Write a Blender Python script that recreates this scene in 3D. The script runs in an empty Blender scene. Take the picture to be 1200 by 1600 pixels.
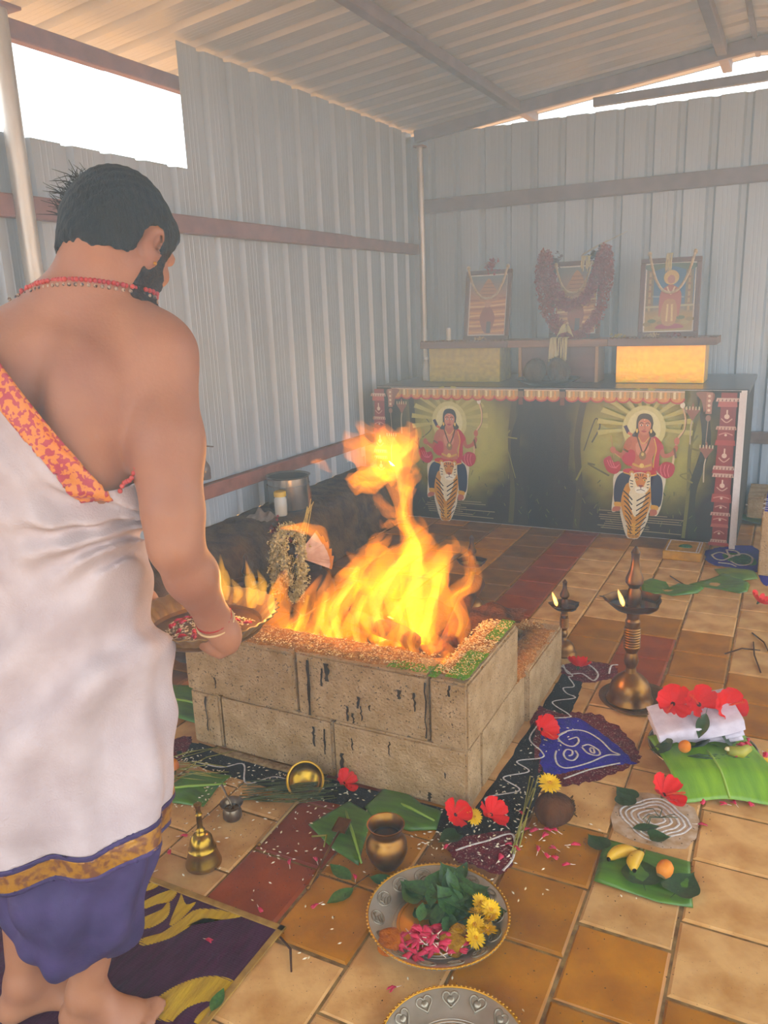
import bpy, bmesh, math, random
import numpy as np
from mathutils import Vector, Matrix, Euler
random.seed(7)
S = bpy.context.scene
COL = S.collection
PI = math.pi

# ------------------------------------------------------------------ camera, light, exposure
cam_d = bpy.data.cameras.new('camera')
cam = bpy.data.objects.new('camera', cam_d); COL.objects.link(cam)
cam_d.sensor_fit = 'VERTICAL'; cam_d.sensor_height = 36.0
cam_d.lens = 1240.0 / 1600.0 * 36.0
cam_d.clip_start = 0.02; cam_d.clip_end = 300
yaw, pit, rol = (math.radians(a) for a in (27.41, 14.46, -2.28))
fwd = Vector((-math.sin(yaw)*math.cos(pit), math.cos(yaw)*math.cos(pit), -math.sin(pit)))
rt = Vector((math.cos(yaw), math.sin(yaw), 0)); up = rt.cross(fwd)
r2 = math.cos(rol)*rt + math.sin(rol)*up; u2 = -math.sin(rol)*rt + math.cos(rol)*up
cam.matrix_world = Matrix(((r2.x, u2.x, -fwd.x, 0), (r2.y, u2.y, -fwd.y, 0), (r2.z, u2.z, -fwd.z, 1.45), (0, 0, 0, 1)))
S.camera = cam

w = bpy.data.worlds.new('sky'); S.world = w; w.use_nodes = True
bg = w.node_tree.nodes['Background']
bg.inputs['Color'].default_value = (0.80, 0.90, 1.0, 1)
bg.inputs['Strength'].default_value = 2.9
sun_d = bpy.data.lights.new('sun', 'SUN'); sun_d.energy = 8.0; sun_d.angle = math.radians(1.0)
sun_d.color = (1.0, 0.93, 0.82)
sun = bpy.data.objects.new('sun', sun_d); COL.objects.link(sun)
sun.rotation_euler = Vector((0.25, -0.42, -1.0)).to_track_quat('-Z', 'Y').to_euler()   # high sun behind the far wall

vs = S.view_settings
S.display_settings.display_device = 'sRGB'
vs.view_transform = 'Standard'; vs.look = 'None'; vs.gamma = 1.0; vs.use_curve_mapping = False
vs.exposure = 0.36
cy = S.cycles
cy.transparent_max_bounces = 64; cy.max_bounces = 4; cy.diffuse_bounces = 3; cy.glossy_bounces = 2; cy.volume_bounces = 2
cy.use_denoising = True; cy.sample_clamp_indirect = 6.0
cy.use_adaptive_sampling = True; cy.adaptive_threshold = 0.04; cy.caustics_reflective = False; cy.caustics_refractive = False

# ------------------------------------------------------------------ helpers
def tag(o, label=None, cat=None, group=None, kind=None):
    if label: o['label'] = label
    if cat: o['category'] = cat
    if group: o['group'] = group
    if kind: o['kind'] = kind
    return o
def empty(name, loc=(0, 0, 0), rz=0.0, label=None, cat=None, group=None, kind=None):
    o = bpy.data.objects.new(name, None); COL.objects.link(o)
    o.location = loc; o.rotation_euler = (0, 0, rz); o.empty_display_size = 0.05
    return tag(o, label, cat, group, kind)
def link(name, me, mat=None, parent=None, loc=None, rot=None, scale=None):
    o = bpy.data.objects.new(name, me); COL.objects.link(o)
    if mat is not None and not me.materials: me.materials.append(mat)
    if parent is not None: o.parent = parent
    if loc is not None: o.location = loc
    if rot is not None: o.rotation_euler = rot
    if scale is not None: o.scale = (scale,)*3 if isinstance(scale, (int, float)) else scale
    return o
def mk(name, verts, faces, smooth=False):
    me = bpy.data.meshes.new(name)
    me.from_pydata([tuple(v) for v in verts], [], [tuple(f) for f in faces])
    if smooth: me.polygons.foreach_set('use_smooth', [True]*len(me.polygons))
    me.update(); return me
class MB:
    """collects pieces of one mesh"""
    def __init__(s): s.v = []; s.f = []; s.mi = []; s.m = 0
    def add(s, vs_, fs):
        o = len(s.v); s.v += [tuple(q) for q in vs_]
        for q in fs: s.f.append(tuple(i+o for i in q)); s.mi.append(s.m)
        return s
    def box(s, a, b, M=None, bev=0.0):
        x0, y0, z0 = a; x1, y1, z1 = b
        if bev:
            bm = bmesh.new(); bmesh.ops.create_cube(bm, size=1)
            for v in bm.verts: v.co = Vector(((x0+x1)/2+v.co.x*(x1-x0), (y0+y1)/2+v.co.y*(y1-y0), (z0+z1)/2+v.co.z*(z1-z0)))
            bmesh.ops.bevel(bm, geom=bm.edges[:], offset=bev, segments=1, affect='EDGES')
            bm.verts.index_update()
            V = [v.co.copy() for v in bm.verts]; Fs = [[v.index for v in f.verts] for f in bm.faces]; bm.free()
        else:
            V = [Vector(p) for p in ((x0,y0,z0),(x1,y0,z0),(x1,y1,z0),(x0,y1,z0),(x0,y0,z1),(x1,y0,z1),(x1,y1,z1),(x0,y1,z1))]
            Fs = [(0,3,2,1),(4,5,6,7),(0,1,5,4),(1,2,6,5),(2,3,7,6),(3,0,4,7)]
        if M is not None: V = [M @ v for v in V]
        return s.add(V, Fs)
    def lathe(s, prof, n=24, M=None, fl=None):
        """prof: (r, z) list; r==0 closes to a point"""
        rings = []; V = []; Fs = []
        for r, z in prof:
            if r <= 1e-6: rings.append([len(V)]); V.append(Vector((0, 0, z)))
            else:
                rings.append(list(range(len(V), len(V)+n)))
                for i in range(n):
                    a = 2*PI*i/n; rr = r*(fl(a, r, z) if fl else 1)
                    V.append(Vector((rr*math.cos(a), rr*math.sin(a), z)))
        for A, B in zip(rings, rings[1:]):
            for i in range(n):
                j = (i+1) % n
                if len(A) == 1 and len(B) == 1: continue
                if len(A) == 1: Fs.append((A[0], B[j], B[i]))
                elif len(B) == 1: Fs.append((A[i], A[j], B[0]))
                else: Fs.append((A[i], A[j], B[j], B[i]))
        if M is not None: V = [M @ v for v in V]
        return s.add(V, Fs)
    def tube(s, pts, rad, n=8, cap=True, flat=1.0):
        pts = [Vector(p) for p in pts]; L = len(pts)
        rad = [rad]*L if isinstance(rad, (int, float)) else list(rad)
        V = []; Fs = []; prev = None
        for i, p in enumerate(pts):
            t = (pts[min(i+1, L-1)]-pts[max(i-1, 0)])
            t = t.normalized() if t.length > 1e-9 else Vector((0, 0, 1))
            if prev is None:
                a = Vector((0, 0, 1)) if abs(t.z) < 0.9 else Vector((1, 0, 0))
                prev = t.cross(a).normalized()
            u = (prev - t*prev.dot(t)).normalized(); prev = u; v = t.cross(u)
            for k in range(n):
                a = 2*PI*k/n; V.append(p + (u*math.cos(a) + v*math.sin(a)*flat)*rad[i])
        for i in range(L-1):
            for k in range(n):
                k2 = (k+1) % n; Fs.append((i*n+k, i*n+k2, (i+1)*n+k2, (i+1)*n+k))
        if cap: Fs.append(tuple(range(n-1, -1, -1))); Fs.append(tuple(range((L-1)*n, L*n)))
        return s.add(V, Fs)
    def ball(s, c, r, n=10, m=7, M=None):
        r = (r, r, r) if isinstance(r, (int, float)) else r
        V = []; Fs = []; c = Vector(c)
        V.append(Vector((0, 0, -1)))
        for i in range(1, m):
            th = PI*i/m
            for k in range(n):
                a = 2*PI*k/n; V.append(Vector((math.sin(th)*math.cos(a), math.sin(th)*math.sin(a), -math.cos(th))))
        V.append(Vector((0, 0, 1)))
        for k in range(n):
            k2 = (k+1) % n
            Fs.append((0, 1+k2, 1+k)); Fs.append((len(V)-1, 1+(m-2)*n+k, 1+(m-2)*n+k2))
            for i in range(m-2): Fs.append((1+i*n+k, 1+i*n+k2, 1+(i+1)*n+k2, 1+(i+1)*n+k))
        V = [Vector((v.x*r[0], v.y*r[1], v.z*r[2])) for v in V]
        if M is not None: V = [M @ v for v in V]
        return s.add([v+c for v in V], Fs)
    def grid(s, fn, nu, nv, closed=False):
        """fn(u, v) -> point, u and v in 0..1"""
        V = [fn(i/nu, j/nv) for i in range(nu+1) for j in range(nv+1)]
        Fs = [(i*(nv+1)+j, (i+1)*(nv+1)+j, (i+1)*(nv+1)+j+1, i*(nv+1)+j+1) for i in range(nu) for j in range(nv)]
        return s.add(V, Fs)
    def mesh(s, name='mesh', smooth=True, mats=None):
        me = mk(name, s.v, s.f, smooth)
        if mats:
            for m in mats: me.materials.append(m)
            me.polygons.foreach_set('material_index', s.mi)
        return me
    def obj(s, name, mat=None, parent=None, smooth=True, loc=None, rot=None, scale=None, mats=None, auto=None):
        me = s.mesh(name, smooth, mats)
        if auto: me.set_sharp_from_angle(angle=math.radians(auto))
        return link(name, me, mat, parent, loc, rot, scale)
def solidify(o, t, off=0.0):
    m = o.modifiers.new('thick', 'SOLIDIFY'); m.thickness = t; m.offset = off; return o
def cr(pts, n=6, closed=False):
    """Catmull-Rom through points of any dimension"""
    P = [np.array(p, float) for p in pts]; L = len(P); out = []
    rng = range(L) if closed else range(L-1)
    for i in rng:
        if closed: a, b, c, d = P[(i-1) % L], P[i], P[(i+1) % L], P[(i+2) % L]
        else: a, b, c, d = P[max(i-1, 0)], P[i], P[i+1], P[min(i+2, L-1)]
        for k in range(n):
            t = k/n
            out.append(0.5*((2*b)+(-a+c)*t+(2*a-5*b+4*c-d)*t*t+(-a+3*b-3*c+d)*t**3))
    if not closed: out.append(P[-1])
    return out

# ------------------------------------------------------------------ materials
def hexc(h):
    h = h.lstrip('#'); c = [int(h[i:i+2], 16)/255 for i in (0, 2, 4)]
    return tuple(x/12.92 if x <= .04045 else ((x+.055)/1.055)**2.4 for x in c)
def C4(c):
    if isinstance(c, str): c = hexc(c)
    return (c[0], c[1], c[2], 1.0)
MATS = {}
def mat(name, col, rough=0.6, metal=0.0, col2=None, scale=20.0, detail=4.0, bump=0.0, bscale=None, rand=0.0,
        spec=None, sss=0.0, trans=0.0, stretch=None, contrast=(0.35, 0.65), speck=None, sheen=0.0, alpha=None, coat=0.0):
    """principled material: noise between two colours, optional specks, per-object value shift, bump"""
    if name in MATS: return MATS[name]
    m = bpy.data.materials.new(name); m.use_nodes = True; MATS[name] = m
    nt = m.node_tree; N = nt.nodes; L = nt.links; b = N['Principled BSDF']
    b.inputs['Roughness'].default_value = rough; b.inputs['Metallic'].default_value = metal
    if spec is None and rough >= .55 and metal == 0: spec = 0.15
    if spec is not None: b.inputs['Specular IOR Level'].default_value = spec
    if coat: b.inputs['Coat Weight'].default_value = coat
    if sheen: b.inputs['Sheen Weight'].default_value = sheen
    if alpha is not None: b.inputs['Alpha'].default_value = alpha
    if trans: b.inputs['Transmission Weight'].default_value = trans
    if sss:
        b.inputs['Subsurface Weight'].default_value = sss
        b.inputs['Subsurface Radius'].default_value = (1.0, 0.4, 0.2); b.inputs['Subsurface Scale'].default_value = 0.01
    tc = N.new('ShaderNodeTexCoord'); vec = tc.outputs['Object']
    if stretch:
        mp = N.new('ShaderNodeMapping'); mp.inputs['Scale'].default_value = stretch
        L.new(vec, mp.inputs['Vector']); vec = mp.outputs['Vector']
    last = None
    rgb = N.new('ShaderNodeRGB'); rgb.outputs[0].default_value = C4(col); last = rgb.outputs[0]
    nz = None
    def noise(sc, dt):
        n = N.new('ShaderNodeTexNoise'); n.inputs['Scale'].default_value = sc; n.inputs['Detail'].default_value = dt
        L.new(vec, n.inputs['Vector']); return n
    if col2 is not None:
        nz = noise(scale, detail)
        mr = N.new('ShaderNodeMapRange'); mr.inputs['From Min'].default_value = contrast[0]; mr.inputs['From Max'].default_value = contrast[1]
        L.new(nz.outputs['Fac'], mr.inputs['Value'])
        mx = N.new('ShaderNodeMix'); mx.data_type = 'RGBA'
        L.new(mr.outputs[0], mx.inputs['Factor']); L.new(last, mx.inputs['A']); mx.inputs['B'].default_value = C4(col2)
        last = mx.outputs['Result']
    if speck:
        sc_, sz, sc_col = speck
        vo = N.new('ShaderNodeTexNoise'); vo.inputs['Scale'].default_value = sc_; vo.inputs['Detail'].default_value = 2.0
        L.new(vec, vo.inputs['Vector'])
        mr = N.new('ShaderNodeMapRange'); mr.inputs['From Min'].default_value = sz; mr.inputs['From Max'].default_value = sz+0.05
        L.new(vo.outputs['Fac'], mr.inputs['Value'])
        mx = N.new('ShaderNodeMix'); mx.data_type = 'RGBA'
        L.new(mr.outputs[0], mx.inputs['Factor']); L.new(last, mx.inputs['A']); mx.inputs['B'].default_value = C4(sc_col)
        last = mx.outputs['Result']
    if rand:
        oi = N.new('ShaderNodeObjectInfo')
        mr = N.new('ShaderNodeMapRange'); mr.inputs['To Min'].default_value = 1-rand; mr.inputs['To Max'].default_value = 1+rand
        L.new(oi.outputs['Random'], mr.inputs['Value'])
        hs = N.new('ShaderNodeHueSaturation'); L.new(mr.outputs[0], hs.inputs['Value']); L.new(last, hs.inputs['Color'])
        last = hs.outputs['Color']
    L.new(last, b.inputs['Base Color'])
    if bump:
        bn = noise(bscale or scale, 5.0)
        bp = N.new('ShaderNodeBump'); bp.inputs['Strength'].default_value = min(1.0, bump); bp.inputs['Distance'].default_value = 0.01
        L.new(bn.outputs['Fac'], bp.inputs['Height']); L.new(bp.outputs['Normal'], b.inputs['Normal'])
    return m
def vcol_mat(name, rough=0.5, attr='Col', bump=0.0, fade=0.0, spec=None):
    """flat print: colour read from the mesh's colour attribute, with a faint paper grain"""
    if name in MATS: return MATS[name]
    m = bpy.data.materials.new(name); m.use_nodes = True; MATS[name] = m
    nt = m.node_tree; N = nt.nodes; L = nt.links; b = N['Principled BSDF']
    b.inputs['Roughness'].default_value = rough
    if spec is not None: b.inputs['Specular IOR Level'].default_value = spec
    a = N.new('ShaderNodeAttribute'); a.attribute_name = attr
    tc = N.new('ShaderNodeTexCoord'); nz = N.new('ShaderNodeTexNoise'); nz.inputs['Scale'].default_value = 90
    L.new(tc.outputs['Object'], nz.inputs['Vector'])
    mr = N.new('ShaderNodeMapRange'); mr.inputs['To Min'].default_value = 0.86; mr.inputs['To Max'].default_value = 1.12
    L.new(nz.outputs['Fac'], mr.inputs['Value'])
    hs = N.new('ShaderNodeHueSaturation'); L.new(a.outputs['Color'], hs.inputs['Color']); L.new(mr.outputs[0], hs.inputs['Value'])
    L.new(hs.outputs['Color'], b.inputs['Base Color'])
    return m
def flame_mat(name, col, strength):
    """glowing gas: volume emission only"""
    if name in MATS: return MATS[name]
    m = bpy.data.materials.new(name); m.use_nodes = True; MATS[name] = m
    nt = m.node_tree; N = nt.nodes; N.clear()
    out = N.new('ShaderNodeOutputMaterial'); em = N.new('ShaderNodeEmission')
    em.inputs['Color'].default_value = C4(col); em.inputs['Strength'].default_value = strength
    nt.links.new(em.outputs[0], out.inputs['Volume'])
    return m

M_SHEET = mat('galvanised_sheet', (0.42, 0.49, 0.57), 0.4, 0.25, (0.34, 0.40, 0.47), 3.0, bump=0.05, bscale=40, stretch=(1, 1, 0.25))
M_ROOF = mat('roof_sheet', (0.52, 0.53, 0.54), 0.42, 0.3, (0.43, 0.44, 0.45), 3.0, stretch=(0.2, 1, 1))
M_REDOX = mat('red_oxide_steel', '#8a5a4c', 0.6, 0.0, '#74483d', 12, bump=0.1)
M_GIRT = mat('dull_girt_steel', '#7d6a64', 0.6, 0.1, '#6b5650', 12, bump=0.1)
M_GALV = mat('galvanised_pipe', (0.62, 0.60, 0.55), 0.4, 0.6, (0.45, 0.42, 0.36), 18, stretch=(1, 1, .2))
M_EARTH = mat('bare_earth', '#8a6a46', 0.95, 0, '#5d4127', 14, bump=0.5, bscale=40)
M_GROUT = mat('joint_dirt', '#6b4a22', 0.95, 0, '#8f7040', 30, bump=0.4, bscale=80)
M_OUT = mat('red_soil', '#b48858', 0.95, 0, '#a47848', 2.0)
# ------------------------------------------------------------------ room shell
def corr(n_per, pitch, rib, depth, length, mirror=1):
    """cross-section of a trapezoid-ribbed sheet along u: (u, offset)"""
    pts = []; u = 0.0; fl = pitch-rib
    while u < length:
        seq = [(0, 0), (fl*0.12, 0)]
        for k in (0.3, 0.5, 0.7): seq += [(fl*(k-.035), 0), (fl*(k-.018), 0.0009), (fl*(k+.018), 0.0009), (fl*(k+.035), 0)]
        seq += [(fl*0.88, 0), (fl, 0), (fl+rib*0.24, depth), (fl+rib*0.76, depth)]
        for a, b in seq:
            if u+a <= length: pts.append((u+a, b*mirror))
        u += pitch
    pts.append((length, 0)); return pts
def sheet(name, prof, fn, mat_, parent=None, tops=None):
    """fn(u, d, t) -> point with t = 0 lower, 1 upper edge"""
    V = []; F = []
    for u, d in prof: V += [fn(u, d, 0), fn(u, d, 1)]
    for i in range(len(prof)-1): F.append((2*i, 2*i+2, 2*i+3, 2*i+1))
    o = link(name, mk(name, V, F), mat_, parent); solidify(o, 0.0012); return o

XW, YB, ZE = -2.75, 6.0, 2.72
# left wall: full-height sheets beyond the opening, low sheets under it
wl = empty('wall_left', (XW, 0, 0), kind='structure')
def wl_fn(y0, z0, z1): return lambda u, d, t: (d, y0+u, z1 if t else z0)
sheet('sheet', corr(0, 0.213, 0.065, -0.028, YB-3.34), wl_fn(3.34, 0.33, ZE), M_SHEET, wl)
sheet('sheet', corr(0, 0.213, 0.065, -0.028, 3.34+1.0), wl_fn(-1.0, 0.33, 2.15), M_SHEET, wl)
sheet('sheet', corr(0, 0.213, 0.065, -0.028, 1.25), lambda u, d, t: (d-.004, 4.75+u, .4 if t else 0.0), M_SHEET, wl)
def beam(name, a, b, wid, hgt, mat_, parent, up_=(0, 0, 1)):
    """square hollow bar from a to b: a closed box with a seam lip"""
    a = Vector(a); b = Vector(b); t = (b-a).normalized(); u = Vector(up_); s_ = t.cross(u).normalized(); u = s_.cross(t)
    m = MB()
    for k, (w_, h_) in enumerate(((wid, hgt),)):
        V = [p + s_*(x*w_/2)+u*(y*h_/2) for p in (a, b) for x, y in ((-1, -.86), (-.86, -1), (.86, -1), (1, -.86), (1, .86), (.86, 1), (-.86, 1), (-1, .86))]
        F = [(i, (i+1) % 8, 8+(i+1) % 8, 8+i) for i in range(8)] + [tuple(range(7, -1, -1)), tuple(range(8, 16))]
        m.add(V, F)
    return m.obj(name, mat_, parent, smooth=False)
beam('girt', (0.03, -1.0, 1.88), (0.03, 4.9, 1.88), 0.05, 0.085, M_REDOX, wl)
beam('girt', (0.028, 4.9, 1.88), (0.028, YB-0.02, 1.878), 0.05, 0.075, M_REDOX, wl)
beam('girt', (0.03, -1.0, 0.575), (0.03, YB-0.02, 0.52), 0.05, 0.075, M_REDOX, wl)
# back wall
wb = empty('wall_back', (0, YB, 0), kind='structure')
sheet('sheet', corr(0, 0.2, 0.062, 0.028, 5.4), lambda u, d, t: (XW+u, d, (2.70-0.006*u) if t else 0.0), M_SHEET, wb)
beam('girt', (XW+0.1, -0.03, 2.185), (2.6, -0.03, 2.185), 0.05, 0.1, M_GIRT, wb)
beam('girt', (XW+0.1, -0.03, 0.485), (2.6, -0.03, 0.485), 0.05, 0.08, M_GIRT, wb)
beam('top_rail', (-1.36, -0.03, 2.745), (2.6, -0.03, 2.765), 0.05, 0.055, M_GIRT, wb)
# right side: the shed is open to the right and behind; roof on slender posts
# ceiling: ridged roof, ridge along y
XR, ZR, SL = -0.375, 2.985, 0.105
ce = empty('ceiling', (0, 0, 0), kind='structure')
def roof_fn(side):
    def f(u, d, t):
        x = (XR if t else (-3.25 if side < 0 else 2.3))
        return (x, -1.6+u, ZR-abs(x-XR)*SL+d)
    return f
pr = corr(0, 0.213, 0.07, 0.03, 8.05)
sheet('roof_sheet', pr, roof_fn(-1), M_ROOF, ce); sheet('roof_sheet', pr, roof_fn(1), M_ROOF, ce)
def zroof(x): return ZR-abs(x-XR)*SL
for x in (-1.9, -0.56, 0.9): beam('purlin', (x, -1.6, zroof(x)-0.035), (x, 6.4, zroof(x)-0.035), 0.06, 0.06, M_GIRT, ce)
beam('ridge_cap', (XR, -1.6, ZR-0.012), (XR, 6.4, ZR-0.012), 0.03, 0.012, M_GIRT, ce)
beam('rafter', (-2.7, YB-0.03, zroof(-2.7)-0.05), (XR, YB-0.03, zroof(XR)-0.045), 0.05, 0.085, M_GIRT, ce)
beam('rafter', (XR, YB-0.03, zroof(XR)-0.045), (2.3, YB-0.03, zroof(2.3)-0.05), 0.05, 0.085, M_GIRT, ce)
beam('rafter', (-2.9, -0.6, zroof(-2.9)-0.05), (XR, -0.6, zroof(XR)-0.045), 0.05, 0.085, M_GIRT, ce)
beam('eave_beam', (-2.9, -1.6, 2.575), (-2.9, 3.02, 2.58), 0.05, 0.075, M_REDOX, ce)
beam('eave_beam', (-2.9, 3.02, 2.58), (-2.9, 6.3, 2.585), 0.05, 0.07, M_REDOX, ce)
for y in (1.9, 3.02, 4.6): beam('cleat', (-2.865, y, 2.56), (-2.865, y, 2.70), 0.03, 0.04, M_GIRT, ce)
for x in (-1.58, -0.53): beam('bracket', (x, YB-0.03, zroof(x)-0.14), (x, YB-0.03, zroof(x)-0.08), 0.03, 0.04, mat('bracket_rust', '#c06a2a', 0.7), ce)
# posts
def post(x, y, r, z1, label, z0=0.0):
    p = empty('steel_post', (x, y, 0), label=label, cat='post')
    MB().lathe([(0, z0), (r, z0), (r, z1), (0, z1)], 20).obj('pipe', M_GALV, p, auto=40)
    MB().box((-r*1.7, -r*1.7, z1), (r*1.7, r*1.7, z1+0.012), bev=0.002).obj('cap_plate', M_REDOX, p, smooth=False)
    MB().box((-r*2, -r*2, z0), (r*2, r*2, z0+0.01), bev=0.002).obj('base_plate', M_REDOX, p, smooth=False)
    return p
post(-2.635, 5.9, 0.024, 2.60, 'slender galvanised pipe post in the far corner of the shed')
post(-2.68, 2.275, 0.036, 2.55, 'galvanised pipe post at the near edge of the bright wall opening', z0=0.35)
beam('corner_bracket', (-2.70, 5.9, 2.53), (-2.70, 5.9, 2.70), 0.04, 0.05, mat('bracket_rust', '#c06a2a', 0.7), ce)

# outside soil and the floor bed
g = MB()
g.grid(lambda u, v: (-30+60*u, -20+60*v, -0.05), 12, 12)
tag(g.obj('ground', M_OUT), kind='structure')

# ------------------------------------------------------------------ floor tiles
floor = MB().box((-2.74, -0.6, -0.045), (2.6, YB+0.02, -0.005)).obj('floor', M_GROUT, smooth=False)
floor['kind'] = 'structure'
TW, TH = 0.2208, 0.24
def tile_mesh(seed):
    rr = random.Random(seed); w2, h2, b = TW/2-0.003, TH/2-0.003, 0.0055
    def j(a): return a*(rr.uniform(0.5, 1.6))
    V = [(-w2, -h2, -.03), (w2, -h2, -.03), (w2, h2, -.03), (-w2, h2, -.03)]
    V += [(x, y, -.0045) for x, y in ((-w2, -h2), (w2, -h2), (w2, h2), (-w2, h2))]
    top = []
    for sx, sy in ((-1, -1), (1, -1), (1, 1), (-1, 1)):
        top.append((sx*(w2-j(b)), sy*(h2-j(b)), rr.uniform(-.0012, .0004)))
    V += top
    F = [(0, 3, 2, 1)]
    for i in range(4):
        k = (i+1) % 4; F += [(i, k, 4+k, 4+i), (4+i, 4+k, 8+k, 8+i)]
    F.append((8, 9, 10, 11))
    return mk('tile', V, F)
M_T = {
 'c': mat('cream_tile', '#cf9e60', 0.5, 0, '#b07a3c', 9, bump=0.12, bscale=45, rand=0.10, speck=(260, .70, '#3c2410'), spec=0.25, contrast=(.42, .68)),
 'y': mat('ochre_tile', '#b27206', 0.38, 0, '#945a04', 8, bump=0.08, bscale=40, rand=0.13, speck=(240, .70, '#4a2c08'), spec=0.35),
 'r': mat('terracotta_tile', '#9a4208', 0.38, 0, '#7e3206', 8, bump=0.08, bscale=40, rand=0.10, speck=(220, .68, '#3a1a08'), spec=0.35),
 'd': mat('dark_red_tile', '#6d240a', 0.38, 0, '#82350f', 8, bump=0.08, bscale=40, rand=0.08, speck=(220, .68, '#3a1a08'), spec=0.35),
 'b': mat('dull_brown_tile', '#8a5a1c', 0.5, 0, '#6d4514', 9, bump=0.1, bscale=45, rand=0.12, speck=(240, .68, '#3a2108'), spec=0.4),
}
TM = {}
for key in M_T:
    for s_ in range(3):
        me = tile_mesh(s_+10*len(TM)); me.materials.append(M_T[key]); TM[key, s_] = me
OFF = {-8: .05, -7: .17, -6: .05, -5: .15, -4: .06, -3: .18, -2: .09, -1: .2, 0: .19, 1: .06, 2: .179, 3: .058, 4: .165, 5: .05, 6: .17, 7: .05}
def colour(c, y):
    rr = random.Random(int(c*131+round(y/0.24)*17+5)); q = rr.random()
    if c == -1 and y > 2.75: return 'r' if y < 4.95 else 'd'
    if c == -1: return 'd' if 1.63 < y < 1.95 else ('r' if 1.3 < y < 1.63 else 'b')
    if c == 2: return 'r' if 1.39 < y < 1.61 else ('y' if y < 1.86 else ('c' if y < 2.5 else ('y' if y > 4.5 else ('r' if 3.05 < y < 3.33 else ('y' if 3.33 < y < 3.57 else 'c')))))
    if c == 3: return 'y' if y < 1.735 else ('c' if y < 2.5 else ('y' if 2.7 < y < 3.5 or y > 4.5 else 'c'))
    if c == 4: return 'y' if y < 1.60 else ('c' if y < 2.75 else ('y' if 2.75 < y < 3.2 else 'c'))
    if c >= 5: return 'c' if q < 0.75 else 'y'
    if c == 1: return 'c' if y < 1.26 else ('b' if y < 1.9 else ('y' if 3.0 < y < 3.48 else ('b' if y > 4.65 else 'c')))
    if c == 0: return 'c' if y < 1.39 else ('y' if y < 2.0 else ('y' if y < 3.3 or y > 4.6 else 'c'))
    if c == -2: return 'c' if y < 2.0 else 'b'
    if c <= -3: return 'c' if y < 2.0 else ('y' if q < 0.55 else 'b')
    return 'c'
nt_ = 0
for c in range(-8, 8):
    x = -1.022+TW*(c+0.5)
    if x-TW/2 < -2.75: continue
    y = OFF.get(c, 0)+0.36
    while y < 5.98:
        yc = y+TH/2
        # keep what the camera's side of the room can show
        d = Vector((x, yc, 0))-Vector((0, 0, 1.45)); zc = d.dot(fwd); px = 600+1240*d.dot(r2)/max(zc, .01); py = 800-1240*d.dot(u2)/max(zc, .01)
        if zc > 0.1 and -60 < px < 1400 and py < 1800 and not (-1.7 < x < -.9 and 2.1 < yc < 2.75) and not (yc > 5.2 and x < -0.35):
            o = link('tile', TM[colour(c, yc), random.randrange(3)], None, floor, loc=(x+random.uniform(-.001, .001), yc+random.uniform(-.0015, .0015), random.uniform(-.0015, .0005)), rot=(random.uniform(-.004, .004), random.uniform(-.004, .004), random.uniform(-.006, .006)))
            nt_ += 1
        y += TH
print('tiles', nt_)

# earthen ledge along the left wall
def ledge_fn(u, v):
    y = 1.6+u*(3.34)
    e = 0.02*math.sin(y*5.1)+0.012*math.sin(y*13.7+1)
    sect = [(-2.74, 0.345), (-2.62, 0.342), (-2.50+e, 0.33), (-2.44+e, 0.30), (-2.40+e*1.3, 0.21), (-2.385+e, 0.10), (-2.35+e, 0.0), (-2.33+e, -0.01)]
    k = v*(len(sect)-1); i = min(int(k), len(sect)-2); t = k-i
    x = sect[i][0]*(1-t)+sect[i+1][0]*t; z = sect[i][1]*(1-t)+sect[i+1][1]*t
    n = 0.006*math.sin(y*31+v*17)+0.005*math.sin(y*53-v*29)
    return (x+n, y, max(z+n, -0.01) if v > 0.02 else z)
tag(MB().grid(ledge_fn, 90, 14).obj('earth_ledge', mat('ledge_earth', '#5f4424', 0.95, 0, '#3c2610', 12, bump=0.8, bscale=45)), 'raised brown earth ledge along the foot of the corrugated side wall', 'ledge')
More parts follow.
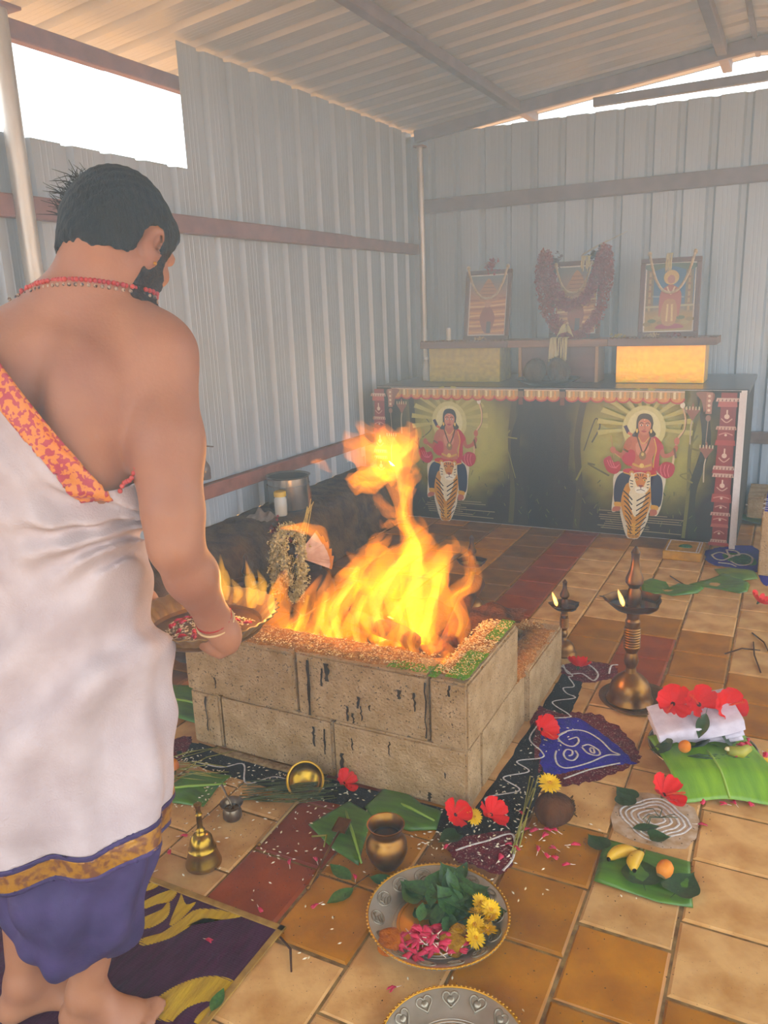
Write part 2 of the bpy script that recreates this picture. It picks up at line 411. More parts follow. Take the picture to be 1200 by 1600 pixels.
PX = {
 'maroon_outer': [(-0.743, 2.585), (-0.647, 2.599), (-0.539, 2.63), (-0.422, 2.548), (-0.356, 2.448), (-0.348, 2.377), (-0.402, 2.282), (-0.472, 2.192), (-0.54, 2.147), (-0.605, 2.141), (-0.675, 2.278)],
 'blue_inner': [(-0.683, 2.442), (-0.659, 2.539), (-0.585, 2.58), (-0.478, 2.502), (-0.356, 2.374), (-0.428, 2.31), (-0.514, 2.242), (-0.578, 2.191), (-0.632, 2.234)],
 'leafline': [(-0.601, 2.463), (-0.618, 2.416), (-0.588, 2.382), (-0.557, 2.38), (-0.547, 2.415), (-0.56, 2.441), (-0.581, 2.416)],
 'leafA': [(-0.601, 2.331), (-0.594, 2.291), (-0.572, 2.25), (-0.539, 2.248), (-0.487, 2.303), (-0.444, 2.369), (-0.407, 2.388), (-0.436, 2.402), (-0.48, 2.452), (-0.529, 2.486), (-0.569, 2.49), (-0.602, 2.466), (-0.621, 2.423)],
 'spiral': [(-0.544, 2.356), (-0.53, 2.332), (-0.536, 2.297), (-0.558, 2.296), (-0.574, 2.321), (-0.572, 2.351), (-0.554, 2.352), (-0.548, 2.328), (-0.556, 2.317)],
 'oval': [(-0.53, 2.392), (-0.512, 2.41), (-0.478, 2.392), (-0.466, 2.367), (-0.477, 2.354), (-0.504, 2.358), (-0.528, 2.385)],
 'oval2': [(-0.504, 2.392), (-0.493, 2.393), (-0.484, 2.367), (-0.495, 2.369), (-0.503, 2.388)],
 'curveout': [(-0.396, 2.34), (-0.432, 2.308), (-0.478, 2.263), (-0.516, 2.213), (-0.537, 2.184)],
 'maroon_back': [(-0.747, 2.944), (-0.708, 3.038), (-0.621, 3.061), (-0.548, 3.045), (-0.537, 2.962), (-0.594, 2.879), (-0.676, 2.857)],
 'maroon_back_line': [(-0.746, 2.977), (-0.705, 2.906), (-0.656, 2.926), (-0.602, 2.884), (-0.599, 2.949), (-0.65, 3.016), (-0.694, 3.009)],
 'maroon_back_line2': [(-0.559, 2.966), (-0.565, 3.04), (-0.542, 3.06)],
 'maroon_front': [(-0.752, 1.756), (-0.7, 1.819), (-0.626, 1.879), (-0.586, 1.848), (-0.564, 1.748), (-0.59, 1.694), (-0.659, 1.701), (-0.706, 1.699)],
 'maroon_front_line': [(-0.72, 1.735), (-0.691, 1.771), (-0.657, 1.805), (-0.601, 1.862), (-0.569, 1.774), (-0.577, 1.71)],
 'maroon_left': [(-1.821, 1.764), (-1.856, 1.86), (-1.822, 1.921), (-1.776, 1.894), (-1.738, 1.799), (-1.718, 1.705), (-1.724, 1.663)],
 'green_rangoli': [(-0.374, 4.763), (-0.287, 4.887), (-0.118, 4.948), (-0.067, 4.508), (-0.193, 4.507), (-0.327, 4.552)],
 'gr1': [(-0.333, 4.699), (-0.295, 4.765), (-0.239, 4.708), (-0.266, 4.623), (-0.307, 4.633), (-0.333, 4.699)],
 'gr2': [(-0.265, 4.828), (-0.213, 4.82), (-0.192, 4.75), (-0.241, 4.733), (-0.265, 4.828)],
 'gr3': [(-0.238, 4.683), (-0.177, 4.781), (-0.124, 4.725), (-0.128, 4.602), (-0.18, 4.559), (-0.226, 4.614)],
 'gr4': [(-0.288, 4.567), (-0.229, 4.564), (-0.194, 4.53)],
 'greencore': [(-0.283, 4.743), (-0.211, 4.795), (-0.114, 4.728), (-0.095, 4.59), (-0.182, 4.582), (-0.25, 4.629)],
 'blue_right': [(-0.085, 4.501), (-0.037, 4.542), (0.013, 4.395), (-0.043, 4.269)],
 'zig': [(-0.754, 2.969), (-0.688, 2.898), (-0.697, 2.877), (-0.659, 2.809), (-0.693, 2.779), (-0.67, 2.741), (-0.633, 2.717), (-0.702, 2.653), (-0.624, 2.587), (-0.624, 2.563), (-0.705, 2.521), (-0.703, 2.491), (-0.704, 2.372), (-0.645, 2.31), (-0.634, 2.273), (-0.701, 2.221), (-0.649, 2.181), (-0.712, 2.116), (-0.645, 2.071), (-0.727, 1.99), (-0.64, 1.937)],
 'zig_l': [(-1.694, 1.797), (-1.58, 1.805), (-1.522, 1.85), (-1.446, 1.764), (-1.381, 1.831), (-1.28, 1.825)],
 'leaf_front1': [(-1.152, 1.666), (-1.1, 1.813), (-1.0, 1.782), (-0.962, 1.651), (-0.935, 1.572), (-1.033, 1.602)],
 'leaf_front2': [(-1.042, 1.807), (-1.028, 1.961), (-0.879, 1.875), (-0.822, 1.877), (-0.803, 1.795), (-0.871, 1.758), (-0.998, 1.766)],
 'leaf_left': [(-1.659, 1.586), (-1.656, 1.752), (-1.516, 1.78), (-1.516, 1.707), (-1.492, 1.61), (-1.593, 1.587)],
 'leaf_banana': [(-0.361, 1.948), (-0.14, 1.943), (-0.126, 1.84), (-0.114, 1.773), (-0.191, 1.758), (-0.353, 1.769)],
 'leaf_back1': [(-0.626, 4.08), (-0.592, 4.168), (-0.508, 4.146), (-0.479, 4.073), (-0.439, 4.151), (-0.317, 4.115), (-0.339, 4.027), (-0.45, 3.946), (-0.498, 3.966), (-0.583, 3.914)],
 'leaf_back2': [(-0.395, 4.147), (-0.302, 4.277), (-0.253, 4.371), (-0.185, 4.375), (-0.11, 4.244), (-0.117, 4.141), (-0.152, 4.098), (-0.243, 4.123)],
 'leaf_back3': [(-0.298, 4.445), (-0.224, 4.496), (-0.096, 4.463), (-0.076, 4.361), (-0.149, 4.302), (-0.261, 4.346)],
 'buds': [(-1.107, 1.5), (-1.047, 1.541), (-1.144, 1.194), (-1.089, 1.333), (-0.959, 1.404), (-0.918, 1.523), (-0.671, 1.259), (-0.542, 1.91), (-0.507, 1.919), (-0.519, 1.883), (-0.491, 1.926), (-0.516, 1.821), (-0.495, 1.821), (-0.476, 1.816), (-0.474, 1.85), (-0.425, 1.805), (-0.439, 1.884), (-0.6, 1.746), (-0.629, 1.89), (-0.613, 1.969), (-0.576, 1.889), (-0.177, 2.269), (-0.145, 2.258), (-0.134, 2.239), (-0.21, 2.302), (-0.233, 2.303), (-0.096, 2.308), (-0.081, 2.34), (-0.069, 2.302), (-0.019, 2.279), (-0.049, 2.256), (-0.023, 2.431), (0.012, 2.454), (-0.06, 2.583), (-0.074, 2.245), (-0.045, 2.499), (-1.45, 1.411), (-1.461, 1.472), (-1.43, 1.32), (-0.603, 1.811), (-0.58, 1.812), (-0.748, 1.746), (-0.136, 2.114)],
 'chrys': [(-0.059, 2.474), (-0.023, 2.497)],
 'mat_a': [(-1.376, 1.217), (-1.36, 1.262), (-1.325, 1.302), (-1.309, 1.261), (-1.335, 1.235), (-1.355, 1.207)],
 'mat_b': [(-1.336, 1.179), (-1.312, 1.227), (-1.315, 1.258), (-1.283, 1.222), (-1.283, 1.186), (-1.305, 1.158)],
 'mat_c': [(-1.26, 1.196), (-1.295, 1.272), (-1.304, 1.292), (-1.266, 1.266), (-1.248, 1.283), (-1.243, 1.239), (-1.246, 1.202)],
 'mat_d': [(-1.29, 1.131), (-1.26, 1.161), (-1.243, 1.221), (-1.223, 1.271), (-1.108, 1.301), (-1.137, 1.27), (-1.195, 1.248), (-1.211, 1.201), (-1.228, 1.159), (-1.271, 1.115)],
 'mat_e': [(-1.137, 0.972), (-1.136, 1.017), (-1.119, 1.061), (-1.092, 1.095), (-1.055, 1.119), (-1.011, 1.125), (-1.007, 1.105), (-1.018, 1.064), (-1.039, 1.048), (-1.058, 1.022), (-1.063, 0.996), (-1.069, 0.98)],
 'mat_f': [(-1.02, 1.001), (-1.023, 1.028), (-1.01, 1.061), (-1.003, 1.037), (-0.996, 1.012)],
 'mat_g': [(-1.408, 1.26), (-1.407, 1.29), (-1.383, 1.301), (-1.379, 1.283), (-1.393, 1.261)],
}
# ------------------------------------------------------------------ flat print drawn as coloured shapes on a sheet
class Print:
    def __init__(s, step=0.00012): s.v = []; s.f = []; s.c = []; s.k = 0; s.step = step
    def poly(s, col, pts):
        c = C4(col); s.k += 1; y = -s.step*s.k; o = len(s.v)
        s.v += [(p[0], y, p[1]) for p in pts]; s.f.append(tuple(range(o, o+len(pts)))); s.c.append(c)
    def blob(s, col, pts, n=6): s.poly(col, cr(pts, n, True))
    def ell(s, col, x, z, rx, rz=None, n=20, rot=0.0):
        rz = rz or rx; cr_, sr = math.cos(rot), math.sin(rot)
        s.poly(col, [(x+rx*math.cos(a)*cr_-rz*math.sin(a)*sr, z+rx*math.cos(a)*sr+rz*math.sin(a)*cr_) for a in (2*PI*i/n for i in range(n))])
    def rect(s, col, x0, z0, x1, z1): s.poly(col, [(x0, z0), (x1, z0), (x1, z1), (x0, z1)])
    def line(s, col, pts, w, n=5, smooth=True, taper=False):
        P = cr(pts, n) if smooth and len(pts) > 2 else [np.array(p, float) for p in pts]
        L = []; R = []
        for i, p in enumerate(P):
            t = P[min(i+1, len(P)-1)]-P[max(i-1, 0)]; t = t/(np.hypot(*t)+1e-9); nn = np.array([-t[1], t[0]])
            ww = w/2*(1-0.85*i/len(P) if taper else 1); L.append(p+nn*ww); R.append(p-nn*ww)
        c = C4(col); s.k += 1; y = -s.step*s.k; o = len(s.v); n_ = len(P)
        s.v += [(p[0], y, p[1]) for p in L]+[(p[0], y, p[1]) for p in R]
        for i in range(n_-1): s.f.append((o+i, o+n_+i, o+n_+i+1, o+i+1)); s.c.append(c)
    def grad(s, fn, x0, z0, x1, z1, nx, nz):
        """smooth colour field; fn(x, z) -> linear colour"""
        s.k += 1; y = -s.step*s.k
        for i in range(nx):
            for j in range(nz):
                xa, xb = x0+(x1-x0)*i/nx, x0+(x1-x0)*(i+1)/nx; za, zb = z0+(z1-z0)*j/nz, z0+(z1-z0)*(j+1)/nz
                o = len(s.v); s.v += [(xa, y, za), (xb, y, za), (xb, y, zb), (xa, y, zb)]
                s.f.append((o, o+1, o+2, o+3)); s.c.append([C4(fn(*q)) for q in ((xa, za), (xb, za), (xb, zb), (xa, zb))])
    def obj(s, name, mat_, parent, loc=None, rot=None):
        me = mk(name, s.v, s.f); a = me.color_attributes.new('Col', 'FLOAT_COLOR', 'CORNER')
        flat = []
        for f, c in zip(me.polygons, s.c):
            if isinstance(c, list):
                for q in c: flat += q
            else: flat += list(c)*f.loop_total
        a.data.foreach_set('color', flat)
        return link(name, me, mat_, parent, loc, rot)
def mixc(a, b, t):
    t = max(0.0, min(1.0, t)); return tuple(x*(1-t)+y*t for x, y in zip(a, b))
def vnoise(x, z, seed=0):
    def h(i, j): return ((math.sin(i*127.1+j*311.7+seed*74.7)*43758.5453) % 1.0)
    i, j = math.floor(x), math.floor(z); fx, fz = x-i, z-j; fx = fx*fx*(3-2*fx); fz = fz*fz*(3-2*fz)
    return (h(i, j)*(1-fx)+h(i+1, j)*fx)*(1-fz)+(h(i, j+1)*(1-fx)+h(i+1, j+1)*fx)*fz

def rider(p, cx, cz, sx, sz):
    """devotional figure seated on a tiger; drawn in units of a 1100 x 940 sketch"""
    T = lambda pts: [(cx+(x-545)*sx, cz+(940-y)*sz) for x, y in pts]
    B = lambda col, pts: p.blob(col, T(pts)); Ln = lambda col, pts, w: p.line(col, T(pts), w*sx)
    E = lambda col, x, y, rx, ry, rot=0: p.ell(col, cx+(x-545)*sx, cz+(940-y)*sz, rx*sx, ry*sz, rot=rot)
    # rays
    for k in range(20):
        a = 2*PI*k/20+0.12; a2 = a+0.14
        if math.sin(a) < -0.35: continue
        p.poly('#b9b35e', T([(548+95*math.cos(a), 190-95*math.sin(a)), (548+330*math.cos(a), 190-250*math.sin(a)), (548+330*math.cos(a2), 190-250*math.sin(a2)), (548+95*math.cos(a2), 190-95*math.sin(a2))]))
    E('#c9c37c', 548, 200, 150, 150); E('#d8d29a', 548, 200, 115, 120)
    # white cut line round the figure
    for pts in ([(352, 520), (420, 490), (690, 490), (702, 620), (690, 720), (660, 780), (612, 760), (600, 820), (540, 945), (462, 945), (410, 800), (400, 760), (345, 770), (350, 640)],):
        B('#d8cdb0', pts)
    # bow
    Ln('#d9b98a', [(795, 40), (822, 120), (820, 200), (785, 250), (765, 330), (755, 430)], 13)
    Ln('#6d4a2a', [(812, 60), (830, 130), (822, 205), (788, 258)], 4)
    E('#e9e4cf', 800, 45, 16, 20)
    # quiver and arrow
    Ln('#2b2350', [(418, 185), (445, 235)], 24); Ln('#c9662b', [(440, 230), (478, 250)], 20)
    Ln('#b48a52', [(320, 255), (335, 330), (348, 420)], 6)
    # red scarf falls
    B('#b0122c', [(276, 415), (318, 392), (345, 430), (385, 425), (400, 470), (365, 510), (310, 500), (280, 455)])
    for k in range(3): Ln('#e0707a', [(300+k*18, 420), (325+k*16, 465), (372+k*8, 470-k*12)], 5)
    B('#b0122c', [(650, 470), (690, 420), (735, 415), (770, 440), (760, 495), (720, 522), (680, 505)])
    for k in range(3): Ln('#e0707a', [(680+k*26, 430), (675+k*24, 470), (690+k*22, 510)], 5)
    # legs
    B('#17203f', [(410, 500), (470, 505), (455, 580), (418, 640), (410, 710), (365, 710), (355, 620), (372, 540)])
    B('#17203f', [(615, 505), (675, 510), (697, 590), (685, 710), (630, 712), (618, 630)])
    B('#d29a2a', [(362, 705), (412, 705), (408, 735), (368, 735)]); B('#d29a2a', [(622, 708), (670, 712), (666, 740), (624, 738)])
    B('#b5684a', [(365, 735), (405, 735), (400, 760), (352, 770), (348, 752)]); B('#b5684a', [(622, 738), (660, 740), (662, 770), (622, 782), (614, 765)])
    # skirt
    B('#c01f2e', [(440, 470), (620, 470), (650, 500), (600, 515), (545, 495), (480, 512), (420, 498)])
    Ln('#e0b040', [(420, 498), (480, 508), (545, 492), (600, 510), (650, 500)], 8)
    # torso and arms
    B('#bf6a48', [(445, 265), (510, 245), (590, 245), (650, 270), (640, 340), (615, 400), (618, 470), (480, 470), (478, 400), (452, 340)])
    B('#b5603f', [(450, 262), (470, 300), (440, 360), (405, 405), (340, 365), (352, 345), (400, 365), (420, 300)])
    B('#b5603f', [(640, 268), (690, 330), (700, 360), (740, 345), (768, 300), (785, 320), (760, 365), (700, 388), (665, 360)])
    E('#bf6a48', 338, 348, 20, 22); E('#bf6a48', 775, 275, 18, 24)
    B('#d2896a', [(500, 300), (560, 290), (590, 330), (560, 380), (510, 370)])
    # red shawl
    B('#b81830', [(405, 400), (450, 345), (490, 350), (498, 400), (475, 450), (430, 440)])
    B('#b81830', [(612, 252), (650, 262), (690, 320), (665, 350), (660, 460), (618, 470), (640, 340)])
    Ln('#e0b040', [(622, 262), (640, 330), (628, 400), (625, 455)], 7)
    # ornaments
    Ln('#5a3a18', [(505, 255), (530, 320), (550, 360), (575, 320), (598, 255)], 10); Ln('#d8b860', [(515, 258), (548, 300), (588, 258)], 5)
    E('#8d6a35', 548, 378, 24, 30); E('#d8c070', 548, 370, 10, 12)
    Ln('#d0a040', [(480, 435), (545, 455), (612, 435)], 16); E('#e7c668', 545, 445, 16, 15)
    Ln('#6d4a20', [(412, 340), (448, 358)], 14); Ln('#e0c070', [(352, 372), (392, 398)], 5); Ln('#6d4a20', [(760, 320), (775, 385)], 14)
    # hair, neck, face
    B('#17110f', [(498, 150), (515, 112), (555, 102), (595, 115), (612, 160), (608, 200), (632, 235), (605, 255), (560, 235), (505, 255), (470, 248), (495, 210)])
    B('#bb6a48', [(528, 215), (575, 215), (585, 255), (515, 255)])
    B('#c87a56', [(512, 160), (535, 138), (572, 140), (596, 165), (592, 205), (572, 235), (548, 243), (525, 230), (512, 200)])
    for ex in (532, 574): Ln('#20130e', [(ex-13, 168), (ex, 161), (ex+13, 168)], 5); E('#f0e2d0', ex, 178, 11, 5); E('#140c0a', ex, 178, 5, 5)
    Ln('#a3553a', [(553, 178), (558, 205), (546, 207)], 4); B('#a3252c', [(532, 216), (550, 212), (570, 217), (550, 225)])
    Ln('#e9d9b0', [(552, 140), (552, 160)], 5); E('#c9281c', 552, 152, 4, 5); E('#e7c668', 503, 215, 7, 14); E('#e7c668', 600, 215, 7, 14)
    # tiger body
    B('#c98a1e', [(430, 600), (470, 560), (590, 560), (618, 620), (615, 700), (590, 790), (560, 850), (545, 935), (470, 938), (462, 860), (430, 790), (410, 700)])
    B('#e4d7b4', [(470, 620), (520, 600), (580, 630), (560, 720), (520, 790), (500, 780), (470, 700)])
    B('#d9a030', [(470, 850), (540, 850), (545, 925), (510, 938), (468, 925)])
    for k in range(8):
        y = 620+k*34; Ln('#1b120a', [(424+k*4, y), (455+k*3, y+25), (490, y+60)], 9-k*0.5); Ln('#1b120a', [(612-k*4, y), (575-k*3, y+30), (520, y+65)], 9-k*0.5)
    for k in range(3): Ln('#1b120a', [(468, 860+k*22), (500, 868+k*22)], 5); Ln('#1b120a', [(545, 862+k*22), (520, 870+k*22)], 5)
    for q in (480, 505, 530): E('#b07a20', q, 928, 13, 9)
    # tiger head
    E('#cf9030', 478, 500, 18, 20); E('#cf9030', 594, 500, 18, 20); E('#e9dcc0', 480, 504, 9, 10); E('#e9dcc0', 592, 504, 9, 10)
    B('#e6d6b0', [(462, 560), (475, 515), (510, 492), (562, 492), (600, 518), (612, 570), (590, 620), (550, 640), (510, 635), (475, 610)])
    B('#cf7f25', [(500, 505), (545, 495), (588, 508), (575, 560), (560, 590), (530, 590), (510, 560)])
    B('#efe6d0', [(505, 595), (545, 585), (590, 598), (575, 625), (545, 632), (515, 625)])
    for ex in (516, 572): E('#e8d060', ex, 540, 9, 6); E('#0d0a08', ex, 540, 4, 5); Ln('#1b120a', [(ex-16, 530), (ex, 522), (ex+14, 532)], 6)
    B('#8d3d2c', [(530, 575), (562, 575), (546, 592)]); Ln('#1b120a', [(546, 592), (546, 603), (518, 612)], 4); Ln('#1b120a', [(546, 603), (575, 612)], 4)
    for k in range(3):
        Ln('#1b120a', [(468+k*3, 545+k*22), (492, 552+k*18)], 6); Ln('#1b120a', [(608-k*3, 545+k*22), (588, 552+k*18)], 6); Ln('#1b120a', [(520+k*20, 496), (528+k*14, 515)], 5)

# ------------------------------------------------------------------ altar table
AX0, AX1, AY, AZ = -2.577, -0.222, 4.95, 0.92
AW = AX1-AX0
alt = empty('altar_table', (AX0, AY, 0), label='long altar table with a printed forest banner across its front', cat='table')
M_DW = mat('dark_table_wood', '#3b2c22', 0.32, 0, '#2a1d15', 6, bump=0.1, bscale=30, stretch=(.3, 3, 1), coat=0.3)
MB().box((-0.008, 0.0, AZ-0.028), (AW+0.01, 0.98, AZ), bev=0.003).obj('table_top', M_DW, alt, smooth=False)
for x in (0.02, AW-0.06):
    for y in (0.04, 0.9): MB().box((x, y, 0), (x+0.045, y+0.045, AZ-0.028), bev=0.003).obj('leg', M_DW, alt, smooth=False)
M_SIDE = mat('grey_side_board', '#4a4238', 0.7, 0, '#3a332b', 8)
MB().box((AW-0.012, 0.03, 0.01), (AW+0.0, 0.9, AZ-0.03), bev=0.002).obj('side_panel', M_SIDE, alt, smooth=False)
MB().box((0.0, 0.03, 0.01), (0.012, 0.9, AZ-0.03), bev=0.002).obj('side_panel', M_SIDE, alt, smooth=False)
ban = MB().box((0, -0.012, 0.004), (AW, -0.002, AZ-0.004)).obj('banner', mat('white_foam_board', '#e2dcd6', 0.6), alt, smooth=False)
bp = Print()
GL = [(0.60, 0.50), (1.79, 0.50)]
DK, OL, YG, PY = hexc('#2a2214'), hexc('#6a6424'), hexc('#aaa548'), hexc('#c6c06a')
def ban_col(x, z):
    n = vnoise(x*9, z*9, 1)*0.6+vnoise(x*23, z*23, 2)*0.4
    best = 9
    for gx, gz in GL:
        d = math.hypot((x-gx)/0.43, (z-gz-0.08)/0.43); best = min(best, d)
    best += (n-0.5)*0.30
    c = mixc(PY, YG, best/0.62) if best < 0.62 else (mixc(YG, OL, (best-0.62)/0.30) if best < 0.92 else mixc(OL, DK, (best-0.92)/0.2))
    if z < 0.2: c = mixc(c, hexc('#2c2412'), (0.2-z)/0.2*0.85)
    if abs(x-1.19) < 0.2: c = mixc(c, hexc('#1a140c'), 0.75*(1-abs(x-1.19)/0.2)+0.2)
    return mixc(c, hexc('#0f0b06'), max(0, 0.6-n)*0.5)
bp.grad(ban_col, 0.0, 0.006, AW-0.03, AZ-0.006, 120, 48)
rr = random.Random(3)
# tree trunks and vines in the print
for x, w_, c in ((0.98, .035, '#4b4318'), (1.05, .06, '#2a2414'), (1.16, .12, '#181209'), (1.30, .08, '#241a10'), (1.40, .04, '#3e3416'), (0.24, .04, '#34301a'), (2.12, .05, '#2c3018'), (2.05, .02, '#6d6a2a')):
    bp.line(c, [(x+rr.uniform(-.02, .02), 0.02), (x+rr.uniform(-.03, .03), 0.3), (x+rr.uniform(-.05, .05), 0.6), (x+rr.uniform(-.09, .09), 0.88)], w_)
for k in range(26):
    gx, gz = GL[k % 2]; a = rr.uniform(-0.6, 3.7); r0 = rr.uniform(.28, .40)
    x, z = gx+r0*math.cos(a), gz+0.08+r0*0.9*math.sin(a)
    if z > .82 or z < .1: continue
    bp.line(rr.choice(['#5d5a1c', '#45421a', '#7d7a2a', '#38340f']), [(x, z), (x+rr.uniform(-.05, .05), z+rr.uniform(-.08, .02)), (x+rr.uniform(-.09, .09), z-rr.uniform(.05, .2))], rr.uniform(.004, .012))
for k in range(150):
    x = rr.uniform(0.1, AW-0.2); z = rr.uniform(0.03, 0.34); bp.line(rr.choice(['#3e4a1a', '#58601e', '#2c3612', '#6d6a30']), [(x, z), (x+rr.uniform(-.02, .02), z+rr.uniform(.01, .035))], .004, smooth=False)
for gx, gz in GL:
    for k in range(9): bp.line('#8d7f60', [(gx-0.25+rr.uniform(0, .1), 0.05+k*0.014), (gx+rr.uniform(.0, .27), 0.045+k*0.015)], .005, smooth=False)
for gx in (0.545, 1.805): rider(bp, gx, 0.008, 0.00084, 0.00092)
# valance
def valance(x0, x1):
    n = max(1, round((x1-x0)/0.075)); w_ = (x1-x0)/n
    bp.rect('#b89a5e', x0, 0.872, x1, 0.914)
    for i in range(n):
        cx = x0+(i+.5)*w_
        bp.poly('#c98a3c', [(cx+w_/2*math.cos(PI+PI*t/10), 0.874+0.026*math.sin(PI+PI*t/10)) for t in range(11)])
        bp.line('#b5382c', [(cx+w_/2*math.cos(PI+PI*t/10), 0.872+0.028*math.sin(PI+PI*t/10)) for t in range(11)], .009, smooth=False)
        bp.rect('#7a5a3a', cx-w_*.5, 0.872, cx-w_*.46, 0.912); bp.rect('#e0cfa0', cx-w_*.3, 0.868, cx-w_*.12, 0.912); bp.rect('#d9a04a', cx+w_*.05, 0.862, cx+w_*.22, 0.912)
    bp.rect('#d0b8a0', x0, 0.908, x1, 0.916)
valance(0.14, 0.80); valance(0.80, 1.035); valance(1.075, 1.30); valance(1.34, 2.03)
for x in (1.055, 1.32): bp.rect('#7d6246', x-.018, .868, x+.018, .906); bp.rect('#6d3a22', x-.014, .82, x+.014, .868)
def pillar(x0, x1, flip):
    w_ = x1-x0; xc = (x0+x1)/2
    bp.rect('#8e2d26', x0+w_*.18, 0.01, x1-w_*.10, 0.91)
    z = 0.012
    for k, (h, f, c) in enumerate(((.02, 1.0, '#a83a30'), (.018, .8, '#caa08a'), (.075, .62, '#8a2a22'), (.02, .85, '#b5584a'), (.05, .8, '#9a3028'), (.02, .95, '#c79884'), (.06, .7, '#86261f'), (.05, .95, '#a33c32'), (.1, .72, '#8e2d26'), (.022, 1.0, '#c9a58f'), (.022, 1.05, '#9a352c'), (.022, 1.0, '#c9a58f'), (.12, .75, '#8e2d26'), (.03, .95, '#a83a30'), (.06, .8, '#92302a'), (.02, .95, '#caa08a'), (.11, .62, '#8a2a22'), (.03, .9, '#b5584a'), (.02, 1.1, '#d0b0a0'))):
        bp.poly(c, [(xc-w_*f*.5, z), (xc+w_*f*.5, z), (xc+w_*f*.46, z+h), (xc-w_*f*.46, z+h)])
        if c in ('#c9a58f', '#caa08a', '#c79884', '#d0b0a0'):
            for q in range(6): bp.poly('#7a2018', [(xc+w_*f*(-.42+.16*q), z+.002), (xc+w_*f*(-.36+.16*q), z+.002), (xc+w_*f*(-.38+.16*q), z+h-.002)])
        elif h > .09:
            bp.ell('#d8b8a4', xc, z+h*.5, w_*.12, .014); bp.rect('#d8b8a4', xc-.004, z+h*.55, xc+.004, z+h*.85)
            bp.line('#c79884', [(xc-w_*.25, z+h*.4), (xc, z+h*.2), (xc+w_*.25, z+h*.4)], .006)
        elif h > .04:
            bp.line('#c98878', [(xc-w_*f*.4, z+h*.5), (xc, z+h*.7), (xc+w_*f*.4, z+h*.5)], .006); bp.ell('#d8b8a4', xc, z+h*.5, .007)
        z += h
    s_ = -1 if not flip else 1
    # bracket and pendant
    bx = x0-0.02 if not flip else x1+0.02
    bp.blob('#8a5a44', [(bx, .91), (bx+s_*.09, .91), (bx+s_*.06, .86), (bx+s_*.045, .80), (bx+s_*.03, .84), (bx, .86)])
    bp.rect('#a9745c', bx+s_*.02-.016, .79, bx+s_*.02+.016, .91)
    for q in range(4): bp.ell('#d8c0a8', bx+s_*.02, .81+q*.027, .008)
    bp.ell('#8f6a58', bx+s_*.02, .765, .014, .018); bp.line('#a08a70', [(bx+s_*.02, .75), (bx+s_*.025, .62)], .004, smooth=False)
    for lx, lz in ((bx+s_*.02, .58), (bx+s_*.105, .80)):
        bp.blob('#8d5a40', [(lx-.038, lz+.01), (lx-.012, lz+.018), (lx, lz+.05), (lx+.012, lz+.018), (lx+.038, lz+.01), (lx+.018, lz-.022), (lx, lz-.05), (lx-.018, lz-.022)])
        for q in range(5): bp.line('#d8c8a0', [(lx-.034+.017*q, lz+.01), (lx-.034+.017*q, lz+.03)], .005, smooth=False)
        bp.line('#b8a888', [(lx, lz-.05), (lx-.006, lz-.1), (lx-.004, lz-.19)], .007)
pillar(AW-.15, AW-.035, False); pillar(0.0, .105, True)
bp.rect('#d9cfcb', AW-.033, .006, AW, .914)
bp.obj('banner_print', vcol_mat('banner_ink', 0.35), ban, loc=(0, -0.0125, 0))

# ------------------------------------------------------------------ things on the altar
M_FOILG = mat('gold_foil', '#c8b242', 0.3, 0.3, '#b09c38', 30, bump=0.35, bscale=26)
M_FOILY = mat('bright_gold_foil', '#ffb400', 0.28, 0.45, '#f5c820', 30, bump=0.35, bscale=26)
def foil_box(x0, x1, m, label):
    e = empty('foil_box', (x0, 5.27, AZ+0.001), label=label, cat='box')
    b = MB().box((0, 0, 0), (x1-x0, 0.24, 0.232), bev=0.003).obj('wrapped_box', m, e, smooth=False)
    MB().box((0.004, -0.002, 0.10), (x1-x0-0.004, -0.0002, 0.112)).obj('fold_seam', m, e, smooth=False)
foil_box(-2.322, -1.795, M_FOILG, 'dull gold foil wrapped box under the left picture shelf')
foil_box(-1.017, -0.487, M_FOILY, 'bright yellow gold foil wrapped box under the right picture shelf')
e = empty('centre_box', (-1.67, 5.29, AZ+0.001), label='reddish brown wooden box below the middle picture shelf', cat='box')
M_RB = mat('red_brown_board', '#6a3a2a', 0.5, 0, '#5a2f22', 10, stretch=(.4, 1, 3))
MB().box((0.02, 0.006, 0), (0.515, 0.2, 0.23), bev=0.002).obj('box_body', M_RB, e, smooth=False)
for x in (0.0, 0.515): MB().box((x, 0, 0), (x+0.02, 0.2, 0.23), bev=0.001).obj('edge_strip', mat('pale_ply_edge', '#b08a60', .6), e, smooth=False)
M_PL = mat('shelf_wood', '#96683f', 0.5, 0, '#6f4526', 8, stretch=(.35, 4, 4), contrast=(.3, .7))
M_PL2 = mat('shelf_wood_brown', '#7d553c', 0.5, 0, '#5d3b28', 8, stretch=(.35, 4, 4), contrast=(.3, .7))
for n, (x0, x1, m, lab, notch) in enumerate(((-2.365, -1.727, M_PL2, 'brown shelf board with a notched edge under the left picture', True), (-1.724, -1.064, M_PL, 'paler shelf board under the garlanded middle picture', False), (-1.061, -0.422, M_PL2, 'brown shelf board with a notched edge under the right picture', True))):
    sh = empty('shelf_board', (x0, 5.215, 1.155), label=lab, cat='shelf')
    MB().box((0, 0, 0), (x1-x0, 0.30, 0.046), bev=0.002).obj('board', m, sh, smooth=False)
    if notch:
        q = MB(); k = int((x1-x0)/0.027)
        for i in range(k): q.box((0.004+i*.027, 0.004, 0.046), (0.004+i*.027+.018, 0.02, 0.054), bev=.003)
        q.obj('notched_edge', m, sh, smooth=False)
M_FR = mat('frame_wood', '#6d4030', 0.35, 0, '#552f22', 12, stretch=(1, 1, .3))
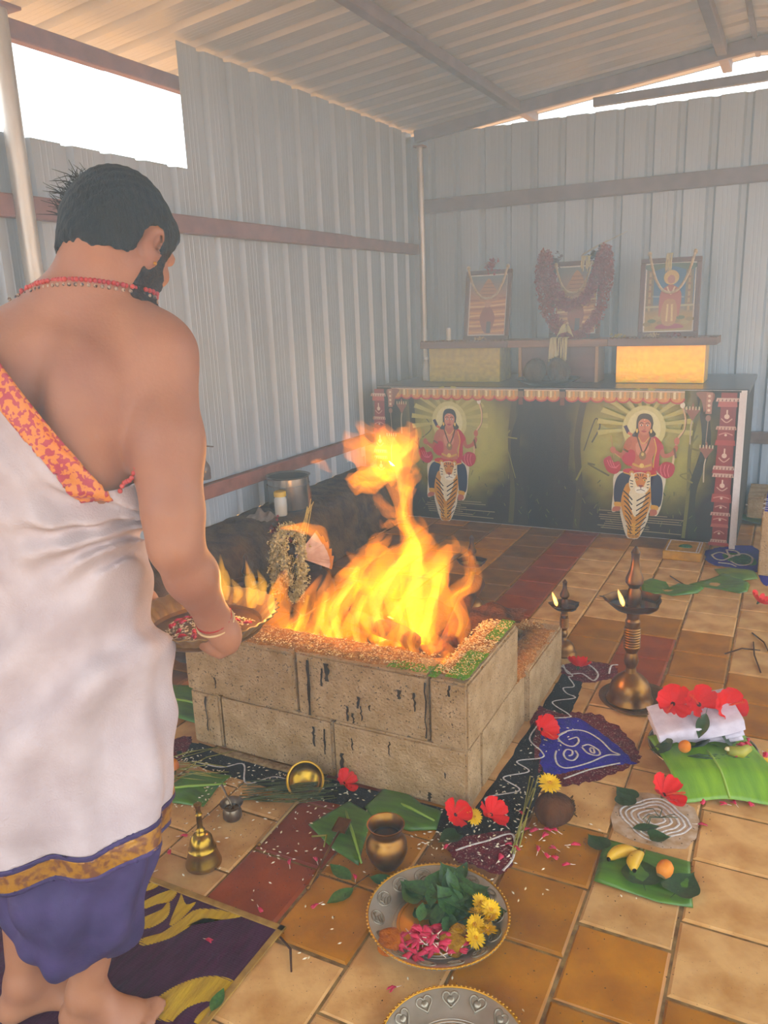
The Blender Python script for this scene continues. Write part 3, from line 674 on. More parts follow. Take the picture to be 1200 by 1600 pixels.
M_PRT = vcol_mat('picture_ink', 0.18, spec=0.6)
M_MATW = mat('white_mount', '#ddd8cc', 0.5)
def picture(x, w_, h, yaw_, label, draw):
    e = empty('framed_picture', (x, 5.36, 1.2025), yaw_, label, 'picture')
    tilt = empty('panel', (0, 0, 0)); tilt.parent = e
    e.rotation_euler = (math.radians(-9), 0, yaw_)
    bpy.data.objects.remove(tilt)
    t = 0.03
    for nm, a, b in (('frame_rail', (-w_/2, 0, 0), (w_/2, .022, t)), ('frame_rail', (-w_/2, 0, h-t), (w_/2, .022, h)), ('frame_stile', (-w_/2, 0, t), (-w_/2+t, .022, h-t)), ('frame_stile', (w_/2-t, 0, t), (w_/2, .022, h-t))):
        MB().box(a, b, bev=.004).obj(nm, M_FR, e, smooth=False)
    MB().box((-w_/2+t, .012, t), (w_/2-t, .018, h-t)).obj('mount', M_MATW, e, smooth=False)
    p = Print(.00008); draw(p, w_-2*t-.016, h-2*t-.016)
    p.obj('print', M_PRT, e, loc=(-(w_-2*t-.016)/2, .0118, t+.008))
    return e
def pic_temple(p, w_, h):
    p.grad(lambda x, z: mixc(hexc('#c08a55'), hexc('#7d8a8d'), (z-h*.6)/(h*.35)), 0, 0, w_, h, 6, 12)
    for k in range(11):
        z = h*.04+k*h*.055; p.line(['#d9a662', '#a86a3c', '#e3bf8a'][k % 3], [(0, z), (w_*.4, z+.006*(k % 2)), (w_, z+.012)], h*.03)
    p.blob('#b98a5a', [(w_*.2, h*.62), (w_*.35, h*.82), (w_*.5, h*.95), (w_*.66, h*.82), (w_*.82, h*.62), (w_*.5, h*.55)])
    for k in range(5): p.line('#8a5a3a', [(w_*(.28+.02*k), h*(.62+.06*k)), (w_*(.74-.02*k), h*(.62+.06*k))], .004, smooth=False)
    p.blob('#9a5a40', [(w_*.3, h*.3), (w_*.5, h*.5), (w_*.72, h*.3), (w_*.6, h*.05), (w_*.42, h*.05)])
    p.ell('#c99a70', w_*.5, h*.52, w_*.1, h*.06); p.rect('#5a5560', w_*.5, h*.02, w_*.62, h*.22)
def pic_blue(p, w_, h):
    p.grad(lambda x, z: mixc(hexc('#a58a3c'), hexc('#3f6f9a'), (z/h-.25)/.2), 0, 0, w_, h, 6, 14)
    for x in (w_*.08, w_*.9):
        p.rect('#7d7355', x-w_*.08, h*.3, x+w_*.08, h); p.line('#b09a68', [(x, h*.3), (x, h)], w_*.05, smooth=False)
        for k in range(6): p.ell('#8f6a4a', x, h*(.4+.1*k), w_*.05, h*.018)
    p.blob('#556a5a', [(0, h), (w_, h), (w_*.9, h*.9), (w_*.5, h*.97), (w_*.1, h*.9)])
    p.line('#8aa0a8', [(w_*.14, h*.52), (w_*.8, h*.5)], .01); p.line('#b0b08a', [(0, h*.36), (w_, h*.38)], .012)
    for k in range(10): p.ell(['#8d7a3a', '#5d6a3a', '#a89a5a'][k % 3], w_*(.05+.1*k), h*(.1+.12*((k*7) % 5)/5), w_*.09, h*.03)
    p.blob('#a0384a', [(w_*.25, h*.03), (w_*.8, h*.04), (w_*.7, h*.1), (w_*.35, h*.1)])
    p.blob('#b58a4e', [(w_*.38, h*.1), (w_*.34, h*.35), (w_*.4, h*.6), (w_*.6, h*.6), (w_*.68, h*.35), (w_*.62, h*.1)])
    p.blob('#b0604a', [(w_*.3, h*.55), (w_*.45, h*.68), (w_*.58, h*.68), (w_*.74, h*.55), (w_*.7, h*.2), (w_*.62, h*.45), (w_*.4, h*.45), (w_*.3, h*.2)])
    p.line('#d8c080', [(w_*.46, h*.14), (w_*.47, h*.4)], w_*.04); p.line('#d8c080', [(w_*.57, h*.14), (w_*.56, h*.4)], w_*.04)
    p.ell('#d0b050', w_*.52, h*.8, w_*.16, h*.11); p.ell('#b5785a', w_*.52, h*.77, w_*.08, h*.065)
    p.line('#e0c8a0', [(w_*.44, h*.66), (w_*.52, h*.55), (w_*.6, h*.66)], w_*.03)
picture(-1.935, 0.345, 0.475, math.radians(-5), 'framed print of a temple scene with a cord garland and pink flower', pic_temple)
picture(-1.315, 0.335, 0.50, math.radians(2), 'framed print almost hidden behind a thick pink garland', pic_temple)
picture(-0.725, 0.36, 0.485, math.radians(5), 'framed print of a standing figure against a blue sky', pic_blue)
M_CORD = mat('cream_cord', '#c9b48e', 0.8, 0, '#a8946c', 60)
def swag(x, z0, sag, half, y0, label, r=0.0065, wob=.0):
    m = MB(); pts = []
    for i in range(25):
        t = i/12-1; pts.append((x+half*t*(1-0.15*abs(t)), y0+0.075*(1-t*t)*-0.2-0.02, z0-sag*(1-abs(t)**2.2)+random.uniform(-wob, wob)))
    m.tube(pts, r, 8)
    for sg in (-1, 1): m.ball((x+sg*half*.86, y0-.015, z0+.005), (.013, .012, .016))
    return tag(m.obj('cord_garland', M_CORD), label, 'garland')
swag(-1.915, 1.68, 0.20, 0.165, 5.395, 'twisted cream cord garland across the temple picture', .008, .003)
swag(-1.315, 1.665, 0.17, 0.135, 5.345, 'thin cream cord garland inside the thick pink garland', .006)
swag(-0.72, 1.70, 0.23, 0.155, 5.39, 'smooth cream cord garland across the blue sky picture', .008)
# pink garland: strings of small florets
def floret(m, p, r, rr):
    for k in range(4):
        d = Vector((rr.uniform(-1, 1), rr.uniform(-1, .3), rr.uniform(-1, 1))).normalized(); s_ = d.cross(Vector((.3, .2, 1))).normalized()*r*.55; q = Vector(p)
        m.add([q, q+d*r*.7+s_, q+d*r*1.4, q+d*r*.7-s_], [(0, 1, 2, 3)])
m = MB(); rr = random.Random(11)
paths = [cr([(-1.50, 1.74), (-1.52, 1.62), (-1.50, 1.48), (-1.46, 1.36), (-1.37, 1.25), (-1.30, 1.215), (-1.22, 1.26), (-1.14, 1.38), (-1.10, 1.55), (-1.10, 1.66), (-1.12, 1.75)], 10),
         cr([(-1.49, 1.72), (-1.46, 1.58), (-1.41, 1.47), (-1.32, 1.415), (-1.22, 1.47), (-1.17, 1.58), (-1.13, 1.72)], 12)]
for pth in paths:
    for p in pth:
        for k in range(26):
            a = rr.uniform(0, 2*PI); q = rr.uniform(.4, 1)*.042
            floret(m, (p[0]+math.cos(a)*q, 5.325+math.sin(a)*q*.5-.03, p[1]+math.sin(a*1.7)*q*.8), .011, rr)
tag(m.obj('flower_garland', mat('pink_florets', '#b04a4a', 0.8, 0, '#8d2f38', 60, sss=.1), smooth=False), 'thick pink flower garland hanging around the middle picture', 'garland')
# hibiscus-like blooms and white strings on the frames
def bloom_top(x, z, y, c, label):
    m = MB(); rr = random.Random(int(x*1000))
    for k in range(40): floret(m, (x+rr.gauss(0, .018), y+rr.gauss(0, .01), z+rr.gauss(0, .018)), .018, rr)
    tag(m.obj('flower', mat('bloom_'+c, c, .7, sss=.1), smooth=False), label, 'flower')
bloom_top(-1.905, 1.70, 5.41, '#9c2740', 'pink flower tucked on top of the temple picture')
bloom_top(-1.45, 1.70, 5.36, '#5a1f2c', 'dark maroon bloom at the left top of the middle picture')
bloom_top(-1.17, 1.72, 5.36, '#4a3038', 'withered dark bloom at the right top of the middle picture')
def strings(x, z, y, w_, L_, n, label, c='#c9bb84'):
    m = MB(); rr = random.Random(int(z*999))
    for k in range(n):
        xx = x+rr.uniform(-w_, w_); l = L_*rr.uniform(.75, 1.05); d = rr.uniform(-.008, .008)
        m.tube([(xx, y+.03, z+.004), (xx, y-.006-rr.uniform(0, .012), z), (xx+d, y-.01-rr.uniform(0, .01), z-l*.5), (xx+d*1.5, y-.008-rr.uniform(0, .012), z-l)], .0035, 5)
    tag(m.obj('string_bunch', mat('string_'+c, c, .8)), label, 'string')
strings(-1.37, 1.212, 5.205, .058, .165, 26, 'bunch of cream strings hanging over the middle shelf board')
strings(-1.235, 1.715, 5.335, .03, .09, 12, 'short cream string tassel on top of the middle picture')
strings(-0.735, 1.70, 5.375, .022, .10, 12, 'short cream string tassel on top of the blue sky picture')
m = MB(); rr = random.Random(5)
for k in range(60): a = rr.uniform(.2, PI-.2); m.tube([(-1.345, 5.27, 1.25), (-1.345+.035*math.cos(a), 5.255, 1.25+.05*math.sin(a)), (-1.345+.055*math.cos(a), 5.25, 1.23+.035*math.sin(a)-.02)], .0025, 4)
tag(m.obj('string_tassel', mat('string_#c9bb84', '#c9bb84', .8)), 'round cream tassel at the bottom of the pink garland', 'tassel')
# candle, small bottle, plate with two coconuts, scraps
m = empty('candle', (-2.206, 5.36, 1.2015), label='stub of white candle at the left end of the shelf', cat='candle')
MB().lathe([(0, 0), (.017, 0), (.0165, .08), (.012, .088), (0, .084)], 14).obj('wax', mat('white_wax', '#d5d0c4', .4, sss=.3), m, auto=40)
MB().tube([(0, 0, .083), (.001, 0, .094)], .001, 5).obj('wick', mat('black_wick', '#1a1512', .9), m)
m = empty('plastic_bottle', (-2.375, 5.34, AZ+.001), label='clear plastic bottle beside the dull gold box', cat='bottle')
MB().lathe([(0, 0), (.028, 0), (.03, .01), (.03, .1), (.014, .135), (.014, .15), (0, .15)], 16).obj('bottle_body', mat('clear_plastic', (.7, .72, .72), .15, alpha=.45), m, auto=40)
MB().lathe([(0, .15), (.016, .15), (.016, .168), (0, .168)], 16).obj('cap', mat('white_cap', '#d8d8d4', .4), m, auto=40)
pl = empty('steel_plate', (-1.415, 5.105, AZ+.001), label='dark steel plate holding two coconuts on the altar', cat='plate')
MB().lathe([(0, .004), (.12, .004), (.16, .022), (.205, .042), (.207, .046), (.2, .044), (.158, .027), (.12, .009), (0, .009)], 40).obj('plate_dish', mat('dark_steel', '#4d4640', .35, .7), pl, auto=50)
M_HUSK = mat('coconut_husk', '#5a4634', .95, 0, '#3a2b1e', 14, bump=1.0, bscale=60, stretch=(1, 1, .3))
def coconut(loc, r, rot, label, husk=True, m_=None):
    e = empty('coconut', loc, label=label, cat='coconut'); mm = MB(); rr = random.Random(int(loc[0]*777))
    def fl(a, r_, z): return 1+.03*math.cos(3*a)+.012*math.sin(7*a+z*60)
    prof = [(0, -r)]+[(r*math.sin(PI*i/12)*1.0, -r*math.cos(PI*i/12)*(1.0 if i < 6 else 1.34)) for i in range(1, 12)]+[(0, r*1.37)]
    Mx = Euler(rot).to_matrix().to_4x4()
    mm.lathe(prof, 24, Mx, fl); mm.obj('shell', m_ or M_HUSK, e)
    fb = MB()
    for k in range(46):
        a = rr.uniform(0, 2*PI); q = rr.uniform(0, .5)*r
        p0 = Vector((q*math.cos(a), q*math.sin(a), r*1.1)); p1 = p0+Vector((rr.uniform(-.3, .3)*r, rr.uniform(-.3, .3)*r, r*.25)); fb.tube([Mx @ p0, Mx @ p1], .0012, 4, False)
    for k in range(24):
        th = rr.uniform(.3, 2.7); a = rr.uniform(0, 2*PI); d = Vector((math.sin(th)*math.cos(a), math.sin(th)*math.sin(a), math.cos(th)*1.1))*r
        t = Vector((-math.sin(a), math.cos(a), rr.uniform(-.5, 1)))*r*.28; fb.tube([Mx @ (d*1.0), Mx @ (d*1.05+t)], .0009, 4, False)
    fb.obj('husk_fibres', mat('husk_fibre', '#4a3420', .95), e)['kind'] = 'stuff'
    return e
coconut((-1.505, 5.10, AZ+.083), .073, (.3, .5, 0), 'left husked coconut on the steel plate on the altar')
coconut((-1.34, 5.10, AZ+.083), .073, (-.2, -.4, 1), 'right husked coconut on the steel plate on the altar')
rr = random.Random(8)
for k, (x, c, lab) in enumerate(((-1.02, '#c9c08a', 'small cream blossom at the joint of the shelf boards'), (-0.66, '#8d2f38', 'red petal heap below the blue sky picture'), (-0.80, '#c9b88a', 'pale string scraps below the blue sky picture'), (-1.93, '#c9a860', 'pale petal scrap below the temple picture'))):
    m = MB()
    for q in range(16): floret(m, (x+rr.gauss(0, .022), 5.255+rr.uniform(-.01, .02), 1.213+rr.uniform(0, .008)), .012, rr)
    tag(m.obj('petal_scrap', mat('scrap_'+c, c, .8), smooth=False), lab, 'petals')
m = MB(); 
for a, b in (((-1.28, 5.36, 1.72), (-1.02, 5.5, 1.86)), ((-1.27, 5.36, 1.73), (-1.13, 5.45, 1.81))): m.tube([a, [(p+q)/2+.01 for p, q in zip(a, b)], b], .0022, 5)
tag(m.obj('tan_sticks', mat('stick_tan', '#a89878', .8)), 'thin tan sticks poking out above the pink garland', 'sticks')

# ------------------------------------------------------------------ fire pit of concrete blocks
M_BLK = mat('concrete_block', '#bc9a70', 0.95, 0, '#a07d50', 16, bump=1.0, bscale=110, rand=0.06, speck=(150, .63, '#5a4429'), contrast=(.3, .7))
M_BLK_ST = mat('soot_stain', '#2c2013', .9, 0, '#40301c', 40)
kp = empty('fire_pit', (-1.26, 2.41, 0), label='square fire pit of stacked grey concrete blocks', cat='fire pit')
def block(x0, x1, y0, y1, z0, z1, seed):
    rr = random.Random(seed); bm = bmesh.new(); bmesh.ops.create_cube(bm, size=1)
    bmesh.ops.bevel(bm, geom=bm.edges[:], offset=.028, segments=2, affect='EDGES', clamp_overlap=True)
    for v in bm.verts:
        # undo the cube-relative bevel so edges stay about 6 mm
        for i, (a, b) in enumerate(((x0, x1), (y0, y1), (z0, z1))):
            q = v.co[i]; ln = b-a; k = (abs(q)-.5)/.028; v.co[i] = math.copysign(ln/2+k*.007, q)+(a+b)/2
        v.co += Vector([rr.uniform(-.0015, .0015) for _ in range(3)])
        v.co -= Vector((-1.26, 2.41, 0))
    me = bpy.data.meshes.new('block'); bm.to_mesh(me); bm.free()
    me.polygons.foreach_set('use_smooth', [True]*len(me.polygons)); me.set_sharp_from_angle(angle=math.radians(50))
    return link('block', me, M_BLK, kp)
G = .003
Y0, Z1, Z2 = 1.905, .203, .412
bl = [(-1.77, -1.643-G, Y0, Y0+.45, 0, Z1), (-1.643+G, -1.2-G, Y0, Y0+.125, 0, Z1), (-1.2+G, -.751, Y0-.002, Y0+.12, 0, Z1),
      (-.865, -.752, Y0+.122+G, 2.472, 0, Z1), (-.862, -.738, 2.478, 2.92, 0, Z1-.003),
      (-1.77, -1.645, 2.36, 2.92, 0, Z1), (-1.642, -1.2, 2.80, 2.92, 0, Z1), (-1.196, -.868, 2.80, 2.915, 0, Z1),
      (-1.775, -1.328-G, Y0-.004, Y0+.125, Z1+.002, Z2), (-1.328+G, -.868-G, Y0+.003, Y0+.125, Z1+.002, Z2+.002), (-.865+G, -.745, Y0-.004, 2.37, Z1+.002, Z2+.003)]
for i, b in enumerate(bl): block(*b, i)
# dark runs down the front faces
rr = random.Random(21)
st = MB()
def streak(x, z0, z1, w_, y):
    pts = []; n = 7
    L = []; R = []
    for i in range(n):
        z = z0+(z1-z0)*i/(n-1); ww = w_*(.5+.5*rr.random())*(1-.35*i/n); dx = rr.uniform(-.003, .003)
        L.append((x-ww+dx+1.26, y-2.41, z)); R.append((x+ww+dx+1.26, y-2.41, z))
    MB().add(L+R, [(i, n+i, n+i+1, i+1) for i in range(n-1)]).obj('soot_run', M_BLK_ST, kp, smooth=False)
for x, a, b, w_ in ((-1.275, .40, .21, .008), (-1.205, .40, .34, .011), (-1.225, .38, .32, .006), (-.96, .36, .33, .008), (-.91, .36, .30, .005), (-.875, .40, .22, .004), (-1.10, .31, .27, .006), (-1.06, .29, .27, .004), (-1.14, .27, .22, .006), (-1.12, .25, .215, .005), (-1.70, .19, .06, .005), (-1.09, .28, .23, .004), (-.80, .405, .37, .006), (-1.65, .27, .23, .004)): streak(x, a, b, w_, Y0-.0062)
for x, a, b, w_ in ((-1.17, .1, .04, .010), (-1.13, .16, .12, .004), (-.82, .12, .1, .003), (-1.0, .18, .13, .003), (-1.27, .17, .1, .006), (-1.23, .17, .08, .005), (-1.33, .03, .01, .009), (-.87, .04, .01, .008)): streak(x, a, b, w_, Y0-.004)
# ash and sand inside, powder heap on the rims
def ash_fn(u, v):
    x = -1.66+.81*u; y = 2.0+.82*v; r = math.hypot(u-.5, v-.5)
    return (x+1.26, y-2.41, .24+.05*(r*1.5)**2+.015*math.sin(u*17)*math.cos(v*13)+.008*math.sin(u*41+v*37))
MB().grid(ash_fn, 40, 40).obj('ash_bed', mat('ash_sand', '#6b4020', .95, 0, '#3a2412', 22, bump=.9, bscale=70), kp)
M_SAND = mat('orange_rice_powder', '#c07f3a', .95, 0, '#8e5a20', 60, bump=1.0, bscale=170, speck=(210, .62, '#e8cf9a'))
def rim(x0, x1, y0, y1, z, h, seed, m_, nm='rim_powder'):
    rr = random.Random(seed)
    def f(u, v):
        e = min(u, 1-u, v, 1-v); k = min(1, e/.18); k = k*k*(3-2*k)
        jx = .006*math.sin(v*23+seed)+.004*math.sin(v*57); jy = .006*math.sin(u*29+seed*2)+.004*math.sin(u*71)
        return (x0+(x1-x0)*u+1.26+jx*(1-k), y0+(y1-y0)*v-2.41+jy*(1-k), z-.004+h*k*(.65+.5*vnoise(u*9*(x1-x0)/.3+seed, v*9*(y1-y0)/.3, seed)))
    nx = max(8, int((x1-x0)/.012)); ny = max(8, int((y1-y0)/.012))
    MB().grid(f, nx, ny).obj(nm, m_, kp)
rim(-1.76, -.87, Y0+.014, Y0+.15, Z2, .02, 1, M_SAND)
rim(-.858, -.757, Y0+.01, 2.36, Z2+.002, .016, 2, M_SAND)
rim(-1.76, -1.655, Y0+.14, 2.8, Z1-.002, .016, 3, M_SAND)
rim(-1.76, -.76, 2.81, 2.91, Z1, .02, 4, M_SAND)
rim(-.86, -.75, 2.36, 2.9, Z1-.002, .014, 5, M_SAND)
# loose grains on the rims (uncountable)
def grains(name, spots, n, m_, parent, size=(.0055, .0022, .0018), off=Vector((0, 0, 0)), seed=1):
    """spots: (x0, x1, y0, y1, z, weight)"""
    rr = random.Random(seed); mm = MB(); tot = sum(s_[5] for s_ in spots)
    for k in range(n):
        t = rr.random()*tot
        for s_ in spots:
            t -= s_[5]
            if t <= 0: break
        x, y = rr.uniform(s_[0], s_[1]), rr.uniform(s_[2], s_[3]); a = rr.uniform(0, PI); q = rr.uniform(.7, 1.2)
        l, w_, h = size[0]*q, size[1]*q, size[2]*q; ca, sa = math.cos(a), math.sin(a); z = s_[4]+rr.uniform(0, .002)
        P = [(-l, 0, h*.5), (0, -w_, h*.5), (l, 0, h*.5), (0, w_, h*.5), (0, 0, h*1.6), (0, 0, 0)]
        mm.add([(x+px*ca-py*sa-off.x, y+px*sa+py*ca-off.y, z+pz) for px, py, pz in P], [(0, 1, 4), (1, 2, 4), (2, 3, 4), (3, 0, 4), (1, 0, 5), (2, 1, 5), (3, 2, 5), (0, 3, 5)])
    o = mm.obj(name, m_, parent, smooth=False); o['kind'] = 'stuff'; return o
M_RICE = mat('rice', '#e6dcc4', .6, 0, '#d2b98a', 50)
M_RICEO = mat('turmeric_rice', '#d99a3c', .7, 0, '#f0d49a', 80)
M_GREEN = mat('green_powder', '#4f7a10', .95, 0, '#6f9018', 60)
kof = Vector((-1.26, 2.41, 0))
grains('rim_rice', [(-1.75, -.88, Y0+.01, Y0+.13, Z2+.013, 5), (-.858, -.757, Y0+.02, 2.36, Z2+.013, 5), (-1.75, -.8, 2.82, 2.9, Z1+.014, 2)], 2600, M_RICEO, kp, (.0042, .002, .0018), kof, 3)
grains('rim_green', [(-.815, -.752, Y0+.004, 2.10, Z2+.012, 6), (-.80, -.755, 2.2, 2.37, Z2+.012, 3), (-.87, -.84, Y0-.002, Y0+.08, Z2+.006, 1), (-1.0, -.87, Y0+.0, Y0+.05, Z2+.012, 1)], 2200, M_GREEN, kp, (.0042, .0028, .002), kof, 4)
# fire wood
M_LOG = mat('charred_wood', '#2a1a10', .9, 0, '#6a3c1a', 14, bump=.8, bscale=50, stretch=(1, 1, .25))
for k, (a, b, r, lab) in enumerate((((-.95, 2.12, .29), (-.99, 2.62, .45), .034, 'charred log leaning on the far right rim of the fire pit'), ((-1.45, 2.12, .30), (-.93, 2.25, .33), .03, 'charred log lying along the front of the fire pit'), ((-1.5, 2.5, .3), (-1.05, 2.2, .38), .032, 'charred log lying crosswise under the flames'))):
    lg = empty('fire_log', ((a[0]+b[0])/2, (a[1]+b[1])/2, (a[2]+b[2])/2), label=lab, cat='log'); c = Vector(lg.location)
    A, B = Vector(a)-c, Vector(b)-c; rr = random.Random(k)
    pts = [A.lerp(B, t/6)+Vector((rr.uniform(-.006, .006), rr.uniform(-.006, .006), rr.uniform(-.006, .006))) for t in range(7)]
    MB().tube(pts, [r*rr.uniform(.85, 1.1) for _ in pts], 9).obj('bark', M_LOG, lg)
    MB().ball(B, (r*.8, r*.8, r*.8), 8, 5).obj('charred_end', mat('ember_end', '#3a1608', .9), lg)
# ------------------------------------------------------------------ floor: powders, leaves, flowers, vessels
def patch_mesh(pts, z=.0012, jit=.004, seed=0, n=6, bump=.0, rings=(1, .9, .7, .45, .2), zedge=None, warp=0.0, crisp=False):
    rr = random.Random(seed); P = cr(pts, n, True) if not crisp else [np.array(pts[i])*(1-t/n)+np.array(pts[(i+1) % len(pts)])*(t/n) for i in range(len(pts)) for t in range(n)]; c = sum(P)/len(P); V = []; F = []; L = len(P)
    for k, s_ in enumerate(rings):
        for i, p in enumerate(P):
            q = c+(p-c)*s_*(1+(rr.uniform(-jit, jit)/.1 if k == 0 else 0))
            h = z+bump*vnoise(q[0]*22, q[1]*22, seed)+warp*math.sin(q[0]*19+seed)*math.cos(q[1]*17)
            V.append((q[0], q[1], h if k else (zedge if zedge is not None else h*.3)))
    for k in range(len(rings)-1):
        for i in range(L): j = (i+1) % L; F.append((k*L+i, k*L+j, (k+1)*L+j, (k+1)*L+i))
    V.append((c[0], c[1], z+bump*.5)); o = (len(rings)-1)*L
    for i in range(L): F.append((o+i, o+(i+1) % L, len(V)-1))
    return V, F
def powder(parent, nm, pts, m_, z, seed):
    V, F = patch_mesh(pts, z, .005, seed, 8, bump=.0008); return link(nm, mk(nm, V, F, True), m_, parent)
def chalk(parent, pts, w_=.0035, z=.0035, m_=None, nm='chalk_line', n=8):
    P = cr(pts, n) if len(pts) > 2 else [np.array(p, float) for p in pts]
    return MB().tube([(p[0], p[1], z) for p in P], w_, 6, flat=.35).obj(nm, m_ or M_CHALK, parent)
M_CHALK = mat('white_powder', '#d6cdc4', .95, 0, '#b8a8a0', 90)
M_BLU = mat('violet_blue_powder', '#2a1d7a', .95, 0, '#35219a', 40, bump=.5, bscale=150, speck=(180, .68, '#8a80b0'))
M_MAR = mat('maroon_powder', '#4a0c1a', .95, 0, '#6d1a24', 40, bump=.5, bscale=150, speck=(190, .60, '#a08070'))
M_BLKP = mat('black_powder', '#14100e', .95, 0, '#241c16', 40, bump=.5, bscale=150, speck=(170, .69, '#a89a88'))
M_GRNP = mat('green_rangoli_powder', '#1d4a2a', .95, 0, '#2a6a38', 40, speck=(170, .66, '#b8c8b0'))
rg = empty('rangoli', (0, 0, 0), label='violet and maroon powder drawing with white outlines beside the fire pit', cat='rangoli')
powder(rg, 'maroon_field', PX['maroon_outer'], M_MAR, .0016, 1); powder(rg, 'blue_field', PX['blue_inner'], M_BLU, .0028, 2)
for k in ('leafA', 'leafline', 'spiral', 'oval', 'oval2', 'curveout'): chalk(rg, PX[k], .0034, .0044)
rg = empty('rangoli', (0, 0, 0), label='small maroon powder drawing behind the tall lamp', cat='rangoli')
powder(rg, 'maroon_field', PX['maroon_back'], M_MAR, .0016, 3)
for k in ('maroon_back_line', 'maroon_back_line2'): chalk(rg, PX[k], .004, .004)
rg = empty('rangoli', (0, 0, 0), label='maroon powder patch with a chalk corner above the big plate', cat='rangoli')
powder(rg, 'maroon_field', PX['maroon_front'], M_MAR, .0016, 4); chalk(rg, PX['maroon_front_line'], .0034, .0036)
tag(powder(None, 'powder_patch', PX['maroon_left'], M_MAR, .0016, 5), 'maroon powder patch by the left foot of the fire pit', 'powder')
rg = empty('rangoli', (0, 0, 0), label='violet powder drawing with a green leaf motif beside the altar', cat='rangoli')
powder(rg, 'violet_field', PX['green_rangoli'], M_BLU, .0016, 6); powder(rg, 'green_field', PX['greencore'], M_GRNP, .0026, 7)
for k in ('gr1', 'gr2', 'gr3', 'gr4'): chalk(rg, PX[k], .006, .004)
tag(powder(None, 'powder_patch', PX['blue_right'], M_BLU, .0016, 8), 'violet powder patch at the foot of the painted block', 'powder')
rg = empty('rangoli', (0, 0, 0), label='black powder border with white zigzag around the fire pit', cat='rangoli')
powder(rg, 'black_field', [(-.735, 1.80), (-.60, 1.86), (-.585, 2.1), (-.60, 2.3), (-.62, 2.6), (-.635, 2.85), (-.665, 2.95), (-.725, 2.95), (-.728, 2.6), (-.728, 2.2)], M_BLKP, .0013, 9)
powder(rg, 'black_field', [(-1.80, 1.80), (-1.4, 1.775), (-1.1, 1.79), (-.75, 1.80), (-.74, 1.89), (-1.1, 1.894), (-1.5, 1.894), (-1.79, 1.894)], M_BLKP, .0011, 10)
powder(rg, 'sand_ridge', [(-1.66, 1.872), (-1.45, 1.866), (-1.23, 1.872), (-1.23, 1.894), (-1.45, 1.897), (-1.66, 1.897)], mat('pale_sand', '#a88a5c', .95, 0, '#7d5f38', 60, bump=.8, bscale=150), .008, 11)
chalk(rg, PX['zig'], .0028, .0034); chalk(rg, PX['zig_l'], .0028, .0034)

# --- leaves
M_BAN = mat('banana_leaf', '#4f7a1a', .38, 0, '#3a5a14', 6, bump=.15, bscale=60, stretch=(1, 6, 1), coat=.2)
M_BAN2 = mat('banana_leaf_light', '#79a018', .38, 0, '#5d8814', 6, bump=.15, bscale=60, stretch=(6, 1, 1), coat=.2)
M_MID = mat('leaf_midrib', '#8aa63c', .45)
M_DKL = mat('betel_leaf', '#2c4a1c', .4, 0, '#203a16', 10, coat=.2, rand=.15)
M_BILVA = mat('bilva_leaf', '#25451c', .45, 0, '#3a5f26', 10, rand=.25)
def banana_leaf(pts, rib, label, seed, z=.004, m_=None, group=None, warp=.004):
    c = np.mean(np.array(pts), 0); e = empty('banana_leaf', (c[0], c[1], 0), label=label, cat='leaf', group=group)
    q = [(p[0]-c[0], p[1]-c[1]) for p in pts]
    V, F = patch_mesh(q, z, .0, seed, 5, bump=.007, zedge=.003, warp=warp, crisp=True)
    # keep corners crisp: blend is smooth enough at this size
    o = link('blade', mk('blade', V, F, True), m_ or M_BAN, e); solidify(o, .0012)
    if rib:
        a, b = [(r_[0]-c[0], r_[1]-c[1]) for r_ in rib]
        MB().tube([(a[0], a[1], z+.003), ((a[0]+b[0])/2, (a[1]+b[1])/2, z+.008), (b[0], b[1], z+.003)], [.004, .0045, .003], 6).obj('midrib', M_MID, e)
    return e
banana_leaf(PX['leaf_front1'], [(-1.08, 1.76), (-.93, 1.58)], 'cut banana leaf under the brass water pot and spoon', 1)
banana_leaf(PX['leaf_front2'], [(-.99, 1.86), (-.82, 1.82)], 'cut banana leaf folded against the front blocks of the fire pit', 2, z=.008)
banana_leaf(PX['leaf_left'], [(-1.70, 1.60), (-1.5, 1.73)], 'cut banana leaf beside the man, holding an orange nut', 3)
banana_leaf(PX['leaf_banana'], None, 'square of banana leaf holding two small bananas', 4)
banana_leaf(PX['leaf_back1'], None, 'torn green leaves lying behind the tall lamp', 5, warp=.01)
banana_leaf(PX['leaf_back2'], None, 'long torn banana leaf on the floor near the painted block', 6, warp=.01)
banana_leaf(PX['leaf_back3'], None, 'yellowing banana leaf scrap below the green leaf drawing', 7, m_=mat('yellowing_leaf', '#7d8a20', .5, 0, '#4a6a1c', 8), warp=.008)
def leaf_mesh(kind, seed, fold=.25, curl=.2):
    """heart-shaped ('betel') or pointed oval leaf of unit length along +y"""
    rr = random.Random(seed); n = 12; V = []; F = []
    for i in range(n+1):
        t = i/n
        if kind == 'betel': w_ = .46*math.sin(PI*min(1, t*.93+.07)**.62)*(1-t**5)
        else: w_ = .24*math.sin(PI*t**.85)+.002
        zc = curl*(t-.4)**2-curl*.15
        for s_ in (-1, -.5, 0, .5, 1): V.append((s_*w_, t-(.06*abs(s_) if kind == 'betel' and t < .15 else 0), zc+fold*w_*abs(s_)**1.4+.01*rr.uniform(-1, 1)))
    for i in range(n):
        for j in range(4): F.append((i*5+j, i*5+j+1, (i+1)*5+j+1, (i+1)*5+j))
    # stalk
    o = len(V); V += [(-.012, 0, 0), (.012, 0, 0), (.008, -.22, .02), (-.008, -.22, .02)]; F.append((o, o+1, o+2, o+3))
    return mk('leaf', V, F, True)
LEAF = {}
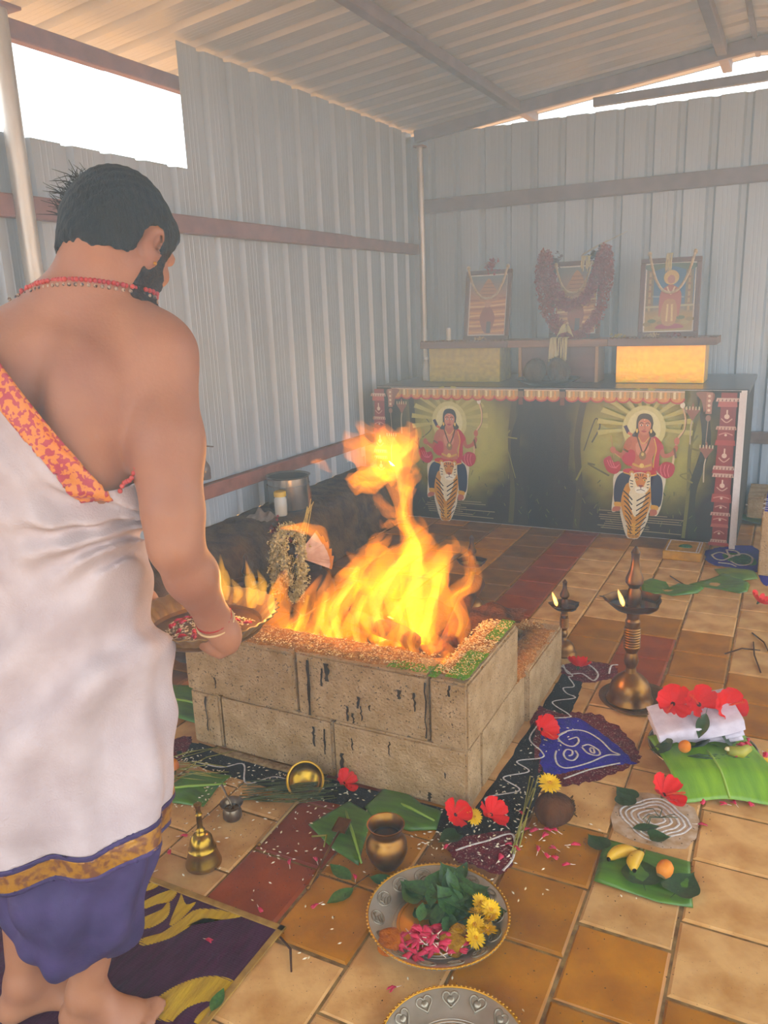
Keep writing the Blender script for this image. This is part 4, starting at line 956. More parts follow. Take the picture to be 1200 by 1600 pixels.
def leaf(kind, loc, rz, s_, m_, label, seed=0, rx=0, ry=0, group=None, parent=None, name='leaf'):
    k = (kind, seed % 3, m_.name)
    if k not in LEAF: LEAF[k] = leaf_mesh(kind, seed % 3); LEAF[k].materials.append(m_)
    o = link(name, LEAF[k], None, parent, loc, (rx, ry, rz), s_)
    if not parent: tag(o, label, 'leaf', group)
    return o
# --- flowers
M_HIB = mat('hibiscus_red', '#cc0505', .6, 0, '#e01208', 30, spec=.2)
M_HIBD = mat('hibiscus_dark', '#3a0408', .6)
def petal_grid(l, w_, curl, ruff, seed):
    rr = random.Random(seed); m = MB(); ph = rr.uniform(0, 6)
    def f(u, v):
        t = u; s_ = v*2-1; ww = w_*(t**.7)*(1-.25*t**6)
        return (s_*ww, t*l-.12*l*abs(s_)**2*t, curl*t*t*l+ruff*t*math.sin(s_*7+ph)*l+.15*ww*s_*s_)
    m.grid(f, 6, 6); return m
def hib_petal_mesh():
    me = petal_grid(1, .52, .25, .09, 3).mesh('petal'); me.materials.append(M_HIB); return me
HP = [petal_grid(1, .52, .28, .09, k).mesh('petal') for k in range(3)]
for me in HP: me.materials.append(M_HIB)
HPI = MB().tube([(0, 0, 0), (.05, .3, .35), (.12, .75, .6)], [.05, .04, .035], 6)
rr = random.Random(2)
for k in range(20): HPI.ball((.09+.03*rr.random()+rr.uniform(-.07, .07), .5+.3*rr.random(), .48+.15*rr.random()+rr.uniform(-.06, .06)), .02, 5, 4)
HPI = HPI.mesh('pistil'); HPI.materials.append(mat('pistil_red', '#d8441c', .6))
HCE = MB().ball((0, 0, .03), (.12, .12, .08), 8, 5).mesh('throat'); HCE.materials.append(M_HIBD)
HSE = MB().lathe([(0, -.22), (.05, -.2), (.09, -.08), (.12, 0), (0, .0)], 8).mesh('calyx'); HSE.materials.append(M_DKL)
def hibiscus(loc, s_, rot, label, group=None, seed=0, cup=.35):
    e = empty('hibiscus', loc, label=label, cat='flower', group=group); e.rotation_euler = rot; e.scale = (s_,)*3
    rr = random.Random(seed)
    for k in range(5):
        o = link('petal', HP[k % 3], None, e, rot=(cup+rr.uniform(-.15, .2), rr.uniform(-.15, .15), 2*PI*k/5+rr.uniform(-.12, .12)))
    link('pistil', HPI, None, e, rot=(0, 0, rr.uniform(0, 6))); link('throat', HCE, None, e); link('calyx', HSE, None, e)
    return e
hibiscus((-.24, 2.17, .035), .062, (.5, .2, 1.0), 'red hibiscus lying on the chalk-decorated floor tile', seed=1)
hibiscus((-.765, 1.845, .03), .05, (.6, .5, .3), 'red hibiscus at the front corner of the fire pit, left one', seed=2)
hibiscus((-.672, 1.885, .03), .052, (.4, -.4, 2.1), 'red hibiscus at the front corner of the fire pit, right one', seed=3)
hibiscus((-1.14, 1.855, .028), .045, (.7, .4, 1.2), 'dark red hibiscus on the floor behind the brass ladle', seed=4)
hibiscus((-.672, 2.925, .03), .055, (.4, .3, 2.6), 'red hibiscus on the maroon drawing behind the tall lamp', seed=5)
hibiscus((-.672, 2.40, .03), .06, (.8, .6, .8), 'red hibiscus between fire pit and violet drawing', seed=6)
hibiscus((-.06, 3.93, .03), .06, (.4, .4, 1.1), 'red hibiscus at the end of the long torn leaf', seed=7)
M_CHR = mat('chrysanthemum_yellow', '#e8b008', .6, 0, '#f5cc20', 40)
def chrys_meshes():
    m = MB(); rr = random.Random(4)
    for ring, (n, l, el) in enumerate(((22, 1.0, .12), (18, .85, .35), (14, .6, .65), (9, .38, 1.0))):
        for k in range(n):
            a = 2*PI*(k+.5*(ring % 2))/n+rr.uniform(-.08, .08); e_ = el+rr.uniform(-.1, .1); w_ = .10
            d = Vector((math.cos(a)*math.cos(e_), math.sin(a)*math.cos(e_), math.sin(e_))); s_ = Vector((-math.sin(a), math.cos(a), 0)); z0 = Vector((0, 0, .05*ring))
            m.add([z0+d*.1-s_*.03, z0+d*.1+s_*.03, z0+d*l*.75+s_*w_, z0+d*l, z0+d*l*.75-s_*w_], [(0, 1, 2, 3, 4)])
    me = m.mesh('ray_petals', False); me.materials.append(M_CHR)
    c = MB().ball((0, 0, .18), (.22, .22, .16), 10, 6).mesh('flower_centre'); c.materials.append(mat('chrys_centre', '#c98a08', .8))
    k = MB().lathe([(0, -.3), (.06, -.3), (.1, -.1), (.3, -.02), (0, .02)], 10).mesh('calyx'); k.materials.append(M_DKL)
    return me, c, k
CH = chrys_meshes()
def chrys(loc, s_, rot, label, group=None):
    e = empty('chrysanthemum', loc, label=label, cat='flower', group=group); e.rotation_euler = rot; e.scale = (s_,)*3
    for nm, me in zip(('ray_petals', 'flower_centre', 'calyx'), CH): link(nm, me, None, e)
    return e
# --- pink buds
M_PK, M_PKW = mat('pink_bud', '#b00a2c', .5, 0, '#d02450', 40, rand=.15), mat('bud_tip', '#e8d0b8', .6)
def bud_mesh(seed):
    rr = random.Random(seed); m = MB()
    for k in range(3):
        a = rr.uniform(-.5, .5); b = rr.uniform(-.4, .4)
        m.m = 0; m.tube([(0, -.1, .12), (a*.2, .25, .2+.05*k), (a*.45, .62, .16+b*.2), (a*.6, .8, .1)], [.06, .15, .13, .02], 6, flat=.5)
    m.m = 1; m.tube([(0, -.08, .12), (-.02, -.35, .07), (-.05, -.62, .05)], [.055, .035, .02], 5)
    return m.mesh('bud', True, [M_PK, M_PKW])
BUD = [bud_mesh(k) for k in range(4)]
BL_ = 'small pink bud with a white tip scattered on the floor tiles'
rr = random.Random(31)
for k, p in enumerate(PX['buds']):
    o = link('pink_bud', BUD[k % 4], None, None, (p[0], p[1], .001), (0, rr.uniform(-.3, .3), rr.uniform(0, 6.28)), .026*rr.uniform(.85, 1.2)); tag(o, BL_, 'bud', 'pink buds scattered on the floor')
# --- lamps
M_BRS = mat('old_brass', '#94682c', .34, .9, '#6a4218', 14, bump=.06, bscale=60)
M_BRSD = mat('dark_brass', '#5a3a1e', .4, .85, '#3c2412', 14, bump=.06, bscale=60)
M_BRG = mat('golden_brass', '#a8842a', .26, .95, '#86641a', 16, bump=.05, bscale=60)
M_WFL = flame_mat('wick_flame', (1.0, .52, .1), 260.0)
def flame_mesh(path, rad, n=10, flat=.55):
    return MB().tube(path, rad, n, True, flat)
def oil_lamp(loc, H_, label, spread=1.0, lit=False, wick_dir=0.0, plate=0.0, dark=M_BRSD):
    e = empty('oil_lamp', loc, label=label, cat='lamp'); k = H_/.735
    f = lambda L: [(r_*k*spread/1000, (800-y)*k/1000) for r_, y in L]
    MB().lathe([(0, .0005)]+f([(98, 799), (104, 785), (96, 768), (92, 752), (90, 735), (80, 705), (62, 682), (42, 668), (26, 655)])+[(0, (800-655)*k/1000)], 36).obj('base', M_BRS, e, auto=35)
    st_ = f([(26, 656), (21, 632), (28, 618), (32, 600), (28, 575), (24, 560), (34, 540)])
    for y in range(530, 445, -12): st_ += f([(37, y), (34, y-5)])
    st_ += f([(27, 440), (32, 425), (32, 410), (26, 400), (28, 372), (34, 365)])
    MB().lathe([(0, st_[0][1])]+st_+[(0, st_[-1][1])], 24).obj('stem', M_BRS, e, auto=30)
    # oil bowl with spouts
    def spout(a, r_, z): return 1+.16*max(0, math.cos(2.5*(a-.7)))**14 if r_ > .06*k else 1
    b = MB().lathe([(0, (800-368)*k/1000)]+f([(36, 367), (80, 350), (108, 325), (116, 308), (112, 308), (104, 322), (78, 342), (30, 352)])+[(0, (800-352)*k/1000)], 60, None, spout).obj('oil_bowl', dark, e, auto=40)
    MB().lathe([(0, (800-330)*k/1000), (.098*k, (800-330)*k/1000)], 40).obj('oil', mat('lamp_oil', '#3a2208', .05, 0, spec=1.0), b)
    MB().lathe([(0, (800-335)*k/1000)]+f([(30, 335), (32, 305), (30, 275), (22, 256), (26, 248), (38, 232), (38, 212), (28, 188), (20, 165), (16, 130), (18, 105), (20, 96), (8, 76)])+[(0, (800-65)*k/1000)], 24).obj('finial', M_BRS if dark is M_BRS else dark, e, auto=30)
    if lit:
        r0 = .085*k; z0 = (800-325)*k/1000; cx, sy = math.cos(wick_dir), math.sin(wick_dir); P = Vector((cx*r0, sy*r0, z0))
        MB().tube([P+Vector((-cx*.02, -sy*.02, -.004)), P+Vector((0, 0, .008))], .0025, 6).obj('wick', mat('cotton_wick', '#4a3a28', .9), e)
        fl_ = MB().tube([P+Vector((0, 0, .006)), P+Vector((-.004, 0, .018)), P+Vector((-.012, .004, .036)), P+Vector((-.02, .006, .054)), P+Vector((-.024, .008, .066))], [.003, .0085, .008, .0045, .0008], 10).obj('flame', M_WFL, e)
    if plate: MB().lathe([(0, .001), (plate*.9, .001), (plate, .012), (plate*1.01, .016), (plate*.97, .013), (plate*.88, .005), (0, .005)], 40).obj('drip_plate', M_BRS, e, auto=40)
    return e
oil_lamp((-.445, 2.775, .0), .604, 'tall brass oil lamp with a small flame standing right of the fire pit', 1.0, True, -1.9, dark=mat('bowl_brass', '#6e4a24', .36, .88, '#4c3016', 14))
tag(MB().lathe([(0, .0005), (.12, .0005), (.135, .006), (.136, .009), (.12, .006), (.1, .002), (0, .002)], 40).obj('lamp_saucer', mat('worn_brass_plate', '#7a5a34', .5, .6, '#5a4228', 14), loc=(-.425, 2.80, 0)), 'flat worn brass plate under the tall oil lamp', 'plate')
oil_lamp((-.773, 3.09, 0), .335, 'small brass oil lamp behind the right corner of the fire pit', 1.12, True, -2.2)
oil_lamp((-1.30, 3.40, 0), .39, 'brass oil lamp half hidden behind the large flames', 1.1)
oil_lamp((-2.14, 2.75, 0), .40, 'dark brass oil lamp behind the man near the earth ledge', 1.1)
# --- bell, cup, ladle, spoon, pot
e = empty('hand_bell', (-1.329, 1.412, 0), label='brass hand bell standing mouth down beside the mat', cat='bell')
MB().lathe([(.046, 0), (.049, .001), (.049, .005), (.046, .014), (.041, .03), (.037, .046), (.038, .049), (.035, .053), (.033, .064), (.029, .08), (.021, .09), (.014, .094), (0, .094)], 32).obj('bell_body', M_BRG, e, auto=35)
MB().lathe([(0, .092), (.014, .093), (.011, .1), (.013, .104), (.009, .109), (.0075, .118), (.008, .135), (.007, .148), (.010, .152), (.007, .157), (.007, .17), (.0095, .178), (.011, .183), (0, .186)], 20).obj('handle', M_BRG, e, auto=35)
MB().tube([(0, 0, .08), (0, 0, .03)], .004, 6).ball((0, 0, .02), .009).obj('clapper', M_BRSD, e)
e = empty('water_cup', (-1.378, 1.605, 0), label='small steel cup with a spoon standing in it', cat='cup')
M_STL = mat('dull_steel', '#8a7a66', .3, .9, '#6a5a48', 16)
MB().lathe([(0, .001), (.024, .001), (.028, .008), (.028, .024), (.023, .036), (.028, .044), (.034, .05), (.035, .052), (.032, .051), (.026, .044), (.021, .036), (.026, .024), (.024, .008), (0, .006)], 28).obj('cup_body', M_STL, e, auto=50)
MB().lathe([(0, .036), (.022, .036)], 24).obj('water', mat('dark_water', '#3a2814', .03, spec=1.0), e)
sp = empty('small_spoon', (-1.378, 1.605, 0), label='thin spoon leaning out of the small steel cup', cat='spoon')
MB().tube([(.01, -.004, .03), (-.012, .004, .058), (-.045, .016, .092)], [.0035, .003, .004], 6).obj('handle', M_STL, sp)
MB().ball((.012, -.005, .026), (.01, .008, .005), 8, 5).obj('spoon_bowl', M_STL, sp)
e = empty('ladle', (-1.245, 1.80, .045), label='long brass ladle with a round cup tilted against the blocks', cat='ladle')
q = Vector((.52, -.62, .59)).normalized().to_track_quat('Z', 'Y').to_matrix().to_4x4()
prof = [(0, -.034)]+[(.056*math.sin(t), -.034*math.cos(t)) for t in (k*PI/14 for k in range(1, 8))]+[(.059, .001), (.055, .0015)]+[(.052*math.sin(t), -.031*math.cos(t)) for t in (k*PI/14 for k in range(7, 0, -1))]+[(0, -.031)]
MB().lathe(prof, 36, q).obj('ladle_cup', M_BRG, e, auto=50)
MB().tube([q @ Vector((.004, -.05, -.012)), Vector((.012, -.075, -.03)), Vector((.014, -.266, -.04))], [.006, .0048, .0045], 8).obj('handle', mat('ladle_rod', '#9a7a4a', .5, .4), e)
MB().ball((.014, -.268, -.04), .0065, 8, 6).obj('end_knob', M_BRS, e)
e = empty('spatula_spoon', (-1.03, 1.56, .01), label='brass spatula-headed ritual spoon lying on the banana leaf', cat='spoon')
MB().tube([(.019, -.118, -.003), (0, 0, .004), (-.012, .095, .01)], .0035, 8).obj('handle', M_BRS, e)
MB().ball((.019, -.12, -.002), .007, 8, 6).obj('end_knob', M_BRS, e)
R_ = Matrix.Translation((-.016, .118, .012)) @ Euler((.1, .05, .15)).to_matrix().to_4x4()
MB().box((-.02, -.026, -.002), (.02, .026, .001), R_, bev=.0008).box((-.02, -.026, .0), (-.0185, .026, .006), R_).box((.0185, -.026, 0), (.02, .026, .006), R_).box((-.02, .0245, 0), (.02, .026, .006), R_).obj('spatula_head', M_BRS, e, smooth=False)
e = empty('brass_pot', (-.864, 1.605, 0), label='round brass water pot standing on the banana leaf edge', cat='pot')
MB().lathe([(0, .002), (.026, .002), (.032, .008), (.046, .028), (.0555, .054), (.054, .076), (.044, .092), (.038, .099), (.039, .106), (.046, .121), (.05, .128), (.0505, .131), (.047, .1305), (.041, .12), (.035, .104), (.035, .098), (.042, .088), (.050, .07), (.05, .05), (.03, .015), (0, .012)], 40).obj('pot_body', M_BRS, e, auto=50)
MB().lathe([(0, .094), (.038, .094)], 30).obj('water', mat('dark_water', '#3a2814', .03, spec=1.0), e)
# --- plates
M_SIL = mat('silvered_plate', '#c4bcae', .3, .72, '#a89c88', 10, bump=.04, bscale=40)
M_GOLDR = mat('golden_rim', '#c08a28', .3, .9)
M_TURM = mat('turmeric_yellow', '#e8920a', .8, 0, '#d87c08', 50, bump=.3, bscale=160)
def plate(loc, R_, label, motif, rz=0):
    e = empty('metal_plate', loc, rz, label, 'plate'); fl_ = R_*.66
    MB().lathe([(0, .002), (fl_, .002), (fl_+.012, .006), (R_*.95, .03), (R_, .033), (R_*.995, .036), (R_*.945, .0335), (fl_+.01, .0095), (fl_-.004, .005), (0, .005)], 64).obj('dish', M_SIL, e, auto=40)
    m = MB()
    for k in range(96): a = 2*PI*k/96; m.ball((R_*.995*math.cos(a), R_*.995*math.sin(a), .0365), .0032, 6, 4)
    m.tube([(R_*.985*math.cos(2*PI*k/64), R_*.985*math.sin(2*PI*k/64), .0355) for k in range(65)], .0028, 6, False).obj('beaded_rim', M_GOLDR, e)
    for r_ in (fl_*.97, fl_*.90, fl_*.83, fl_*.4): MB().tube([(r_*math.cos(2*PI*k/64), r_*math.sin(2*PI*k/64), .0055) for k in range(65)], .0016, 5, False).obj('engraved_ring', M_GOLDR if r_ < fl_*.9 else M_SIL, e)
    # embossed motifs around the sloping side
    n = 14; sl = math.atan2(.022, R_*.95-fl_-.012); rm = (fl_+.012+R_*.95)/2
    mm = MB(); h = (R_*.95-fl_)*.40
    if motif == 'oval':
        mm.tube([(h*1.05*math.cos(t), h*.85*math.sin(t), 0) for t in (2*PI*k/20 for k in range(21))], .0022, 5, False)
        rr = random.Random(9)
        for q in range(5): mm.tube([(h*.7*math.cos(t*.9+q), h*(-.5+.25*q)+h*.22*math.sin(t*2+q), 0) for t in (PI*k/6 for k in range(7))], .0017, 4, False)
    else:
        mm.tube([(h*1.0*(math.sin(t)**3), h*.08+h*.062*(13*math.cos(t)-5*math.cos(2*t)-2*math.cos(3*t)-math.cos(4*t)), 0) for t in (2*PI*k/28 for k in range(29))], .0026, 5, False)
        mm.ball((0, 0, -.002), (h*.55, h*.5, .004), 10, 6)
    me = mm.mesh('embossed_motif'); me.materials.append(mat('emboss_silver', '#9a8e7a', .35, .7))
    for k in range(n):
        a = 2*PI*k/n; o = link('embossed_motif', me, None, e, (rm*math.cos(a), rm*math.sin(a), .0238)); o.rotation_euler = (Matrix.Rotation(a-PI/2, 3, 'Z') @ Matrix.Rotation(sl, 3, 'X')).to_euler()
    return e
PC = Vector((-.660, 1.470, 0))
p1 = plate(PC, .172, 'large silvered plate of leaves, pink petals and yellow flowers', 'oval')
MB().lathe([(0, .0062), (.098, .0062), (.102, .005)], 40).obj('gilded_floor', mat('gilded_plate_floor', '#e09a1c', .35, .5, '#c87e10', 20, bump=.15), p1)
p2_ = plate(Vector((-.490, 1.148, 0)), .150, 'silvered plate with embossed hearts at the bottom edge of the view', 'heart', .2)
# contents of the plate
rr = random.Random(77)
R3 = Vector((.89, .46, 0)); U3 = Vector((-.46, .89, 0))          # picture right / away over the floor
def on(px_, py_, z): return PC+R3*px_+U3*py_+Vector((0, 0, z))
for k in range(44):
    a = rr.uniform(0, 2*PI); q = math.sqrt(rr.random()); x = .040+.088*q*math.cos(a); y = .050+.070*q*math.sin(a)
    p = on(x, y, .012+.028*(1-q)+rr.uniform(0, .018))
    leaf('oval' if k % 3 else 'betel', p, rr.uniform(0, 6.28), rr.uniform(.062, .085), M_BILVA, 'dark green offering leaf in the pile on the large plate', k, rr.uniform(-.3, .5), rr.uniform(-.4, .4), 'leaves piled on the large plate', name='offering_leaf')
leaf('oval', on(-.045, -.035, .042), .3, .055, M_BILVA, 'single green leaf lying on top of the pink petals', 1, .1, .2)
for k in range(62):
    a = rr.uniform(0, 2*PI); q = math.sqrt(rr.random()); x = -.015+.088*q*math.cos(a); y = -.072+.048*q*math.sin(a)
    p = on(x, y, .008+.022*(1-q)+rr.uniform(0, .010))
    o = link('pink_petal', BUD[k % 4], None, None, p, (rr.uniform(-.4, .4), rr.uniform(-.5, .5), rr.uniform(0, 6.28)), .034*rr.uniform(.85, 1.15)); tag(o, 'pink petal with a pale tip in the heap on the large plate', 'petal', 'pink petals heaped on the large plate')
for k, (x, y, z) in enumerate(((.095, -.02, .045), (.12, -.045, .045), (.085, -.05, .04), (.105, .012, .045), (.125, -.015, .05), (.08, -.08, .03), (.11, -.07, .04))):
    chrys(on(x, y, z), .027, (rr.uniform(.1, .7), rr.uniform(-.4, .5), rr.uniform(0, 6)), 'yellow chrysanthemum head in the cluster on the large plate', 'yellow flowers on the large plate')
def heap(c, r_, h, m_, label, seed):
    V, F = patch_mesh([(r_*math.cos(2*PI*k/9)*(1+.2*math.sin(k*3+seed)), r_*math.sin(2*PI*k/9)*(1+.2*math.cos(k*5+seed))) for k in range(9)], h, 0, seed, 4, bump=h*.5, zedge=-.002)
    V = [(v[0], v[1], v[2] if i < 36 else v[2]) for i, v in enumerate(V)]
    o = link('powder_heap', mk('powder_heap', V, F, True), m_, None, c); tag(o, label, 'powder')
heap(on(-.118, -.07, .014), .03, .018, mat('turmeric_orange', '#b8620c', .9, 0, '#9a4c08', 60, bump=.6, bscale=200), 'orange powder heap at the left edge of the large plate', 3)
heap(on(.03, -.085, .012), .03, .02, mat('turmeric_ochre', '#a8780c', .9, 0, '#8a5c08', 60, bump=.6, bscale=200), 'ochre powder heap among the pink petals', 5)
heap(on(.045, -.055, .02), .018, .018, mat('turmeric_ochre', '#a8780c'), 'small ochre powder heap beside the yellow flowers', 6)
# --- coconut with flower and straws
coconut((-.515, 1.955, .049), .049, tuple(Vector((.85, .40, .12)).to_track_quat('Z', 'Y').to_euler()), 'brown husked coconut with a yellow flower on top', m_=mat('brown_coconut', '#34190a', .9, 0, '#5a3416', 16, bump=.7, bscale=70, stretch=(1, 1, .3)))
chrys((-.53, 1.985, .108), .036, (.35, .1, .4), 'yellow chrysanthemum head sitting on the brown coconut')
M_STR = mat('straw', '#a89a4a', .8, 0, '#7d7a34', 30)
rr = random.Random(13)
sb_ = empty('straw_bundle', (0, 0, 0), label='dry straw blades leaning beside the brown coconut', cat='straw')
for k in range(5): (MB().tube([(-.572+rr.uniform(-.012, .012), 1.79+rr.uniform(-.01, .02), .003), (-.585+rr.uniform(-.012, .012), 1.93, .02+.003*k), (-.607+rr.uniform(-.02, .02), 2.08+rr.uniform(-.03, .03), .028+.004*k)], .0018, 5).obj('blade', M_STR, sb_))
# --- chalk-decorated tile with leaves
rg = empty('rangoli', (-.252, 2.095, 0), label='white chalk loops drawn on a cream floor tile', cat='rangoli')
for k, r_ in enumerate((.088, .074, .06, .042, .025)):
    chalk(rg, [(r_*math.cos(t)*(1+.1*math.cos(4*t)), r_*1.05*math.sin(t)*(1+.1*math.cos(4*t))) for t in (2*PI*i/16 for i in range(17))], .0035, .0025)
link('chalk_wash', mk('chalk_wash', *patch_mesh([(-.095, -.1), (.095, -.1), (.095, .1), (-.095, .1)], .0012, 0, 3, 3), True), mat('thin_chalk', '#c2a68c', .95, 0, '#a8845c', 30), rg)
leaf('betel', (-.325, 2.155, .006), .9, .075, M_DKL, 'dark betel leaf at the upper edge of the chalk tile', 1)
leaf('betel', (-.33, 2.115, .01), .6, .07, M_DKL, 'dark betel leaf overlapping the left of the chalk tile', 2)
leaf('oval', (-.30, 2.02, .006), -1.1, .075, M_DKL, 'narrow green leaf at the lower left of the chalk tile', 0)
leaf('betel', (-.252, 2.0, .006), -1.2, .06, M_DKL, 'small green leaf at the lower middle of the chalk tile', 1)
rr = random.Random(3)
sp_ = empty('sprig_bunch', (0, 0, 0), label='thin green sprigs below the hibiscus on the chalk tile', cat='sprigs')
for k in range(7): a = rr.uniform(0, 6.28); (MB().tube([(-.24, 2.10, .005), (-.24+.03*math.cos(a), 2.10+.03*math.sin(a), .014), (-.24+.05*math.cos(a+.3), 2.10+.05*math.sin(a+.3), .006)], .0013, 4).obj('sprig', M_DKL, sp_))
# --- bananas and nut on the leaf square
M_BNA = mat('small_banana', '#d8a81c', .5, 0, '#c08c10', 12, speck=(60, .66, '#4a2c0c'))
def banana(loc, rz, L_, r_, label):
    e = empty('banana', loc, rz, label, 'banana'); pts = [(L_*(t-.5), .16*L_*(1-(2*t-1)**2), r_+.002) for t in (k/8 for k in range(9))]
    MB().tube(pts, [r_*s_ for s_ in (.35, .75, .95, 1.05, 1.08, 1.05, .95, .7, .3)], 6).obj('peel', M_BNA, e)
    MB().tube([(L_*.5, 0, r_), (L_*.62, -.01*L_, r_+.008)], [.005, .004], 6).obj('stalk', mat('banana_stalk', '#5a4a18', .8), e)
    MB().ball((-L_*.5, 0, r_), .006, 6, 4).obj('black_tip', mat('banana_tip', '#1c140c', .9), e)
banana((-.30, 1.873, .005), .75, .085, .0165, 'left small ripe banana on the leaf square'); banana((-.258, 1.862, .006), 1.45, .075, .017, 'right small ripe banana on the leaf square')
M_NUT = mat('areca_orange', '#c8641a', .55, 0, '#d88428', 20, bump=.2, bscale=40)
def nut(loc, r_, label, rot=(.6, .3, 0)):
    e = empty('areca_nut', loc, label=label, cat='nut'); e.rotation_euler = rot
    MB().lathe([(0, -r_*1.1), (r_*.6, -r_*.95), (r_*.95, -r_*.4), (r_, .1*r_), (r_*.85, r_*.7), (r_*.4, r_*1.1), (0, r_*1.2)], 18).obj('husk', M_NUT, e)
    MB().lathe([(r_*.62, -r_*.99), (r_*.45, -r_*1.1), (0, -r_*1.13)], 10).obj('nut_cap', mat('nut_cap_grey', '#7d6a44', .9), e)
leaf('betel', (-.235, 1.80, .008), .35, .11, M_DKL, 'dark betel leaf under the orange nut on the leaf square', 2)
leaf('betel', (-.16, 1.80, .007), -.35, .105, M_DKL, 'dark betel leaf at the right corner of the leaf square', 1)
leaf('betel', (-.355, 1.90, .006), .9, .07, M_DKL, 'green leaf at the left corner of the leaf square', 0)
nut((-.192, 1.852, .03), .021, 'round orange areca nut on the leaf square', (-.9, .5, 0))
# --- offering heap: plate, banana leaf, folded cloth, flowers
OC = Vector((-.165, 2.47, 0))
def off(px_, py_, z): return OC+R3*px_+U3*py_+Vector((0, 0, z))
e = empty('offering_plate', OC, label='steel plate under the white folded cloth and leaves', cat='plate')
MB().lathe([(0, .003), (.11, .003), (.135, .02), (.165, .045), (.167, .049), (.161, .047), (.13, .024), (.108, .008), (0, .008)], 48).obj('dish', M_STL, e, auto=40)
MB().tube([(.165*math.cos(2*PI*k/48), .165*math.sin(2*PI*k/48), .048) for k in range(49)], .003, 6, False).obj('rim', mat('bright_rim', '#c0b8a8', .25, .9), e)
e = empty('banana_leaf', OC, math.atan2(R3.y, R3.x), label='wide light green banana leaf draped over the front of the offering plate', cat='leaf')
def drape(u, v):
    x = -.16+.31*u-.02*v*(u-.5); y = .05-.29*v
    z = .06 if y > -.155 else .06*max(0.06, 1-((-.155-y)/.085)**1.3); z += .012*math.sin(u*3.1)*(1 if v < .6 else .6)+.003*math.sin(u*9+v*4)
    sk = .035*(v**2)*(1 if u > .5 else -.4)
    return (x+.03*v*v*(u-.3), y-.05*v*(u-.2)*1.0+.02*math.sin(u*PI)*v, max(z, .004))
solidify(MB().grid(drape, 26, 22).obj('blade', M_BAN2, e), .0015)
MB().tube([Vector(drape(.47, k/12))+Vector((0, 0, .003)) for k in range(5, 13)], .0035, 6).obj('midrib', M_MID, e)
e = empty('folded_cloth', off(.0, .055, .062), math.atan2(R3.y, R3.x)+.12, 'neatly folded white cloth under three red hibiscus flowers', 'cloth'); e.rotation_euler = (.22, -.18, math.atan2(R3.y, R3.x)-.08)
M_CLO = mat('white_cotton', '#d8ccd4', .85, 0, '#c8bac4', 30, bump=.15, bscale=200)
for k in range(5):
    def lay(u, v, k=k):
        # one fold: sheet doubling back at the front edge
        x = -.128+.256*u+.004*math.sin(v*9+k*2); t = v*2-1
        y = -.075+.004*k+ (.15)*(abs(t)**1.0) ; z = .004+.0135*k+(.0052 if t > 0 else -.0052)*min(1, abs(t)*6)+.0025*math.sin(u*5+k)
        return (x, y+.003*math.sin(u*4+k), z+.018*u)
    solidify(MB().grid(lay, 18, 24).obj('cloth_fold', M_CLO, e), .003)
MB().grid(lambda u, v: (-.131+.262*u, -.078+.156*v+.004*math.sin(u*6), .072+.018*u+.003*math.sin(u*7)*math.cos(v*5)-(.03*max(0, .08-v)/.08)), 18, 14).obj('cloth_top', M_CLO, e)
for k, (x, y, z, r_) in enumerate(((-.075, .070, .150, (.75, -.1, .3)), (.005, .06, .150, (.95, .25, .4)), (.085, .045, .148, (.8, .45, .2)))):
    hibiscus(off(x, y, z+.012), .068, r_, ('left', 'middle', 'right')[k]+' hibiscus of the three on the folded white cloth', seed=20+k, cup=.3)
leaf('oval', off(.005, .0, .165), 2.9, .085, M_DKL, 'green leaf hanging over the front of the white cloth', 0, -.9, 0)
o = link('pink_bud', BUD[1], None, None, off(.07, -.015, .125), (-.6, .3, .4), .04); tag(o, 'pink flower pinned to the front fold of the white cloth', 'flower')
for k, (x, y, rz_, s_) in enumerate(((-.10, -.02, .6, .085), (-.05, -.045, -.2, .08), (.0, -.035, -.9, .095), (-.12, -.055, 1.1, .075), (.05, -.05, -1.4, .08), (-.03, -.075, .3, .085))):
    leaf('betel', off(x, y, .074+.004*k), rz_+.47, s_, M_DKL, 'betel leaf in the bunch tucked below the white cloth', k, -.5, .2*(-1)**k, 'betel leaves below the white cloth')
rr = random.Random(9)
sp_ = empty('sprig_bunch', (0, 0, 0), label='dark green sprigs in front of the betel leaves on the offering plate', cat='sprigs')
for k in range(16):
    a = rr.uniform(-.6, .6); x = rr.uniform(-.09, .03); (MB().tube([off(x, -.085, .066), off(x+.04*math.cos(a), -.10+.03*math.sin(a), .074), off(x+.08*math.cos(a), -.105+.03*math.sin(a), .066)], .0022, 5).obj('sprig', M_DKL, sp_))
nut(off(-.085, -.07, .092), .019, 'small orange areca nut among the betel leaves')
e = empty('banana_piece', off(.075, -.085, .075), .7, 'broken piece of green banana on the offering leaf', 'banana')
MB().tube([(-.035, 0, .012), (0, -.012, .004), (.035, -.004, .010)], [.014, .02, .013], 7).obj('peel', mat('green_banana', '#7d8018', .5, 0, '#a89a28', 20), e)
MB().lathe([(0, .0), (.009, .001), (.006, .008), (0, .011)], 8, Matrix.Translation((-.038, 0, .014))).obj('flesh', mat('banana_flesh', '#d8c89a', .6), e)
for k in range(9): o = link('pink_petal', BUD[k % 4], None, None, off(.115+rr.uniform(-.04, .045), -.055+rr.uniform(-.05, .035), .066+rr.uniform(0, .01)), (0, rr.uniform(-.4, .4), rr.uniform(0, 6.28)), .03); tag(o, 'pink petal at the right side of the offering plate', 'petal', 'pink petals on the offering plate')
for k in range(3): leaf('oval', (off(.16+.03*k, -.06-.02*k, .006)), -1.2-.3*k, .12, M_BAN, ('upper', 'middle', 'lower')[k]+' green leaf sticking out right of the offering plate', k)
